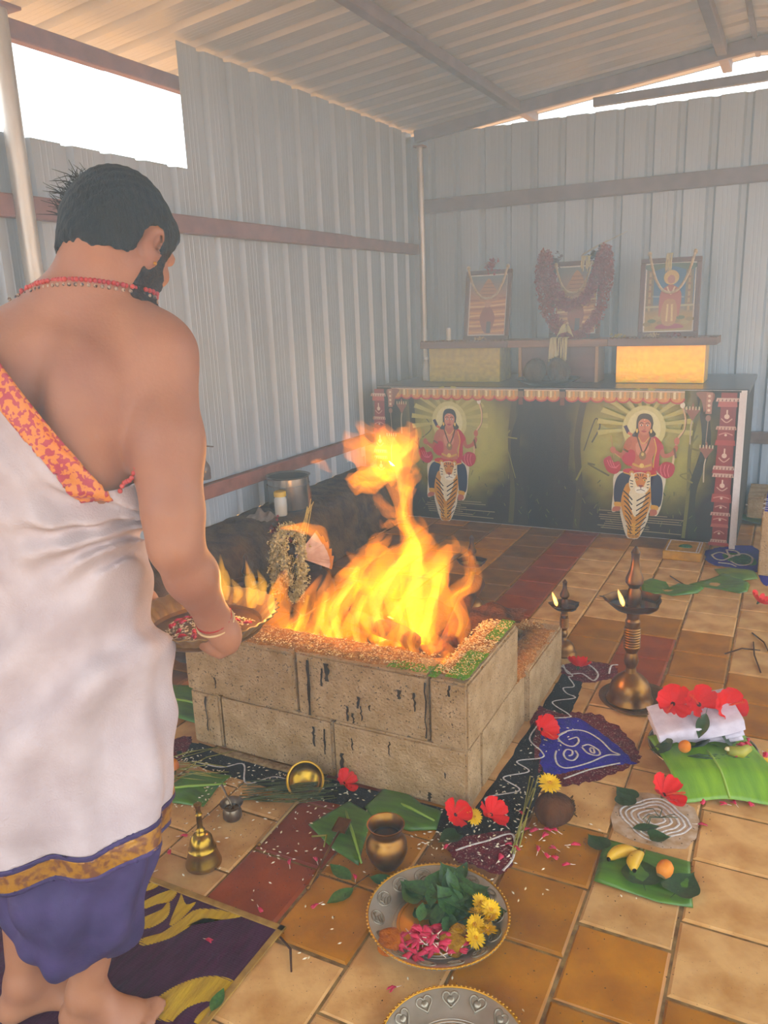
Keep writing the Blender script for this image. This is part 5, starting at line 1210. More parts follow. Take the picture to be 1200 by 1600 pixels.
chrys((.03, 2.47, .03), .03, (.3, .2, .3), 'yellow flower at the right edge beside the offering plate, lower one'); chrys((.035, 2.535, .03), .022, (.5, .4, 1.3), 'small yellow flower at the right edge beside the offering plate, upper one')
# --- yellow flower by the corner, straws, darbha grass under the ladle, twigs
chrys((-.715, 1.865, .025), .026, (.7, .5, .2), 'yellow flower wedged between two hibiscus at the pit corner')
chrys((-.655, 2.455, .03), .022, (.6, .6, .2), 'yellow flower beside the hibiscus near the violet drawing')
leaf('betel', (-.74, 1.80, .005), 2.6, .07, M_DKL, 'green leaf between the hibiscus and the maroon powder', 1)
sp_ = empty('leaf_sprig', (0, 0, 0), label='three-leaf green sprig in front of the banana leaf', cat='leaf')
for k, (p, rz_) in enumerate((((-.925, 1.515, .004), 1.25), ((-.885, 1.545, .004), -1.5), ((-.905, 1.49, .004), 2.75))): leaf('oval', p, rz_, .085, mat('fresh_leaf', '#3f6a24', .45, 0, '#2c5218', 8), '', k, parent=sp_)
MB().tube([(-.91, 1.49, .004), (-.89, 1.55, .006)], .0015, 5).obj('stalk', mat('brown_stalk', '#5a3a18', .8), sp_)
leaf('oval', (-1.0, 1.035, .008), .2, .06, mat('fresh_leaf', '#3f6a24'), 'green leaf scrap on the edge of the mat', 0)
rr = random.Random(19)
gb = empty('grass_bundle', (-1.24, 1.80, 0), label='bundle of dry green grass under the brass ladle', cat='grass')
gs_ = empty('straw_bundle', (-1.75, 1.70, 0), label='pale straw scattered left of the fire pit', cat='straw')
M_DAR = mat('darbha_grass', '#5d6030', .8, 0, '#3f4420', 30)
for k in range(34):
    x, y = rr.uniform(-.05, .05), rr.uniform(-.06, .05); (MB().tube([(x+.05, y+.04, .004+.0006*k), (x-.03, y-.02+rr.uniform(-.02, .02), .012+.0006*k), (x-.16+rr.uniform(-.02, .02), y-.06+rr.uniform(-.03, .03), .004)], .0016, 4).obj('blade', M_DAR, gb))
for k in range(14):
    x, y = -.03+rr.uniform(-.06, .1), rr.uniform(-.08, .08); a = rr.uniform(.2, 1.2); (MB().tube([(x, y, .008), (x+.09*math.cos(a), y+.09*math.sin(a), .02), (x+.2*math.cos(a), y+.2*math.sin(a), .006)], .0014, 4).obj('blade', M_STR, gs_))
M_TWG = mat('brown_twig', '#4a2c18', .85)
for a, b, c, lab in (((-.16, 3.33), (-.10, 3.40), (-.03, 3.42), 'forked brown twig at the right edge of the floor'), ((-.07, 3.60), (-.02, 3.5), (-.0, 3.42), 'curved brown twig below the long torn leaf'), ((-.02, 3.2), (-.05, 3.35), (-.06, 3.5), 'thin brown twig crossing a tile joint'), ((-.50, 4.25), (-.46, 4.18), (-.40, 4.12), 'small dark twig in front of the yellow brick'), ((.0, 3.62), (.04, 3.66), (.10, 3.64), 'hooked brown twig at the far right'), ((-.62, 3.77), (-.70, 3.80), (-.78, 3.82), 'thin curled stem lying left of the tall lamp'), ((-.985, 1.275), (-.94, 1.25), (-.905, 1.20), 'bent brown stalk left of the large plate'), ((-1.115, 1.625), (-1.075, 1.64), (-1.06, 1.60), 'pale bent straw on the dark red tile')):
    tag(MB().tube([(a[0], a[1], .003), (b[0], b[1], .008), (c[0], c[1], .003)], [.0028, .0032, .0022], 6).obj('twig', M_TWG if 'pale' not in lab else M_STR), lab, 'twig')
# --- nuts, plate of fruit and leaf at the left of the pit
leaf('betel', (-1.69, 1.66, .012), 1.0, .10, M_DKL, 'dark betel leaf under the orange nut beside the man', 0)
nut((-1.705, 1.715, .03), .023, 'orange areca nut on the leaf beside the man')
e = empty('fruit_plate', (-2.12, 2.40, 0.06), label='steel plate of fruit left of the fire pit', cat='plate')
MB().lathe([(0, -.058), (.06, -.058), (.065, -.05), (.05, -.02), (.05, .0), (.11, .004), (.135, .018), (.138, .021), (.13, .018), (.1, .008), (0, .006)], 36).obj('dish', M_STL, e, auto=40)
def fruit(loc, r_, m_, label):
    e = empty('fruit', loc, label=label, cat='fruit'); e.rotation_euler = (.3, .9, .4)
    MB().lathe([(0, -r_*1.05), (r_*.5, -r_*.92), (r_*.9, -r_*.4), (r_, .1*r_), (r_*.8, r_*.75), (r_*.4, r_*1.08), (0, r_*1.1)], 18).obj('skin', m_, e)
    MB().tube([(0, 0, r_*1.08), (.002, 0, r_*1.25)], .002, 5).obj('stalk', M_TWG, e)
fruit((-2.085, 2.385, .107), .035, mat('green_mango', '#8a8a20', .5, 0, '#a89a30', 12), 'yellow green fruit on the plate left of the fire pit')
fruit((-2.16, 2.375, .103), .03, mat('brown_fruit', '#5a3a28', .6, 0, '#4a2c1c', 12), 'brown fruit in the middle of the fruit plate')
fruit((-2.21, 2.42, .103), .03, mat('dark_fruit', '#3f2a28', .6, 0, '#2c1c1c', 12), 'dark fruit at the left of the fruit plate')
banana_leaf([(-2.16, 2.02), (-1.83, 2.0), (-1.80, 2.22), (-1.95, 2.27), (-2.17, 2.2)], [(-2.14, 2.1), (-1.83, 2.12)], 'green leaf on the floor between ledge and fire pit', 9)
nut((-1.965, 2.17, .035), .025, 'orange nut on the leaf between ledge and fire pit')
# --- woven mat
e = empty('floor_mat', (0, 0, 0), label='woven purple and yellow plastic mat under the man', cat='mat')
M_MATP = mat('purple_weave', '#3a0f2c', .6, 0, '#4a1638', 60, bump=.5, bscale=220, stretch=(1, .15, 1))
M_MATY = mat('yellow_weave', '#c8a01c', .6, 0, '#a8820f', 60, bump=.5, bscale=220, stretch=(1, .15, 1))
MB().box((-1.9, .62, .0005), (-1.0, 1.30, .003)).obj('weave', M_MATP, e, smooth=False)
for a, b in (((-1.905, 1.290), (-.99, 1.308)), ((-1.905, .612), (-.99, .628)), ((-1.912, .612), (-1.896, 1.308)), ((-1.008, .612), (-.99, 1.308))):
    MB().box((a[0], a[1], .0005), (b[0], b[1], .0055), bev=.0015).obj('border_strip', mat('cream_binding', '#a8803c', .6, 0, '#8a6428', 30), e, smooth=False)
for k in 'abcdefg':
    P = PX['mat_'+k]; c = np.mean(np.array(P), 0)
    V, F = patch_mesh(P, .0036, .0, 1, 3, zedge=.003); link('yellow_motif', mk('yellow_motif', V, F), M_MATY, e)
# weave ribs in the yellow motifs and across the field
m = MB()
for k in range(110): y = .64+.006*k; m.box((-1.89, y, .0025), (-1.012, y+.0016, .0034))
o = m.obj('weave_ribs', M_MATP, e, smooth=False); o['kind'] = 'stuff'
# --- loose rice over the floor
ri = grains('rice_grains', [(-1.75, -.75, 1.70, 1.89, .002, 8), (-1.6, -1.0, 1.5, 1.72, .002, 3.0), (-.72, -.55, 1.75, 2.1, .002, 3.5), (-.72, -.58, 2.1, 2.6, .002, 1.5), (-1.0, -.45, 1.55, 1.75, .002, .7), (-1.45, -.95, 1.32, 1.52, .002, .6), (-1.0, -.35, 1.2, 1.5, .002, .6), (-1.8, -1.5, 1.6, 1.8, .002, 2), (-.8, -.2, 1.6, 2.1, .002, .7)], 620, M_RICE, None, (.0062, .0026, .0022), seed=8)
tag(ri, 'white rice grains strewn over the tiles around the fire pit', 'rice', kind='stuff')
cr_ = grains('dirt_crumbs', [(-1.75, -.55, 1.45, 1.9, .001, 6), (-1.3, -.1, 1.2, 1.9, .001, 3), (-.6, -.1, 1.8, 2.2, .001, 2)], 900, mat('dark_crumbs', '#2c1a0c', .95), None, (.0022, .0016, .0012), seed=18)
tag(cr_, 'dark crumbs and soot specks strewn over the front tiles', 'crumbs', kind='stuff')
# --- yellow brick, painted block, low slab at the right
e = empty('yellow_brick', (-.478, 4.66, 0), label='yellow painted brick with a white border and green dab', cat='brick')
MB().box((-.105, -.125, 0), (.105, .125, .052), bev=.006).obj('brick_body', mat('yellow_paint', '#b8841c', .7, 0, '#9a6a12', 20), e, smooth=False)
for a, b in (((-.09, -.11), (.09, -.104)), ((-.09, .104), (.09, .11)), ((.07, -.11), (.076, .11)), ((.084, -.11), (.09, .11)), ((-.09, -.11), (-.084, .11))): MB().box((a[0], a[1], .052), (b[0], b[1], .0535)).obj('white_line', M_CHALK, e, smooth=False)
link('green_dab', mk('green_dab', *patch_mesh([(-.03, -.02), (.03, -.03), (.04, .01), (.01, .035), (-.02, .02)], .056, 0, 4, 4, zedge=.052), True), M_GRNP, e)
e = empty('painted_block', (-.085, 4.42, 0), label='tall concrete block with violet paint at the right edge', cat='block')
MB().box((0, 0, 0), (.42, .45, .35), bev=.006).obj('block_body', M_BLK, e, smooth=False)
MB().box((.01, .01, .35), (.41, .44, .352)).obj('violet_top', M_BLU, e, smooth=False)
MB().box((-.0015, .03, .28), (0, .42, .335)).obj('violet_band', M_BLU, e, smooth=False)
for q in range(3): chalk(e, [(.05+.05*math.cos(t), .06+.1*q+.03*math.sin(t)) for t in (2*PI*i/8 for i in range(9))], .004, .3535)
e = empty('low_slab', (-.20, 5.55, 0), label='low grey concrete slab behind the altar corner at the right', cat='slab')
MB().box((0, 0, 0), (.9, .4, .15), bev=.006).obj('slab_body', M_BLK, e, smooth=False)
MB().box((.0, -.004, .15), (.9, .4, .165), bev=.003).obj('slab_cap', M_BLK, e, smooth=False)
leaf('oval', (-.03, 5.45, .004), 1.2, .30, M_DKL, 'dark green leaf on the floor in front of the low slab', 1, .1)
m = MB(); rr = random.Random(4)
for k in range(9): m.tube([(-.1+.02*k, 5.6+rr.uniform(-.02, .02), .17), (-.08+.02*k, 5.64, .19), (-.05+.02*k, 5.66+rr.uniform(-.03, .03), .17)], .004, 5)
tag(m.obj('string_coil', mat('faded_string', '#8a6a58', .9)), 'faded string coil on top of the low slab', 'string')
# --- vessels on the ledge
e = empty('steel_vessel', (-2.555, 3.74, .335), label='wide stainless steel vessel on the earth ledge', cat='vessel')
M_SS = mat('stainless', '#a09a90', .25, .9, '#7d746a', 8)
MB().lathe([(0, .002), (.105, .002), (.118, .012), (.121, .05), (.121, .155), (.119, .19), (.128, .197), (.131, .2), (.126, .2005), (.116, .192), (.117, .15), (.116, .02), (.1, .01), (0, .01)], 48).obj('vessel_body', M_SS, e, auto=40)
MB().tube([(.1225*math.cos(2*PI*k/48), .1225*math.sin(2*PI*k/48), .15) for k in range(49)], .0025, 5, False).obj('ridge', M_SS, e)
e = empty('oil_jar', (-2.505, 3.575, .338), label='glass oil jar with a yellow lid in front of the steel vessel', cat='jar')
MB().lathe([(0, .002), (.034, .002), (.037, .008), (.037, .095), (.031, .108), (.031, .114), (.029, .114), (.029, .106), (.034, .094), (.034, .01), (0, .008)], 24).obj('glass', mat('jar_glass', (.8, .78, .7), .08, alpha=.35), e, auto=40)
MB().lathe([(0, .01), (.033, .01), (.033, .055), (0, .055)], 24).obj('oil', mat('yellow_oil', '#c8960c', .1, spec=.8), e, auto=40)
MB().lathe([(0, .112), (.034, .112), (.035, .118), (.035, .135), (.031, .14), (0, .14)], 24).obj('lid', mat('yellow_lid', '#c8a01c', .4), e, auto=40)
e = empty('crumpled_cloth', (-2.585, 3.50, .338), label='crumpled pale cloth beside the oil jar on the ledge', cat='cloth')
MB().grid(lambda u, v: (.075*(u*2-1)*(1-.2*v), .06*(v*2-1), .055*math.sin(PI*u)**.6*math.sin(PI*v)**.6*(.8+.3*math.sin(u*11+v*7))+.004*math.sin(u*23)-.002), 20, 20).obj('cloth_body', mat('dusty_cloth', '#8a7868', .9, 0, '#75645a', 20), e)
e = empty('glass_bottle', (-2.695, 3.185, .615), label='small glass bottle with a pourer on the lower wall rail', cat='bottle')
MB().lathe([(0, .001), (.03, .001), (.032, .006), (.032, .06), (.028, .075), (.013, .1), (.012, .13), (0, .13)], 20).obj('bottle_body', mat('smoky_glass', '#5a4a44', .1, alpha=.8), e, auto=40)
MB().tube([(0, 0, .13), (0, 0, .165), (.02, .012, .175), (.05, .03, .17)], .004, 6).obj('pourer', mat('brown_pourer', '#4a3428', .4), e)
MB().box((-.01, -.034, .02), (.02, -.031, .045)).obj('paper_tag', mat('bottle_tag', '#8a7a70', .6), e, smooth=False)
# --- ritual pot with cloth, coconut and garlands behind the pit
e = empty('ritual_pot', (-2.02, 3.08, 0), label='brass ritual pot wrapped in garlands behind the fire pit', cat='pot')
MB().lathe([(0, .003), (.05, .003), (.06, .012), (.10, .06), (.125, .12), (.12, .17), (.085, .215), (.062, .235), (.064, .25), (.085, .272), (.088, .278), (.08, .276), (.056, .25), (0, .24)], 36).obj('pot_body', M_BRSD, e, auto=45)
ck = empty('cloth_wrap', (-2.02, 3.08, .27), label='pinkish cloth folded over the coconut on the ritual pot', cat='cloth')
M_PKC = mat('pink_cloth', '#d2b4a4', .85, 0, '#bc9684', 18)
for k in range(5):
    an = -.25+.22*k; tl = Matrix.Translation((.0, -.07-.006*k, .045)) @ Matrix.Rotation(-an, 4, 'Y') @ Matrix.Rotation(.35, 4, 'Z')
    MB().grid(lambda u, v: tl @ Vector((.16*u, .006*math.sin(v*6+k)*u-.02*u, (.015+.055*u)*(v-.2))), 8, 8).obj('cloth_pleat', M_PKC, ck)
    MB().grid(lambda u, v: tl @ Vector((.15+.012*u, .004*math.sin(v*6+k)-.0225, .069*(v-.2))), 2, 6).obj('border_strip', mat('cloth_gold_edge', '#b8742c', .6), ck)
coconut((-2.05, 3.06, .345), .058, (.2, .3, 0), 'coconut standing on the ritual pot behind the flames')
rr = random.Random(41)
m = MB()
for pth in (cr([(-.11, -.10, .30), (-.09, -.13, .40), (-.03, -.11, .465), (.03, -.10, .42), (.04, -.115, .30), (.03, -.12, .20), (-.01, -.13, .13)], 9), cr([(-.12, -.09, .34), (-.13, -.1, .24), (-.10, -.12, .16)], 8), cr([(-.06, -.12, .42), (-.05, -.13, .32), (-.03, -.13, .22)], 8)):
    for p in pth:
        for k in range(16): floret(m, (-2.02+p[0]+rr.gauss(0, .014), 3.08+p[1]+rr.gauss(0, .01), p[2]+rr.gauss(0, .014)), .010, rr)
tag(m.obj('flower_garland', mat('cream_florets', '#d8c894', .8, 0, '#a8945a', 60), smooth=False), 'cream flower garland draped over the ritual pot', 'garland')
m = MB()
for k in range(90): floret(m, (-2.11+rr.gauss(0, .03), 3.0+rr.gauss(0, .015), .44+rr.gauss(0, .022)), .014, rr)
tag(m.obj('flower_bunch', mat('dark_red_florets', '#6d1a1c', .8), smooth=False), 'dark red flowers on top of the ritual pot', 'flowers')
gk = empty('grass_bunch', (0, 0, 0), label='tall dry grass stalks stuck in the ritual pot', cat='grass')
for k in range(7):
    q = rr.uniform(-.02, .02); (MB().tube([(-2.16+.02*k, 2.98, .05+.02*k), (-2.06+.01*k, 3.03, .38), (-1.97+q, 3.06+q, .58+rr.uniform(-.03, .02))], .0022, 5).obj('stalk', mat('dry_grass', '#a89048', .8), gk))
# ------------------------------------------------------------------ the man: one continuous body grown from blended fields
class Field:
    def __init__(s, lo, hi, h):
        s.lo = np.array(lo, float); s.h = h; s.n = np.ceil((np.array(hi)-s.lo)/h).astype(int)+1
        s.ax = [s.lo[i]+h*np.arange(s.n[i]) for i in range(3)]; s.F = np.full(s.n, 0.5)
    def sub(s, lo, hi):
        a = np.maximum(((np.array(lo)-s.lo)/s.h).astype(int), 0); b = np.minimum(((np.array(hi)-s.lo)/s.h).astype(int)+2, s.n)
        if np.any(a >= b): return None, None
        sl = tuple(slice(a[i], b[i]) for i in range(3))
        return sl, np.meshgrid(*[s.ax[i][sl[i]] for i in range(3)], indexing='ij')
    def blend(s, sl, d, k):
        A = s.F[sl]; hh = np.clip(0.5+0.5*(A-d)/k, 0, 1); s.F[sl] = A*(1-hh)+d*hh-k*hh*(1-hh)
    def carve(s, sl, d, k):
        A = s.F[sl]; d = -d; hh = np.clip(0.5-0.5*(A-d)/k, 0, 1); s.F[sl] = A*(1-hh)+d*hh+k*hh*(1-hh)
    def cone(s, a, b, r1, r2, k=.025, mode='blend'):
        a = np.array(a, float); b = np.array(b, float); r = max(r1, r2)+.07
        sl, g_ = s.sub(np.minimum(a, b)-r, np.maximum(a, b)+r)
        if sl is None: return
        ab = b-a; L2 = ab@ab; t = np.clip(((g_[0]-a[0])*ab[0]+(g_[1]-a[1])*ab[1]+(g_[2]-a[2])*ab[2])/L2, 0, 1)
        d = np.sqrt((g_[0]-a[0]-t*ab[0])**2+(g_[1]-a[1]-t*ab[1])**2+(g_[2]-a[2]-t*ab[2])**2)-(r1+(r2-r1)*t)
        getattr(s, mode)(sl, d, k)
    def chain(s, pts, rad, k=.02):
        for i in range(len(pts)-1): s.cone(pts[i], pts[i+1], rad[i], rad[i+1], k)
    def ell(s, c, r, M=None, k=.025, mode='blend'):
        c = np.array(c, float); r = np.array(r, float); e = r.max()+.07
        sl, g_ = s.sub(c-e, c+e)
        if sl is None: return
        P = np.stack([g_[i]-c[i] for i in range(3)], -1)
        if M is not None: P = P @ np.array(M).T          # rows of M are the local axes
        k0 = np.sqrt(((P/r)**2).sum(-1)); k1 = np.sqrt(((P/r**2)**2).sum(-1))+1e-9
        getattr(s, mode)(sl, k0*(k0-1)/k1, k)
    def loft(s, secs, k=.03, disp=None):
        """secs: (z, cx, cy, a, b, angle in degrees)"""
        S_ = np.array(cr(secs, 6)); S_ = S_[np.argsort(S_[:, 0])]
        z = s.ax[2]; v = [np.interp(z, S_[:, 0], S_[:, i]) for i in range(1, 6)]
        X, Y, Z_ = np.meshgrid(*s.ax, indexing='ij'); an = np.radians(v[4])
        x = (X-v[0])*np.cos(an)+(Y-v[1])*np.sin(an); y = -(X-v[0])*np.sin(an)+(Y-v[1])*np.cos(an)
        k0 = np.sqrt((x/v[2])**2+(y/v[3])**2); k1 = np.sqrt((x/v[2]**2)**2+(y/v[3]**2)**2)+1e-9
        d = k0*(k0-1)/k1
        if disp is not None: d = d-disp(X, Y, Z_, np.arctan2(y/v[3], x/v[2]))
        d = np.maximum(d, np.maximum(Z_-S_[-1, 0], S_[0, 0]-Z_))
        s.blend(tuple([slice(None)]*3), d, k)
    def mesh(s):
        F = s.F; nx, ny, nz = F.shape; ins = F < 0
        cs = [(i, j, k) for i in (0, 1) for j in (0, 1) for k in (0, 1)]
        cnt = sum(ins[i:nx-1+i, j:ny-1+j, k:nz-1+k].astype(np.int8) for i, j, k in cs)
        cell = (cnt > 0) & (cnt < 8); idx = -np.ones(cell.shape, int); ii = np.argwhere(cell); idx[cell] = np.arange(len(ii))
        pos = np.zeros((len(ii), 3)); num = np.zeros(len(ii))
        for a in cs:
            for ax in range(3):
                if a[ax]: continue
                b = list(a); b[ax] = 1
                fa = F[ii[:, 0]+a[0], ii[:, 1]+a[1], ii[:, 2]+a[2]]; fb = F[ii[:, 0]+b[0], ii[:, 1]+b[1], ii[:, 2]+b[2]]
                m = (fa < 0) != (fb < 0); t = fa[m]/(fa[m]-fb[m]); p = np.tile(np.array(a, float), (m.sum(), 1)); p[:, ax] += t
                pos[m] += p; num[m] += 1
        V = s.lo+s.h*(ii+pos/num[:, None]); Q = []
        for ax in range(3):
            o1, o2 = (ax+1) % 3, (ax+2) % 3
            sa = [slice(0, -1)]*3; sb = [slice(0, -1)]*3; sb[ax] = slice(1, None)
            A = ins[tuple(sa)]; B = ins[tuple(sb)]
            e = np.argwhere(A != B); e = e[(e[:, o1] > 0) & (e[:, o2] > 0)]
            def cid(d1, d2):
                q = e.copy(); q[:, o1] -= d1; q[:, o2] -= d2; return idx[q[:, 0], q[:, 1], q[:, 2]]
            q = np.stack([cid(1, 1), cid(0, 1), cid(0, 0), cid(1, 0)], 1)
            fl = ~A[e[:, 0], e[:, 1], e[:, 2]]; q[fl] = q[fl][:, ::-1]; Q.append(q[(q >= 0).all(1)])
        return V, np.concatenate(Q)
def nmesh(name, V, Q, mat_, parent, loc=None):
    me = bpy.data.meshes.new(name); me.vertices.add(len(V)); me.vertices.foreach_set('co', V.astype(np.float32).ravel())
    me.loops.add(Q.size); me.loops.foreach_set('vertex_index', Q.astype(np.int32).ravel())
    me.polygons.add(len(Q)); me.polygons.foreach_set('loop_start', np.arange(0, Q.size, Q.shape[1], dtype=np.int32)); me.polygons.foreach_set('loop_total', np.full(len(Q), Q.shape[1], np.int32))
    me.polygons.foreach_set('use_smooth', np.ones(len(Q), bool)); me.update(calc_edges=True); me.validate()
    return link(name, me, mat_, parent, loc)
def relax(V, Q, n=2, lam=.5):
    """even out the net's small steps"""
    E_ = np.concatenate([Q[:, [i, (i+1) % 4]] for i in range(4)]); 
    for _ in range(n):
        acc = np.zeros_like(V); c = np.zeros(len(V))
        np.add.at(acc, E_[:, 0], V[E_[:, 1]]); np.add.at(c, E_[:, 0], 1); np.add.at(acc, E_[:, 1], V[E_[:, 0]]); np.add.at(c, E_[:, 1], 1)
        V = V+lam*(acc/np.maximum(c, 1)[:, None]-V)
    return V
def clip(V, Q, hv, grad, tol):
    """keep faces where hv < tol and slide the overhang back onto hv = 0"""
    keep = (hv[Q] < tol).all(1); V2 = V.copy(); m = hv > 0; V2[m] -= (grad*hv[:, None])[m] if np.ndim(grad) == 2 else np.outer(hv[m], grad)
    Q2 = Q[keep]; used = np.unique(Q2); mp = -np.ones(len(V), int); mp[used] = np.arange(len(used)); return V2[used], mp[Q2]
def nv(v): v = np.array(v, float); return v/np.linalg.norm(v)
man = empty('person', (-1.19, .94, 0), label='bare-backed man in white and purple wraps leaning over the fire pit', cat='person')
MO = np.array([-1.19, .94, 0.0])
M_SKIN = mat('brown_skin', '#aa7350', .5, 0, '#955f44', 9, bump=.06, bscale=160, spec=.35, contrast=(.3, .75))
Bd = Field((-1.52, .70, -.01), (-.80, 1.36, 1.76), .0062)
Bd.loft([(.80, -1.205, .95, .150, .105, 12), (.90, -1.20, .95, .154, .108, 12), (1.0, -1.19, .955, .148, .106, 15), (1.08, -1.178, .962, .145, .108, 17), (1.17, -1.168, .975, .146, .108, 18), (1.26, -1.158, .995, .160, .112, 20), (1.34, -1.150, 1.012, .172, .108, 20), (1.41, -1.142, 1.03, .160, .092, 20), (1.46, -1.137, 1.045, .118, .074, 20), (1.50, -1.133, 1.055, .070, .062, 20)])
SR, EL, WR = (-.985, 1.088, 1.385), (-.925, 1.0, 1.065), (-.94, 1.096, .893)
SL_, ELl, WRl = (-1.30, .985, 1.395), (-1.38, 1.09, 1.09), (-1.27, 1.225, .862)
Bd.ell((-1.005, 1.082, 1.375), (.066, .062, .07), k=.05)                      # right deltoid
Bd.ell((-1.295, .985, 1.385), (.064, .06, .07), k=.05)
Bd.cone((-1.11, 1.06, 1.475), (-1.01, 1.085, 1.415), .05, .045, .05)           # trapezius
Bd.cone((-1.16, 1.045, 1.475), (-1.28, .99, 1.415), .05, .045, .05)
Bd.ell((-1.06, .985, 1.315), (.062, .03, .085), k=.05); Bd.ell((-1.225, .925, 1.315), (.06, .03, .085), k=.05)   # shoulder blades
Bd.cone((-1.125, .925, 1.40), (-1.135, .865, 1.12), .012, .012, .05, 'carve')    # spine furrow
Bd.chain([SR, (-.955, 1.045, 1.24), (-.932, 1.01, 1.12), EL], [.056, .053, .048, .043], .03)
Bd.ell((-.958, 1.03, 1.22), (.05, .052, .09), k=.04)
Bd.chain([EL, (-.928, 1.035, 1.0), WR], [.043, .044, .030], .025)

Bd.chain([SL_, ELl, WRl], [.052, .042, .029], .03)
# right hand: palm, four curled fingers and thumb closing on the tray rim
Bd.cone(WR, (-.932, 1.108, .868), .029, .028, .02); Bd.ell((-.926, 1.112, .851), (.03, .026, .032), k=.02)
for a, b, c in (((-.940, 1.116, .858), (-.978, 1.124, .852), (-1.003, 1.128, .842)), ((-.933, 1.111, .847), (-.968, 1.108, .838), (-.997, 1.114, .832)), ((-.926, 1.110, .836), (-.956, 1.104, .826), (-.985, 1.110, .822)), ((-.920, 1.112, .828), (-.942, 1.107, .817), (-.968, 1.113, .813))):
    Bd.chain([a, b, c], [.0115, .0105, .009], .007)
Bd.chain([(-.925, 1.128, .862), (-.955, 1.148, .868), (-.985, 1.152, .860)], [.014, .011, .0095], .008)
# left hand under the tray
Bd.cone(WRl, (-1.245, 1.235, .838), .027, .026, .02)
for k in range(4): Bd.chain([(-1.24, 1.205+.016*k, .830), (-1.215, 1.20+.016*k, .812), (-1.18, 1.195+.017*k, .802)], [.012, .0105, .009], .007)
Bd.chain([(-1.245, 1.21, .858), (-1.225, 1.195, .866), (-1.205, 1.185, .862)], [.013, .011, .009], .008)
# neck and head
HC = np.array([-1.094, 1.128, 1.588]); HFw = nv((-.10, .77, -.62)); HR = nv((.9917, .129, 0)); HU = np.cross(HR, HFw); HM = np.stack([HR, HFw, HU])
def hd(x, y, z): return HC+HR*x+HFw*y+HU*z
Bd.cone((-1.128, 1.062, 1.475), hd(0, -.045, -.055), .061, .058, .04); Bd.cone((-1.12, 1.085, 1.47), hd(0, .01, -.07), .05, .05, .04)
Bd.ell(hd(0, -.005, .012), (.077, .098, .094), HM, .02); Bd.ell(hd(0, .035, -.045), (.062, .062, .078), HM, .03)
Bd.ell(hd(0, .062, -.098), (.034, .028, .026), HM, .025)                      # chin
Bd.cone(hd(.052, .0, -.07), hd(.025, .06, -.10), .02, .018, .03); Bd.cone(hd(-.052, .0, -.07), hd(-.025, .06, -.10), .02, .018, .03)
Bd.cone(hd(0, .092, -.005), hd(0, .112, -.042), .010, .014, .014); Bd.ell(hd(0, .098, -.046), (.02, .012, .011), HM, .01)   # nose
Bd.cone(hd(-.045, .082, .018), hd(.045, .082, .018), .012, .012, .02)         # brow
for sx in (-1, 1): Bd.ell(hd(sx*.032, .086, -.002), (.016, .01, .011), HM, .01, 'carve'); Bd.ell(hd(sx*.032, .079, -.002), (.0125, .0125, .0125), HM, .004); Bd.ell(hd(sx*.045, .07, -.03), (.02, .02, .016), HM, .02)
Bd.cone(hd(-.018, .096, -.07), hd(.018, .096, -.07), .0075, .0075, .008); Bd.cone(hd(-.015, .093, -.08), hd(.015, .093, -.08), .008, .008, .008)
for sx in (-1, 1):                                                              # ears
    EM = np.stack([nv(HR*sx*.85-HFw*.52), nv(HFw*.85+HR*sx*.52), HU])
    Bd.ell(hd(sx*.084, -.010, -.026), (.010, .025, .037), EM, .007); Bd.ell(hd(sx*.094, -.002, -.022), (.009, .014, .021), EM, .005, 'carve'); Bd.ell(hd(sx*.082, .002, -.058), (.008, .011, .013), EM, .008)
# legs and feet
for hip, knee, ank, toe in (((-1.12, .965, .86), (-1.11, .985, .48), (-1.215, .905, .09), (-1.115, .962, .022)), ((-1.28, .94, .86), (-1.32, .96, .48), (-1.36, .87, .09), (-1.27, .97, .022))):
    Bd.chain([hip, knee], [.085, .058], .04); Bd.chain([knee, (np.array(knee)*.6+np.array(ank)*.4)+np.array([-.01, -.02, 0]), ank], [.055, .052, .034], .03)
    a, t = np.array(ank), np.array(toe); heel = np.array([a[0], a[1], .032])-.03*nv([t[0]-a[0], t[1]-a[1], 0]); ball = (t*.75+heel*.25); ball[2] = .026
    Bd.cone(a, heel, .034, .030, .02); Bd.cone(heel, ball, .028, .024, .02); Bd.cone(a, ball, .03, .022, .03)
    fd = nv([t[0]-a[0], t[1]-a[1], 0]); sd = np.cross(fd, [0, 0, 1]); FM = np.stack([sd, fd, np.array([0, 0, 1.0])])
    Bd.ell(ball-np.array([0, 0, .006]), (.042, .045, .018), FM, .02)
    for q in range(5):
        qq = q if hip[0] > -1.2 else 4-q; f0 = ball+sd*((-.030+.0155*q))+fd*.03; f0[2] = .015
        L_ = (.034, .036, .030, .024, .016)[qq]; Bd.chain([f0, f0+fd*L_*.6+np.array([0, 0, .004]), f0+fd*L_], [.0115 if qq == 0 else .0085, .0115 if qq == 0 else .0085, .010 if qq == 0 else .0072], .005)
V, Q = Bd.mesh(); V = relax(V, Q, 1, .4); nmesh('body', V-MO, Q, M_SKIN, man)
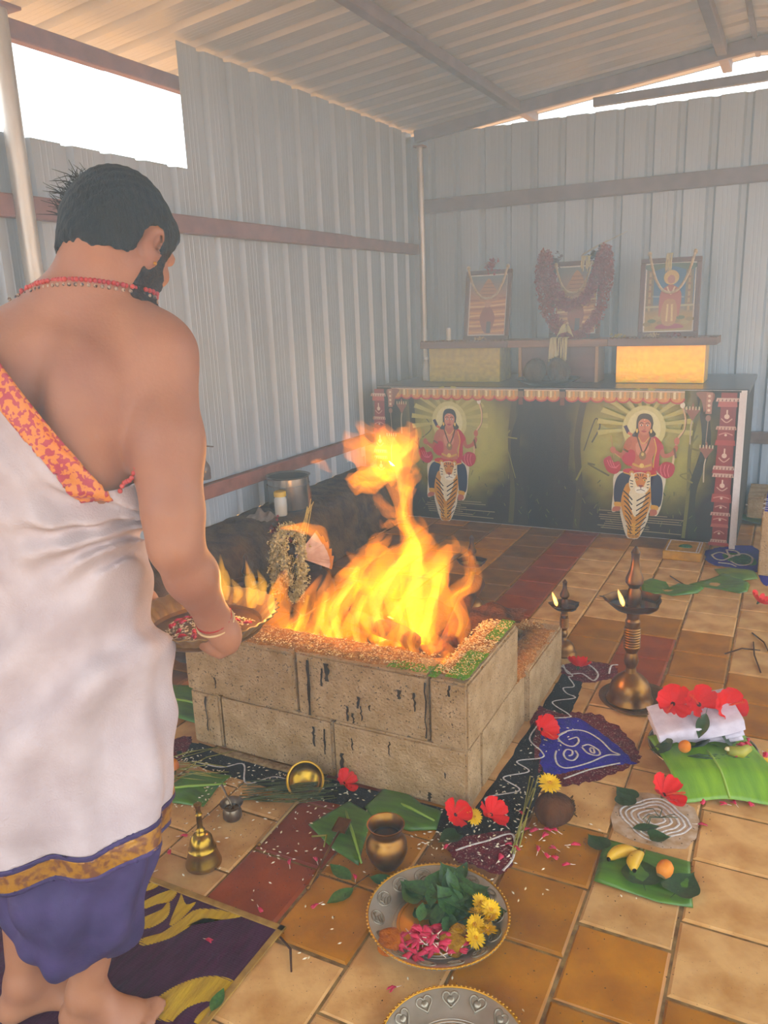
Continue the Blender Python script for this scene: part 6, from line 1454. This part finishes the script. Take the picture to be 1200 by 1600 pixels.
# hair: short crop with a tapered nape
M_HAIR = mat('black_hair', '#0c0a0a', .55, 0, '#1c1716', 60, bump=.8, bscale=220, stretch=(1, 1, .3))
Hf = Field(HC-.15, HC+.15, .004)
Hf.ell(hd(0, -.008, .016), (.085, .107, .103), HM, .01); Hf.ell(hd(0, -.05, -.02), (.07, .06, .06), HM, .03); Hf.ell(hd(.0, .055, .055), (.062, .045, .038), HM, .03)
def tri(F, g_):
    out = F
    for i in range(3):
        i0 = np.clip(np.floor(g_[i]).astype(int), 0, F.shape[i]-2); t = (g_[i]-i0).reshape([-1 if j == i else 1 for j in range(3)])
        out = np.take(out, i0, i)*(1-t)+np.take(out, i0+1, i)*t
    return out
sl = tuple([slice(None)]*3); X, Y, Z_ = np.meshgrid(*Hf.ax, indexing='ij'); P = np.stack([X-HC[0], Y-HC[1], Z_-HC[2]], -1) @ HM.T
x, y, z = P[..., 0], P[..., 1], P[..., 2]
skin = tri(Bd.F, [np.interp(Hf.ax[i], Bd.ax[i], np.arange(Bd.n[i])) for i in range(3)])-.0065
Hf.blend(sl, np.maximum(skin, np.maximum(y+.035, np.abs(x)-.085)), .012)
low = np.where(y < -.026, -.088+.55*np.maximum(0, y+.075)+.002*np.sin(x*170)+.002*np.sin(x*410+y*90)-z, -.004-z-.25*(y+.02))
Hf.carve(sl, -np.maximum(low, -.5), .005)
Hf.carve(sl, -(y-.062-.35*np.maximum(0, z)), .006)
for sx in (-1, 1): Hf.ell(hd(sx*.096, -.008, -.034), (.034, .030, .040), HM, .006, 'carve')
tex = .0016*np.sin(x*260+y*90)*np.sin(z*210+y*120)
Hf.F += tex; V, Q = Hf.mesh(); nmesh('hair', V-MO, Q, M_HAIR, man)
m = MB(); rr = random.Random(6)
for k in range(150):                                                                # wisps and the ragged edge at the back
    th = rr.uniform(-.9, .9); b0 = hd(-.055+.03*th, -.082+.01*abs(th), .03+rr.uniform(-.045, .045))
    d = -HFw*rr.uniform(.3, 1)+HR*rr.uniform(-.9, .3)+HU*rr.uniform(-.3, .6); L_ = rr.uniform(.010, .034)
    p1 = b0+d*L_*.5; p2 = p1+(d+np.array([rr.uniform(-.6, .6), rr.uniform(-.6, .6), rr.uniform(-.8, .2)]))*L_*.6
    m.tube([b0-MO, p1-MO, p2-MO], [.0011, .0009, .0004], 3, False)
o = m.obj('hair_wisps', M_HAIR, man); o['kind'] = 'stuff'
# beard along the jaw
Bf = Field(HC-.16, HC+.16, .0042)
gx = [np.interp(Bf.ax[i], Bd.ax[i], np.arange(Bd.n[i])) for i in range(3)]
Bf.F = tri(Bd.F, gx)-.0042
X, Y, Z_ = np.meshgrid(*Bf.ax, indexing='ij'); P = np.stack([X-HC[0], Y-HC[1], Z_-HC[2]], -1) @ HM.T; x, y, z = P[..., 0], P[..., 1], P[..., 2]
jaw = np.maximum(np.maximum(z+.026+.42*(y-.02), -.006-y+.25*np.maximum(0, -.075-z)), -.128-z)
burn = np.maximum(np.maximum(np.abs(y-.038)-.012, z-.03), .045-np.abs(x)); reg = np.maximum(np.minimum(jaw, np.maximum(burn, -.06-z)), np.maximum(np.abs(x)-.078, -.145-z+.0*y))
Bf.F = np.maximum(Bf.F+.0016*np.sin(x*330+z*120)*np.sin(z*300+y*160), reg)
V, Q = Bf.mesh(); nmesh('beard', V-MO, Q, mat('dark_stubble', '#1a120f', .8, 0, '#3a281e', 150, bump=.9, bscale=260), man)
MB().ball(hd(.092, .002, -.062)-MO, .0035, 8, 6).obj('ear_stud', M_GOLDR, man)
# bead strings round the neck
def fval(p):
    i = np.clip(((p-Bd.lo)/Bd.h).astype(int), 0, Bd.n-2); return Bd.F[i[0], i[1], i[2]]
def neck_loop(t, drop, out):
    a = 2*PI*t; d = np.array([math.cos(a), math.sin(a), 0]); back = d @ np.array([.3, -.95, 0]); c = np.array([-1.128, 1.075, 1.492+.024*back-drop])
    r_ = .03
    while r_ < .16 and fval(c+d*r_) < .0: r_ += .001
    return c+d*(r_+out)
m = MB(); m2 = MB()
for k in range(84): m.ball(neck_loop(k/84, 0, .002)-MO, (.0044, .0044, .0044), 6, 5)
for k in range(56): m2.ball(neck_loop(k/56, .0085, .001)-MO, (.0034, .0034, .0034), 6, 4)
m.obj('red_bead_string', mat('red_beads', '#a81420', .35, 0, '#c8402c', 60), man); m2.obj('pale_bead_string', mat('pale_beads', '#b8a088', .4, 0, '#3a1c1c', 120, contrast=(.45, .55)), man)
# wrist threads
for k, (dz, r_, m_) in enumerate(((0, .0335, mat('red_thread', '#a01414', .7)), (-.010, .036, mat('cream_thread', '#c8a878', .7)), (.004, .0325, mat('red_thread', '#a01414')))):
    ax = nv(np.array(WR)-np.array(EL)); u = nv(np.cross(ax, [1, 0, 0])); v = np.cross(ax, u); c = np.array(WR)+ax*(.0-dz)
    MB().tube([c+(u*math.cos(2*PI*q/24)+v*math.sin(2*PI*q/24))*r_-MO for q in range(25)], .0024, 6, False).obj('wrist_thread', m_, man)
# ------------------------------------------------------------------ wraps: cloth fields cut along their edges
P1, P2 = np.array([-1.196, .922, 1.391]), np.array([-.996, .926, 1.169])
nrm = nv(np.cross(P2-P1, np.array([-.66, .72, -.12]))); nrm = nrm if nrm[2] > 0 else -nrm
def sash_h(V): return np.minimum((V-P1) @ nrm+.004, V[:, 2]-1.168)
def fold(X, Y, Z_, th):
    hp = (X-P1[0])*nrm[0]+(Y-P1[1])*nrm[1]+(Z_-P1[2])*nrm[2]
    up_ = np.clip((Z_-.98)/.1, 0, 1); lo_ = 1-up_
    g = np.clip((X+1.12)/.12, 0, 1)                      # gathers toward the right hip
    d1 = .014*np.sin(46*hp+2.0*np.sin(9*X))*(.45+.55*g)+.005*np.sin(104*hp+6*X)
    cx = np.sqrt((X+.97)**2+(Y-.93)**2*1.0+(Z_-1.09)**2)+1e-6; ang = np.arctan2(Z_-1.09, -(X+.97))
    d2 = .013*np.sin(13*ang+20*cx)*np.exp(-((cx-.11)/.09)**2)
    s_ = th*.2
    d3 = .016*np.sin(20*s_+2.2*np.sin(5*Z_)+1.5)+.011*np.sin(47*s_-4*Z_)+.004*np.sin(34*(Z_+.55*s_)+3*s_)
    d4 = .017*np.sin(34*(Z_-1.0*(X+1.1))+1.0)*np.exp(-((Z_-.86)/.13)**2)
    return up_*(d1+d2+.011)+lo_*(d3*np.clip((1.0-Z_)/.3, .25, 1)+d4+.004)
Cf = Field((-1.56, .70, .38), (-.88, 1.24, 1.52), .006)
Cf.loft([(.40, -1.215, .945, .195, .158, 10), (.55, -1.212, .945, .198, .162, 10), (.70, -1.208, .947, .200, .160, 10), (.82, -1.203, .95, .196, .152, 11), (.92, -1.195, .953, .180, .138, 13), (1.0, -1.186, .957, .168, .128, 15), (1.08, -1.176, .963, .160, .122, 17), (1.17, -1.168, .975, .158, .121, 18), (1.26, -1.158, .995, .172, .124, 20), (1.34, -1.150, 1.012, .183, .120, 20), (1.41, -1.142, 1.03, .172, .104, 20), (1.48, -1.137, 1.05, .128, .085, 20)], .02, fold)
Cf.ell((-1.30, .985, 1.39), (.076, .072, .08), k=.04)
# the sheet comes up over the left shoulder and arm
Cf.cone((-1.30, .985, 1.39), (-1.355, 1.06, 1.16), .068, .058, .03)
V, Q = Cf.mesh()
x0 = -1.06
def hem_z(V): return .50+.55*np.maximum(0, V[:, 0]-x0)+.012*np.sin(V[:, 0]*17+1)
hem = hem_z(V)-V[:, 2]; hs = sash_h(V)
GZ = np.array([0, 0, -1.0])
gs = np.where(((V-P1) @ nrm < V[:, 2]-1.168)[:, None], nrm[None, :], np.array([[0, 0, 1.0]]))
inner = V-MO
# white sheet between hem and sash edge
kp_ = (hem[Q] < .006).all(1) & (hs[Q] < .006).all(1)
V2 = V.copy(); mh = hem > 0; V2[mh, 2] += hem[mh]; ms = hs > 0; V2[ms] -= gs[ms]*hs[ms][:, None]
def part(name, V2, Qk, mat_, thick, grow=0.0):
    used = np.unique(Qk); mp = -np.ones(len(V2), int); mp[used] = np.arange(len(used)); o = nmesh(name, V2[used]-MO, mp[Qk], mat_, man)
    if grow:
        o.modifiers.new('out', 'DISPLACE').strength = grow; o.modifiers['out'].mid_level = 0
    if thick: solidify(o, thick, -1)
    return o
M_WHT = mat('white_wrap', '#c6b8b8', .85, 0, '#b6a6a6', 12, bump=.25, bscale=240)
M_ORG = mat('orange_brocade', '#d8801c', .5, 0, '#b0283a', 110, detail=1.5, contrast=(.50, .54), bump=.3, bscale=55)
M_GLD = mat('gold_brocade', '#a8741c', .45, .2, '#7a4a2c', 60, detail=2.0, contrast=(.45, .6), bump=.3, bscale=60)
M_PUR = mat('purple_cloth', '#4c3e68', .6, 0, '#3a2e52', 10, bump=.15, bscale=60)
Ql = Q
part('white_wrap', V2, Q[kp_], M_WHT, .003)
# brocade border standing just proud of the sash edge
pl = (V-P1) @ nrm
kb_ = ((pl[Q] < .006) & (pl[Q] > -.050)).all(1) & (V[Q][:, :, 2] > 1.150).all(1)
V3 = V.copy(); m_ = pl > 0; V3[m_] -= np.outer(pl[m_], nrm); m_ = pl < -.044; V3[m_] -= np.outer(pl[m_]+.044, nrm)
part('sash_border', V3, Q[kb_], M_ORG, .004, .0035)
# lower border below the white hem, with purple edges
for nm, a, b, mt, gr in (('border_edge', .0, .010, M_PUR, .002), ('hem_border', .009, .050, M_GLD, .0015), ('border_edge', .047, .056, M_PUR, .002)):
    kk = ((hem[Q] > a-.006) & (hem[Q] < b+.006)).all(1); V4 = V.copy(); mm_ = hem < a; V4[mm_, 2] -= (a-hem[mm_]); mm_ = hem > b; V4[mm_, 2] += hem[mm_]-b
    part(nm, V4, Q[kk], mt, .003, gr)
# purple under-cloth gathered to mid calf
Pf = Field((-1.50, .72, .14), (-.94, 1.18, .66), .006)
def pfold(X, Y, Z_, th): return .010*np.sin(th*5+9*Z_)+.006*np.sin(th*9-22*Z_)+.007*np.sin(34*Z_+3*th)
Pf.loft([(.185, -1.235, .925, .085, .085, 10), (.23, -1.232, .928, .125, .115, 10), (.33, -1.225, .935, .155, .135, 10), (.45, -1.215, .945, .162, .14, 10), (.64, -1.208, .947, .155, .125, 10)], .02, pfold)
V, Q = Pf.mesh(); hb = V[:, 2]-.63; kk = (hb[Q] < .006).all(1); Vb = V.copy(); part('purple_wrap', Vb, Q[kk], M_PUR, .003)
# string of red beads and dark edge at the waist gap
m = MB()
for k in range(9): m.ball(np.array([-1.0+.004*k, .962+.002*k, 1.166+.0052*k+.004*math.sin(k)])-MO, .0046, 6, 5)
m.obj('waist_beads', mat('red_beads', '#a81420'), man)

# ------------------------------------------------------------------ tray in his hands
tr = empty('offering_tray', (-1.055, 1.205, .815), label='brass tray with a fluted rim held in the man\'s hands', cat='tray')
M_TRY = mat('tray_brass', '#8a6428', .35, .7, '#6a4416', 18)
MB().lathe([(0, -.006), (.112, -.006), (.118, -.002), (.122, .006), (.118, .006), (.112, -.001), (0, -.002)], 48).obj('tray_floor', M_TRY, tr, auto=40)
def flute(a, r_, z): return 1+(.022*math.cos(36*a) if r_ > .124 else 0)
MB().lathe([(.118, .003), (.128, .016), (.150, .034), (.153, .035), (.149, .036), (.127, .019), (.116, .006)], 216, None, flute).obj('fluted_rim', mat('pale_tray_rim', '#a88448', .4, .5, '#86602c', 30), tr)
rr = random.Random(14)
for k in range(36):
    a = rr.uniform(0, 6.28); q = .085*math.sqrt(rr.random()); o = link('red_petal', BUD[k % 4], None, None, (-1.055+q*math.cos(a)+.01, 1.205+q*math.sin(a)-.015, .819+rr.uniform(0, .008)), (0, rr.uniform(-.5, .5), rr.uniform(0, 6.28)), .022); tag(o, 'dark red petal strewn on the tray in the man\'s hands', 'petal', 'red petals on the hand tray')
g_ = grains('tray_rice', [(-1.13, -.98, 1.13, 1.28, .813, 1)], 380, M_RICE, None, (.004, .002, .0018), seed=5); tag(g_, 'loose rice spread on the tray in the man\'s hands', 'rice', kind='stuff')
FLAMES = [
 [(-1.1157, 2.36, 0.329, 0.0498), (-1.1243, 2.36, 0.4482, 0.0762), (-1.1034, 2.36, 0.5688, 0.0663), (-1.1054, 2.36, 0.6609, 0.0482), (-1.1413, 2.36, 0.7441, 0.0285), (-1.1528, 2.36, 0.8265, 0.0326), (-1.164, 2.36, 0.9146, 0.0432), (-1.1855, 2.36, 0.9794, 0.0561), (-1.2027, 2.36, 1.0288, 0.0388), (-1.2057, 2.36, 1.072, 0.0064)],
 [(-1.1592, 2.36, 0.9149, 0.0389), (-1.2288, 2.36, 0.9332, 0.0524), (-1.2937, 2.36, 0.9722, 0.0483), (-1.3396, 2.36, 1.0059, 0.0309), (-1.3653, 2.36, 1.045, 0.0044)],
 [(-1.1923, 2.37, 0.9332, 0.0392), (-1.133, 2.37, 0.98, 0.0365), (-1.1032, 2.37, 1.0266, 0.0191), (-1.0834, 2.37, 1.0636, 0.0042)],
 [(-1.1645, 2.35, 0.9012, 0.0367), (-1.2322, 2.35, 0.906, 0.0415), (-1.3084, 2.35, 0.8745, 0.0377), (-1.3614, 2.35, 0.8825, 0.0112)],
 [(-1.1906, 2.33, 0.9037, 0.0215), (-1.241, 2.33, 0.8651, 0.0283), (-1.2987, 2.33, 0.8522, 0.0264), (-1.3431, 2.33, 0.8719, 0.0066)],
 [(-1.231, 2.39, 0.9497, 0.0396), (-1.1678, 2.39, 1.0078, 0.039), (-1.1304, 2.39, 1.0527, 0.0214), (-1.139, 2.39, 1.0782, 0.0043)],
 [(-1.2301, 2.34, 0.9479, 0.0303), (-1.2031, 2.34, 1.0103, 0.0343), (-1.2253, 2.34, 1.0528, 0.0171), (-1.2532, 2.34, 1.0778, 0.0043)],
 [(-1.1958, 2.38, 0.9688, 0.0305), (-1.2604, 2.38, 1.0058, 0.0307), (-1.3079, 2.38, 1.0527, 0.0198), (-1.3293, 2.38, 1.0742, 0.0044)],
 [(-1.1311, 2.34, 0.7636, 0.0195), (-1.1889, 2.34, 0.7723, 0.0197), (-1.2314, 2.34, 0.8096, 0.0154), (-1.2525, 2.34, 0.8352, 0.0044)],
 [(-1.1476, 2.36, 0.8381, 0.0261), (-1.1027, 2.36, 0.8963, 0.0172), (-1.097, 2.36, 0.9294, 0.0043)],
 [(-1.0641, 2.4, 0.5254, 0.038), (-1.0164, 2.4, 0.6172, 0.0264), (-0.9756, 2.4, 0.6581, 0.0152), (-0.989, 2.4, 0.693, 0.0043)],
 [(-0.9646, 2.3, 0.3187, 0.0195), (-0.9213, 2.3, 0.4183, 0.0277), (-0.9472, 2.3, 0.5056, 0.0276), (-0.8923, 2.3, 0.5576, 0.0272), (-0.8783, 2.3, 0.6078, 0.0208), (-0.8953, 2.3, 0.6648, 0.0166), (-0.926, 2.3, 0.6899, 0.0042)],
 [(-0.886, 2.02, 0.3849, 0.0135), (-0.8666, 2.02, 0.4136, 0.0173), (-0.8453, 2.02, 0.4464, 0.0172), (-0.8529, 2.02, 0.4781, 0.0038)],
 [(-1.397, 2.3, 0.2882, 0.0466), (-1.412, 2.3, 0.393, 0.0509), (-1.3449, 2.3, 0.4997, 0.0454), (-1.302, 2.3, 0.5763, 0.0269), (-1.3481, 2.3, 0.6252, 0.0045)],
 [(-1.2235, 2.32, 0.3033, 0.0501), (-1.2483, 2.32, 0.4334, 0.0611), (-1.1826, 2.32, 0.5605, 0.0575), (-1.0993, 2.32, 0.6504, 0.0368), (-1.02, 2.32, 0.7165, 0.0064)],
 [(-1.0903, 2.33, 0.3089, 0.0447), (-1.0354, 2.33, 0.4597, 0.0525), (-1.0137, 2.33, 0.5775, 0.041), (-0.9698, 2.33, 0.6833, 0.0085)],
 [(-1.5945, 2.28, 0.259, 0.0287), (-1.5451, 2.28, 0.3485, 0.0307), (-1.5044, 2.28, 0.4491, 0.0209), (-1.4416, 2.28, 0.5351, 0.0046)],
 [(-1.6075, 2.26, 0.2856, 0.0381), (-1.6347, 2.26, 0.4009, 0.0402), (-1.5975, 2.26, 0.5055, 0.0186), (-1.58, 2.26, 0.5493, 0.0046)],
 [(-1.4816, 2.25, 0.2797, 0.0349), (-1.4427, 2.25, 0.3703, 0.0367), (-1.4084, 2.25, 0.4845, 0.0249), (-1.3898, 2.25, 0.57, 0.0045)],
 [(-1.2726, 2.22, 0.3073, 0.0356), (-1.2806, 2.22, 0.3944, 0.0398), (-1.2373, 2.22, 0.506, 0.0283), (-1.2431, 2.22, 0.5855, 0.0065)],
 [(-1.1134, 2.2, 0.3285, 0.0366), (-1.0863, 2.2, 0.4205, 0.0361), (-1.1066, 2.2, 0.5081, 0.0254), (-1.0756, 2.2, 0.59, 0.0063)],
 [(-0.9774, 2.2, 0.3427, 0.0273), (-0.9985, 2.2, 0.4116, 0.0272), (-0.9805, 2.2, 0.4924, 0.0166), (-0.9948, 2.2, 0.5455, 0.0041)],
 [(-1.4896, 2.18, 0.3072, 0.0228), (-1.5023, 2.18, 0.3517, 0.025), (-1.4758, 2.18, 0.4163, 0.0157), (-1.4829, 2.18, 0.4632, 0.0045)],
 [(-1.3456, 2.17, 0.3207, 0.0266), (-1.3555, 2.17, 0.3668, 0.0265), (-1.318, 2.17, 0.4385, 0.0175), (-1.33, 2.17, 0.4879, 0.0044)],
 [(-1.1649, 2.16, 0.3413, 0.0257), (-1.1431, 2.16, 0.4, 0.0254), (-1.164, 2.16, 0.465, 0.0169), (-1.1427, 2.16, 0.5174, 0.0042)],
 [(-1.035, 2.16, 0.3498, 0.023), (-1.0449, 2.16, 0.3978, 0.0229), (-1.0154, 2.16, 0.4648, 0.0144), (-1.0275, 2.16, 0.5115, 0.0041)],
 [(-1.3258, 2.38, 0.4504, 0.0396), (-1.2629, 2.38, 0.5676, 0.0388), (-1.2777, 2.38, 0.6376, 0.025), (-1.2374, 2.38, 0.684, 0.0067)],
 [(-1.1061, 2.38, 0.5386, 0.0335), (-1.1396, 2.38, 0.6401, 0.0311), (-1.0888, 2.38, 0.714, 0.0175), (-1.0995, 2.38, 0.7584, 0.0044)],
 [(-1.1281, 2.36, 0.7044, 0.0219), (-1.1757, 2.36, 0.7343, 0.0176), (-1.226, 2.36, 0.7137, 0.0111), (-1.2401, 2.36, 0.7355, 0.0045)],
 [(-1.4136, 2.42, 0.4755, 0.0333), (-1.3276, 2.42, 0.5773, 0.0303), (-1.2601, 2.42, 0.6279, 0.0184), (-1.2278, 2.42, 0.6669, 0.0046)],
 [(-1.1841, 2.3, 0.4021, 0.029), (-1.1067, 2.3, 0.507, 0.0262), (-1.0456, 2.3, 0.5607, 0.015), (-0.986, 2.3, 0.624, 0.0042)],
 [(-1.1228, 2.36, 0.862, 0.0194), (-1.15, 2.36, 0.7705, 0.0197), (-1.1285, 2.36, 0.6929, 0.0197), (-1.1068, 2.36, 0.6148, 0.022)],
 [(-1.5985, 2.5, 0.894, 0.0073), (-1.5587, 2.5, 0.8961, 0.0144), (-1.527, 2.5, 0.8685, 0.0096), (-1.508, 2.5, 0.8598, 0.0048)],
 [(-1.1864, 2.5, 0.9156, 0.0068), (-1.1649, 2.5, 0.8868, 0.0136), (-1.1554, 2.5, 0.8712, 0.0045)],
 [(-1.7614, 2.5, 0.6175, 0.0076), (-1.6644, 2.5, 0.6316, 0.025), (-1.5782, 2.5, 0.6113, 0.0247), (-1.5412, 2.5, 0.5635, 0.0074)],
 [(-1.6188, 2.5, 0.8109, 0.0024), (-1.6138, 2.5, 0.7611, 0.0074), (-1.6205, 2.5, 0.7099, 0.0025)],
 [(-1.0189, 2.4, 0.6077, 0.0088), (-1.0074, 2.4, 0.5905, 0.011), (-1.0006, 2.4, 0.5774, 0.0044)],
 [(-1.3984, 2.4, 0.546, 0.007), (-1.3613, 2.4, 0.4886, 0.0235), (-1.3973, 2.4, 0.4214, 0.0095)],
]
TRAY_FLAMES = [
 [(-1.0213, 1.2329, 0.8695, 0.0067), (-1.0249, 1.2396, 0.8994, 0.0107), (-1.0324, 1.2453, 0.932, 0.008), (-1.0385, 1.2511, 0.9632, 0.0013)],
 [(-0.98, 1.2102, 0.8778, 0.0052), (-0.9747, 1.219, 0.8989, 0.0091), (-0.9885, 1.2194, 0.9247, 0.0026)],
 [(-0.9828, 1.2689, 0.8447, 0.0081), (-0.9843, 1.2776, 0.8774, 0.0122), (-0.9918, 1.2833, 0.9104, 0.0081), (-1.0016, 1.2874, 0.9421, 0.0014)],
 [(-0.9164, 1.247, 0.8509, 0.0053), (-0.9185, 1.2533, 0.8764, 0.0079), (-0.9184, 1.2655, 0.9182, 0.0013)],
 [(-0.9804, 1.2931, 0.8435, 0.0069), (-0.9775, 1.306, 0.883, 0.0096), (-0.99, 1.3093, 0.9166, 0.0014)],
]
# ------------------------------------------------------------------ fire: closed tongues of glowing gas
fire = empty('fire', (-1.2, 2.3, .3), label='tall orange and yellow fire leaping out of the concrete pit', cat='fire')
M_FL = flame_mat('flame_gas', (1.0, .26, .003), 15.0); M_FLH = flame_mat('flame_core_gas', (1.0, .60, .05), 26.0); M_FLT = flame_mat('tray_flame_gas', (1.0, .45, .03), 40.0)
def tongue(row, origin, mat_, parent, name, seed, flat=.6, shrink=1.0, wob=.22):
    rr = random.Random(seed); P = cr([r_ for r_ in row], 7); n = 16; V = []; F = []; L = len(P); ph = [rr.uniform(0, 6.28) for _ in range(6)]
    side = Vector((.887, .46, 0)); dep = Vector((-.46, .887, 0))
    for i, p in enumerate(P):
        c = Vector(p[:3])-Vector(origin); r_ = max(.0006, p[3]*shrink*(1.17 if p[3] > .008 else 1)); t = i/L
        tan = Vector((P[min(i+1, L-1)]-P[max(i-1, 0)])[:3]); tan = tan.normalized() if tan.length > 0 else Vector((0, 0, 1))
        s_ = (side-tan*side.dot(tan)); s_ = s_.normalized() if s_.length > .2 else Vector((0, 0, 1)); d_ = tan.cross(s_)
        for k in range(n):
            a = 2*PI*k/n; w_ = 1+wob*math.sin(3*a+ph[0]+t*9)+wob*.8*math.sin(2*a+ph[1]-t*14)+wob*.6*math.sin(5*a+ph[2]+t*21)
            V.append(c+s_*math.cos(a)*r_*w_+d_*math.sin(a)*r_*flat*w_)
    for i in range(L-1):
        for k in range(n): k2 = (k+1) % n; F.append((i*n+k, i*n+k2, (i+1)*n+k2, (i+1)*n+k))
    F.append(tuple(range(n-1, -1, -1))); F.append(tuple(range((L-1)*n, L*n)))
    return link(name, mk(name, V, F, True), mat_, parent)
FO = (-1.2, 2.3, .3)
for k, row in enumerate(FLAMES):
    tongue(row, FO, M_FL, fire, 'flame_tongue', k)
    if k in (0, 2, 11, 12, 13, 14, 15, 16, 18, 19, 20, 21, 22, 23, 24, 25, 30, 31): tongue(row[:max(3, int(len(row)*.8))], FO, M_FLH, fire, 'flame_core', 100+k, .45, .30)
def fire_light(parent, loc, w_, r_, c=(1.0, .50, .14)):
    d = bpy.data.lights.new('fire_glow', 'POINT'); d.energy = w_; d.color = c; d.shadow_soft_size = r_
    o = bpy.data.objects.new('fire_glow', d); COL.objects.link(o); o.parent = parent; o.location = loc; return o
fire_light(fire, (-.05, .0, .22), 9, .14); fire_light(fire, (.0, .1, .55), 6, .10); fire_light(fire, (.18, -.06, .14), 4, .08); fire_light(fire, (-.25, -.06, .14), 4, .08)
tf = empty('tray_fire', (-1.0, 1.27, .85), label='small bright flames burning on the hand-held tray', cat='fire')
for k, row in enumerate(TRAY_FLAMES): tongue(row, (-1.0, 1.27, .85), M_FLT, tf, 'flame_tongue', 300+k, .7, 1.0, .12)
fire_light(tf, (.02, .02, .06), 1.0, .03)
# ------------------------------------------------------------------ smoke haze filling the shed
def haze(z0, z1, dens, label, c=(.55, .81, 1.0, 1)):
    o = MB().box((-2.71, -.5, z0), (1.2, 5.96, z1)).obj('smoke_haze', None, smooth=False)
    hm = bpy.data.materials.new('haze'); hm.use_nodes = True; N = hm.node_tree.nodes; N.clear()
    ho = N.new('ShaderNodeOutputMaterial'); v = N.new('ShaderNodeVolumeScatter'); v.inputs['Color'].default_value = c; v.inputs['Density'].default_value = dens; v.inputs['Anisotropy'].default_value = 0.0
    hm.node_tree.links.new(v.outputs[0], ho.inputs['Volume']); o.data.materials.append(hm); tag(o, label, 'smoke', kind='stuff')
haze(1.12, 2.665, .088, 'thin blue grey smoke hanging under the roof of the shed')
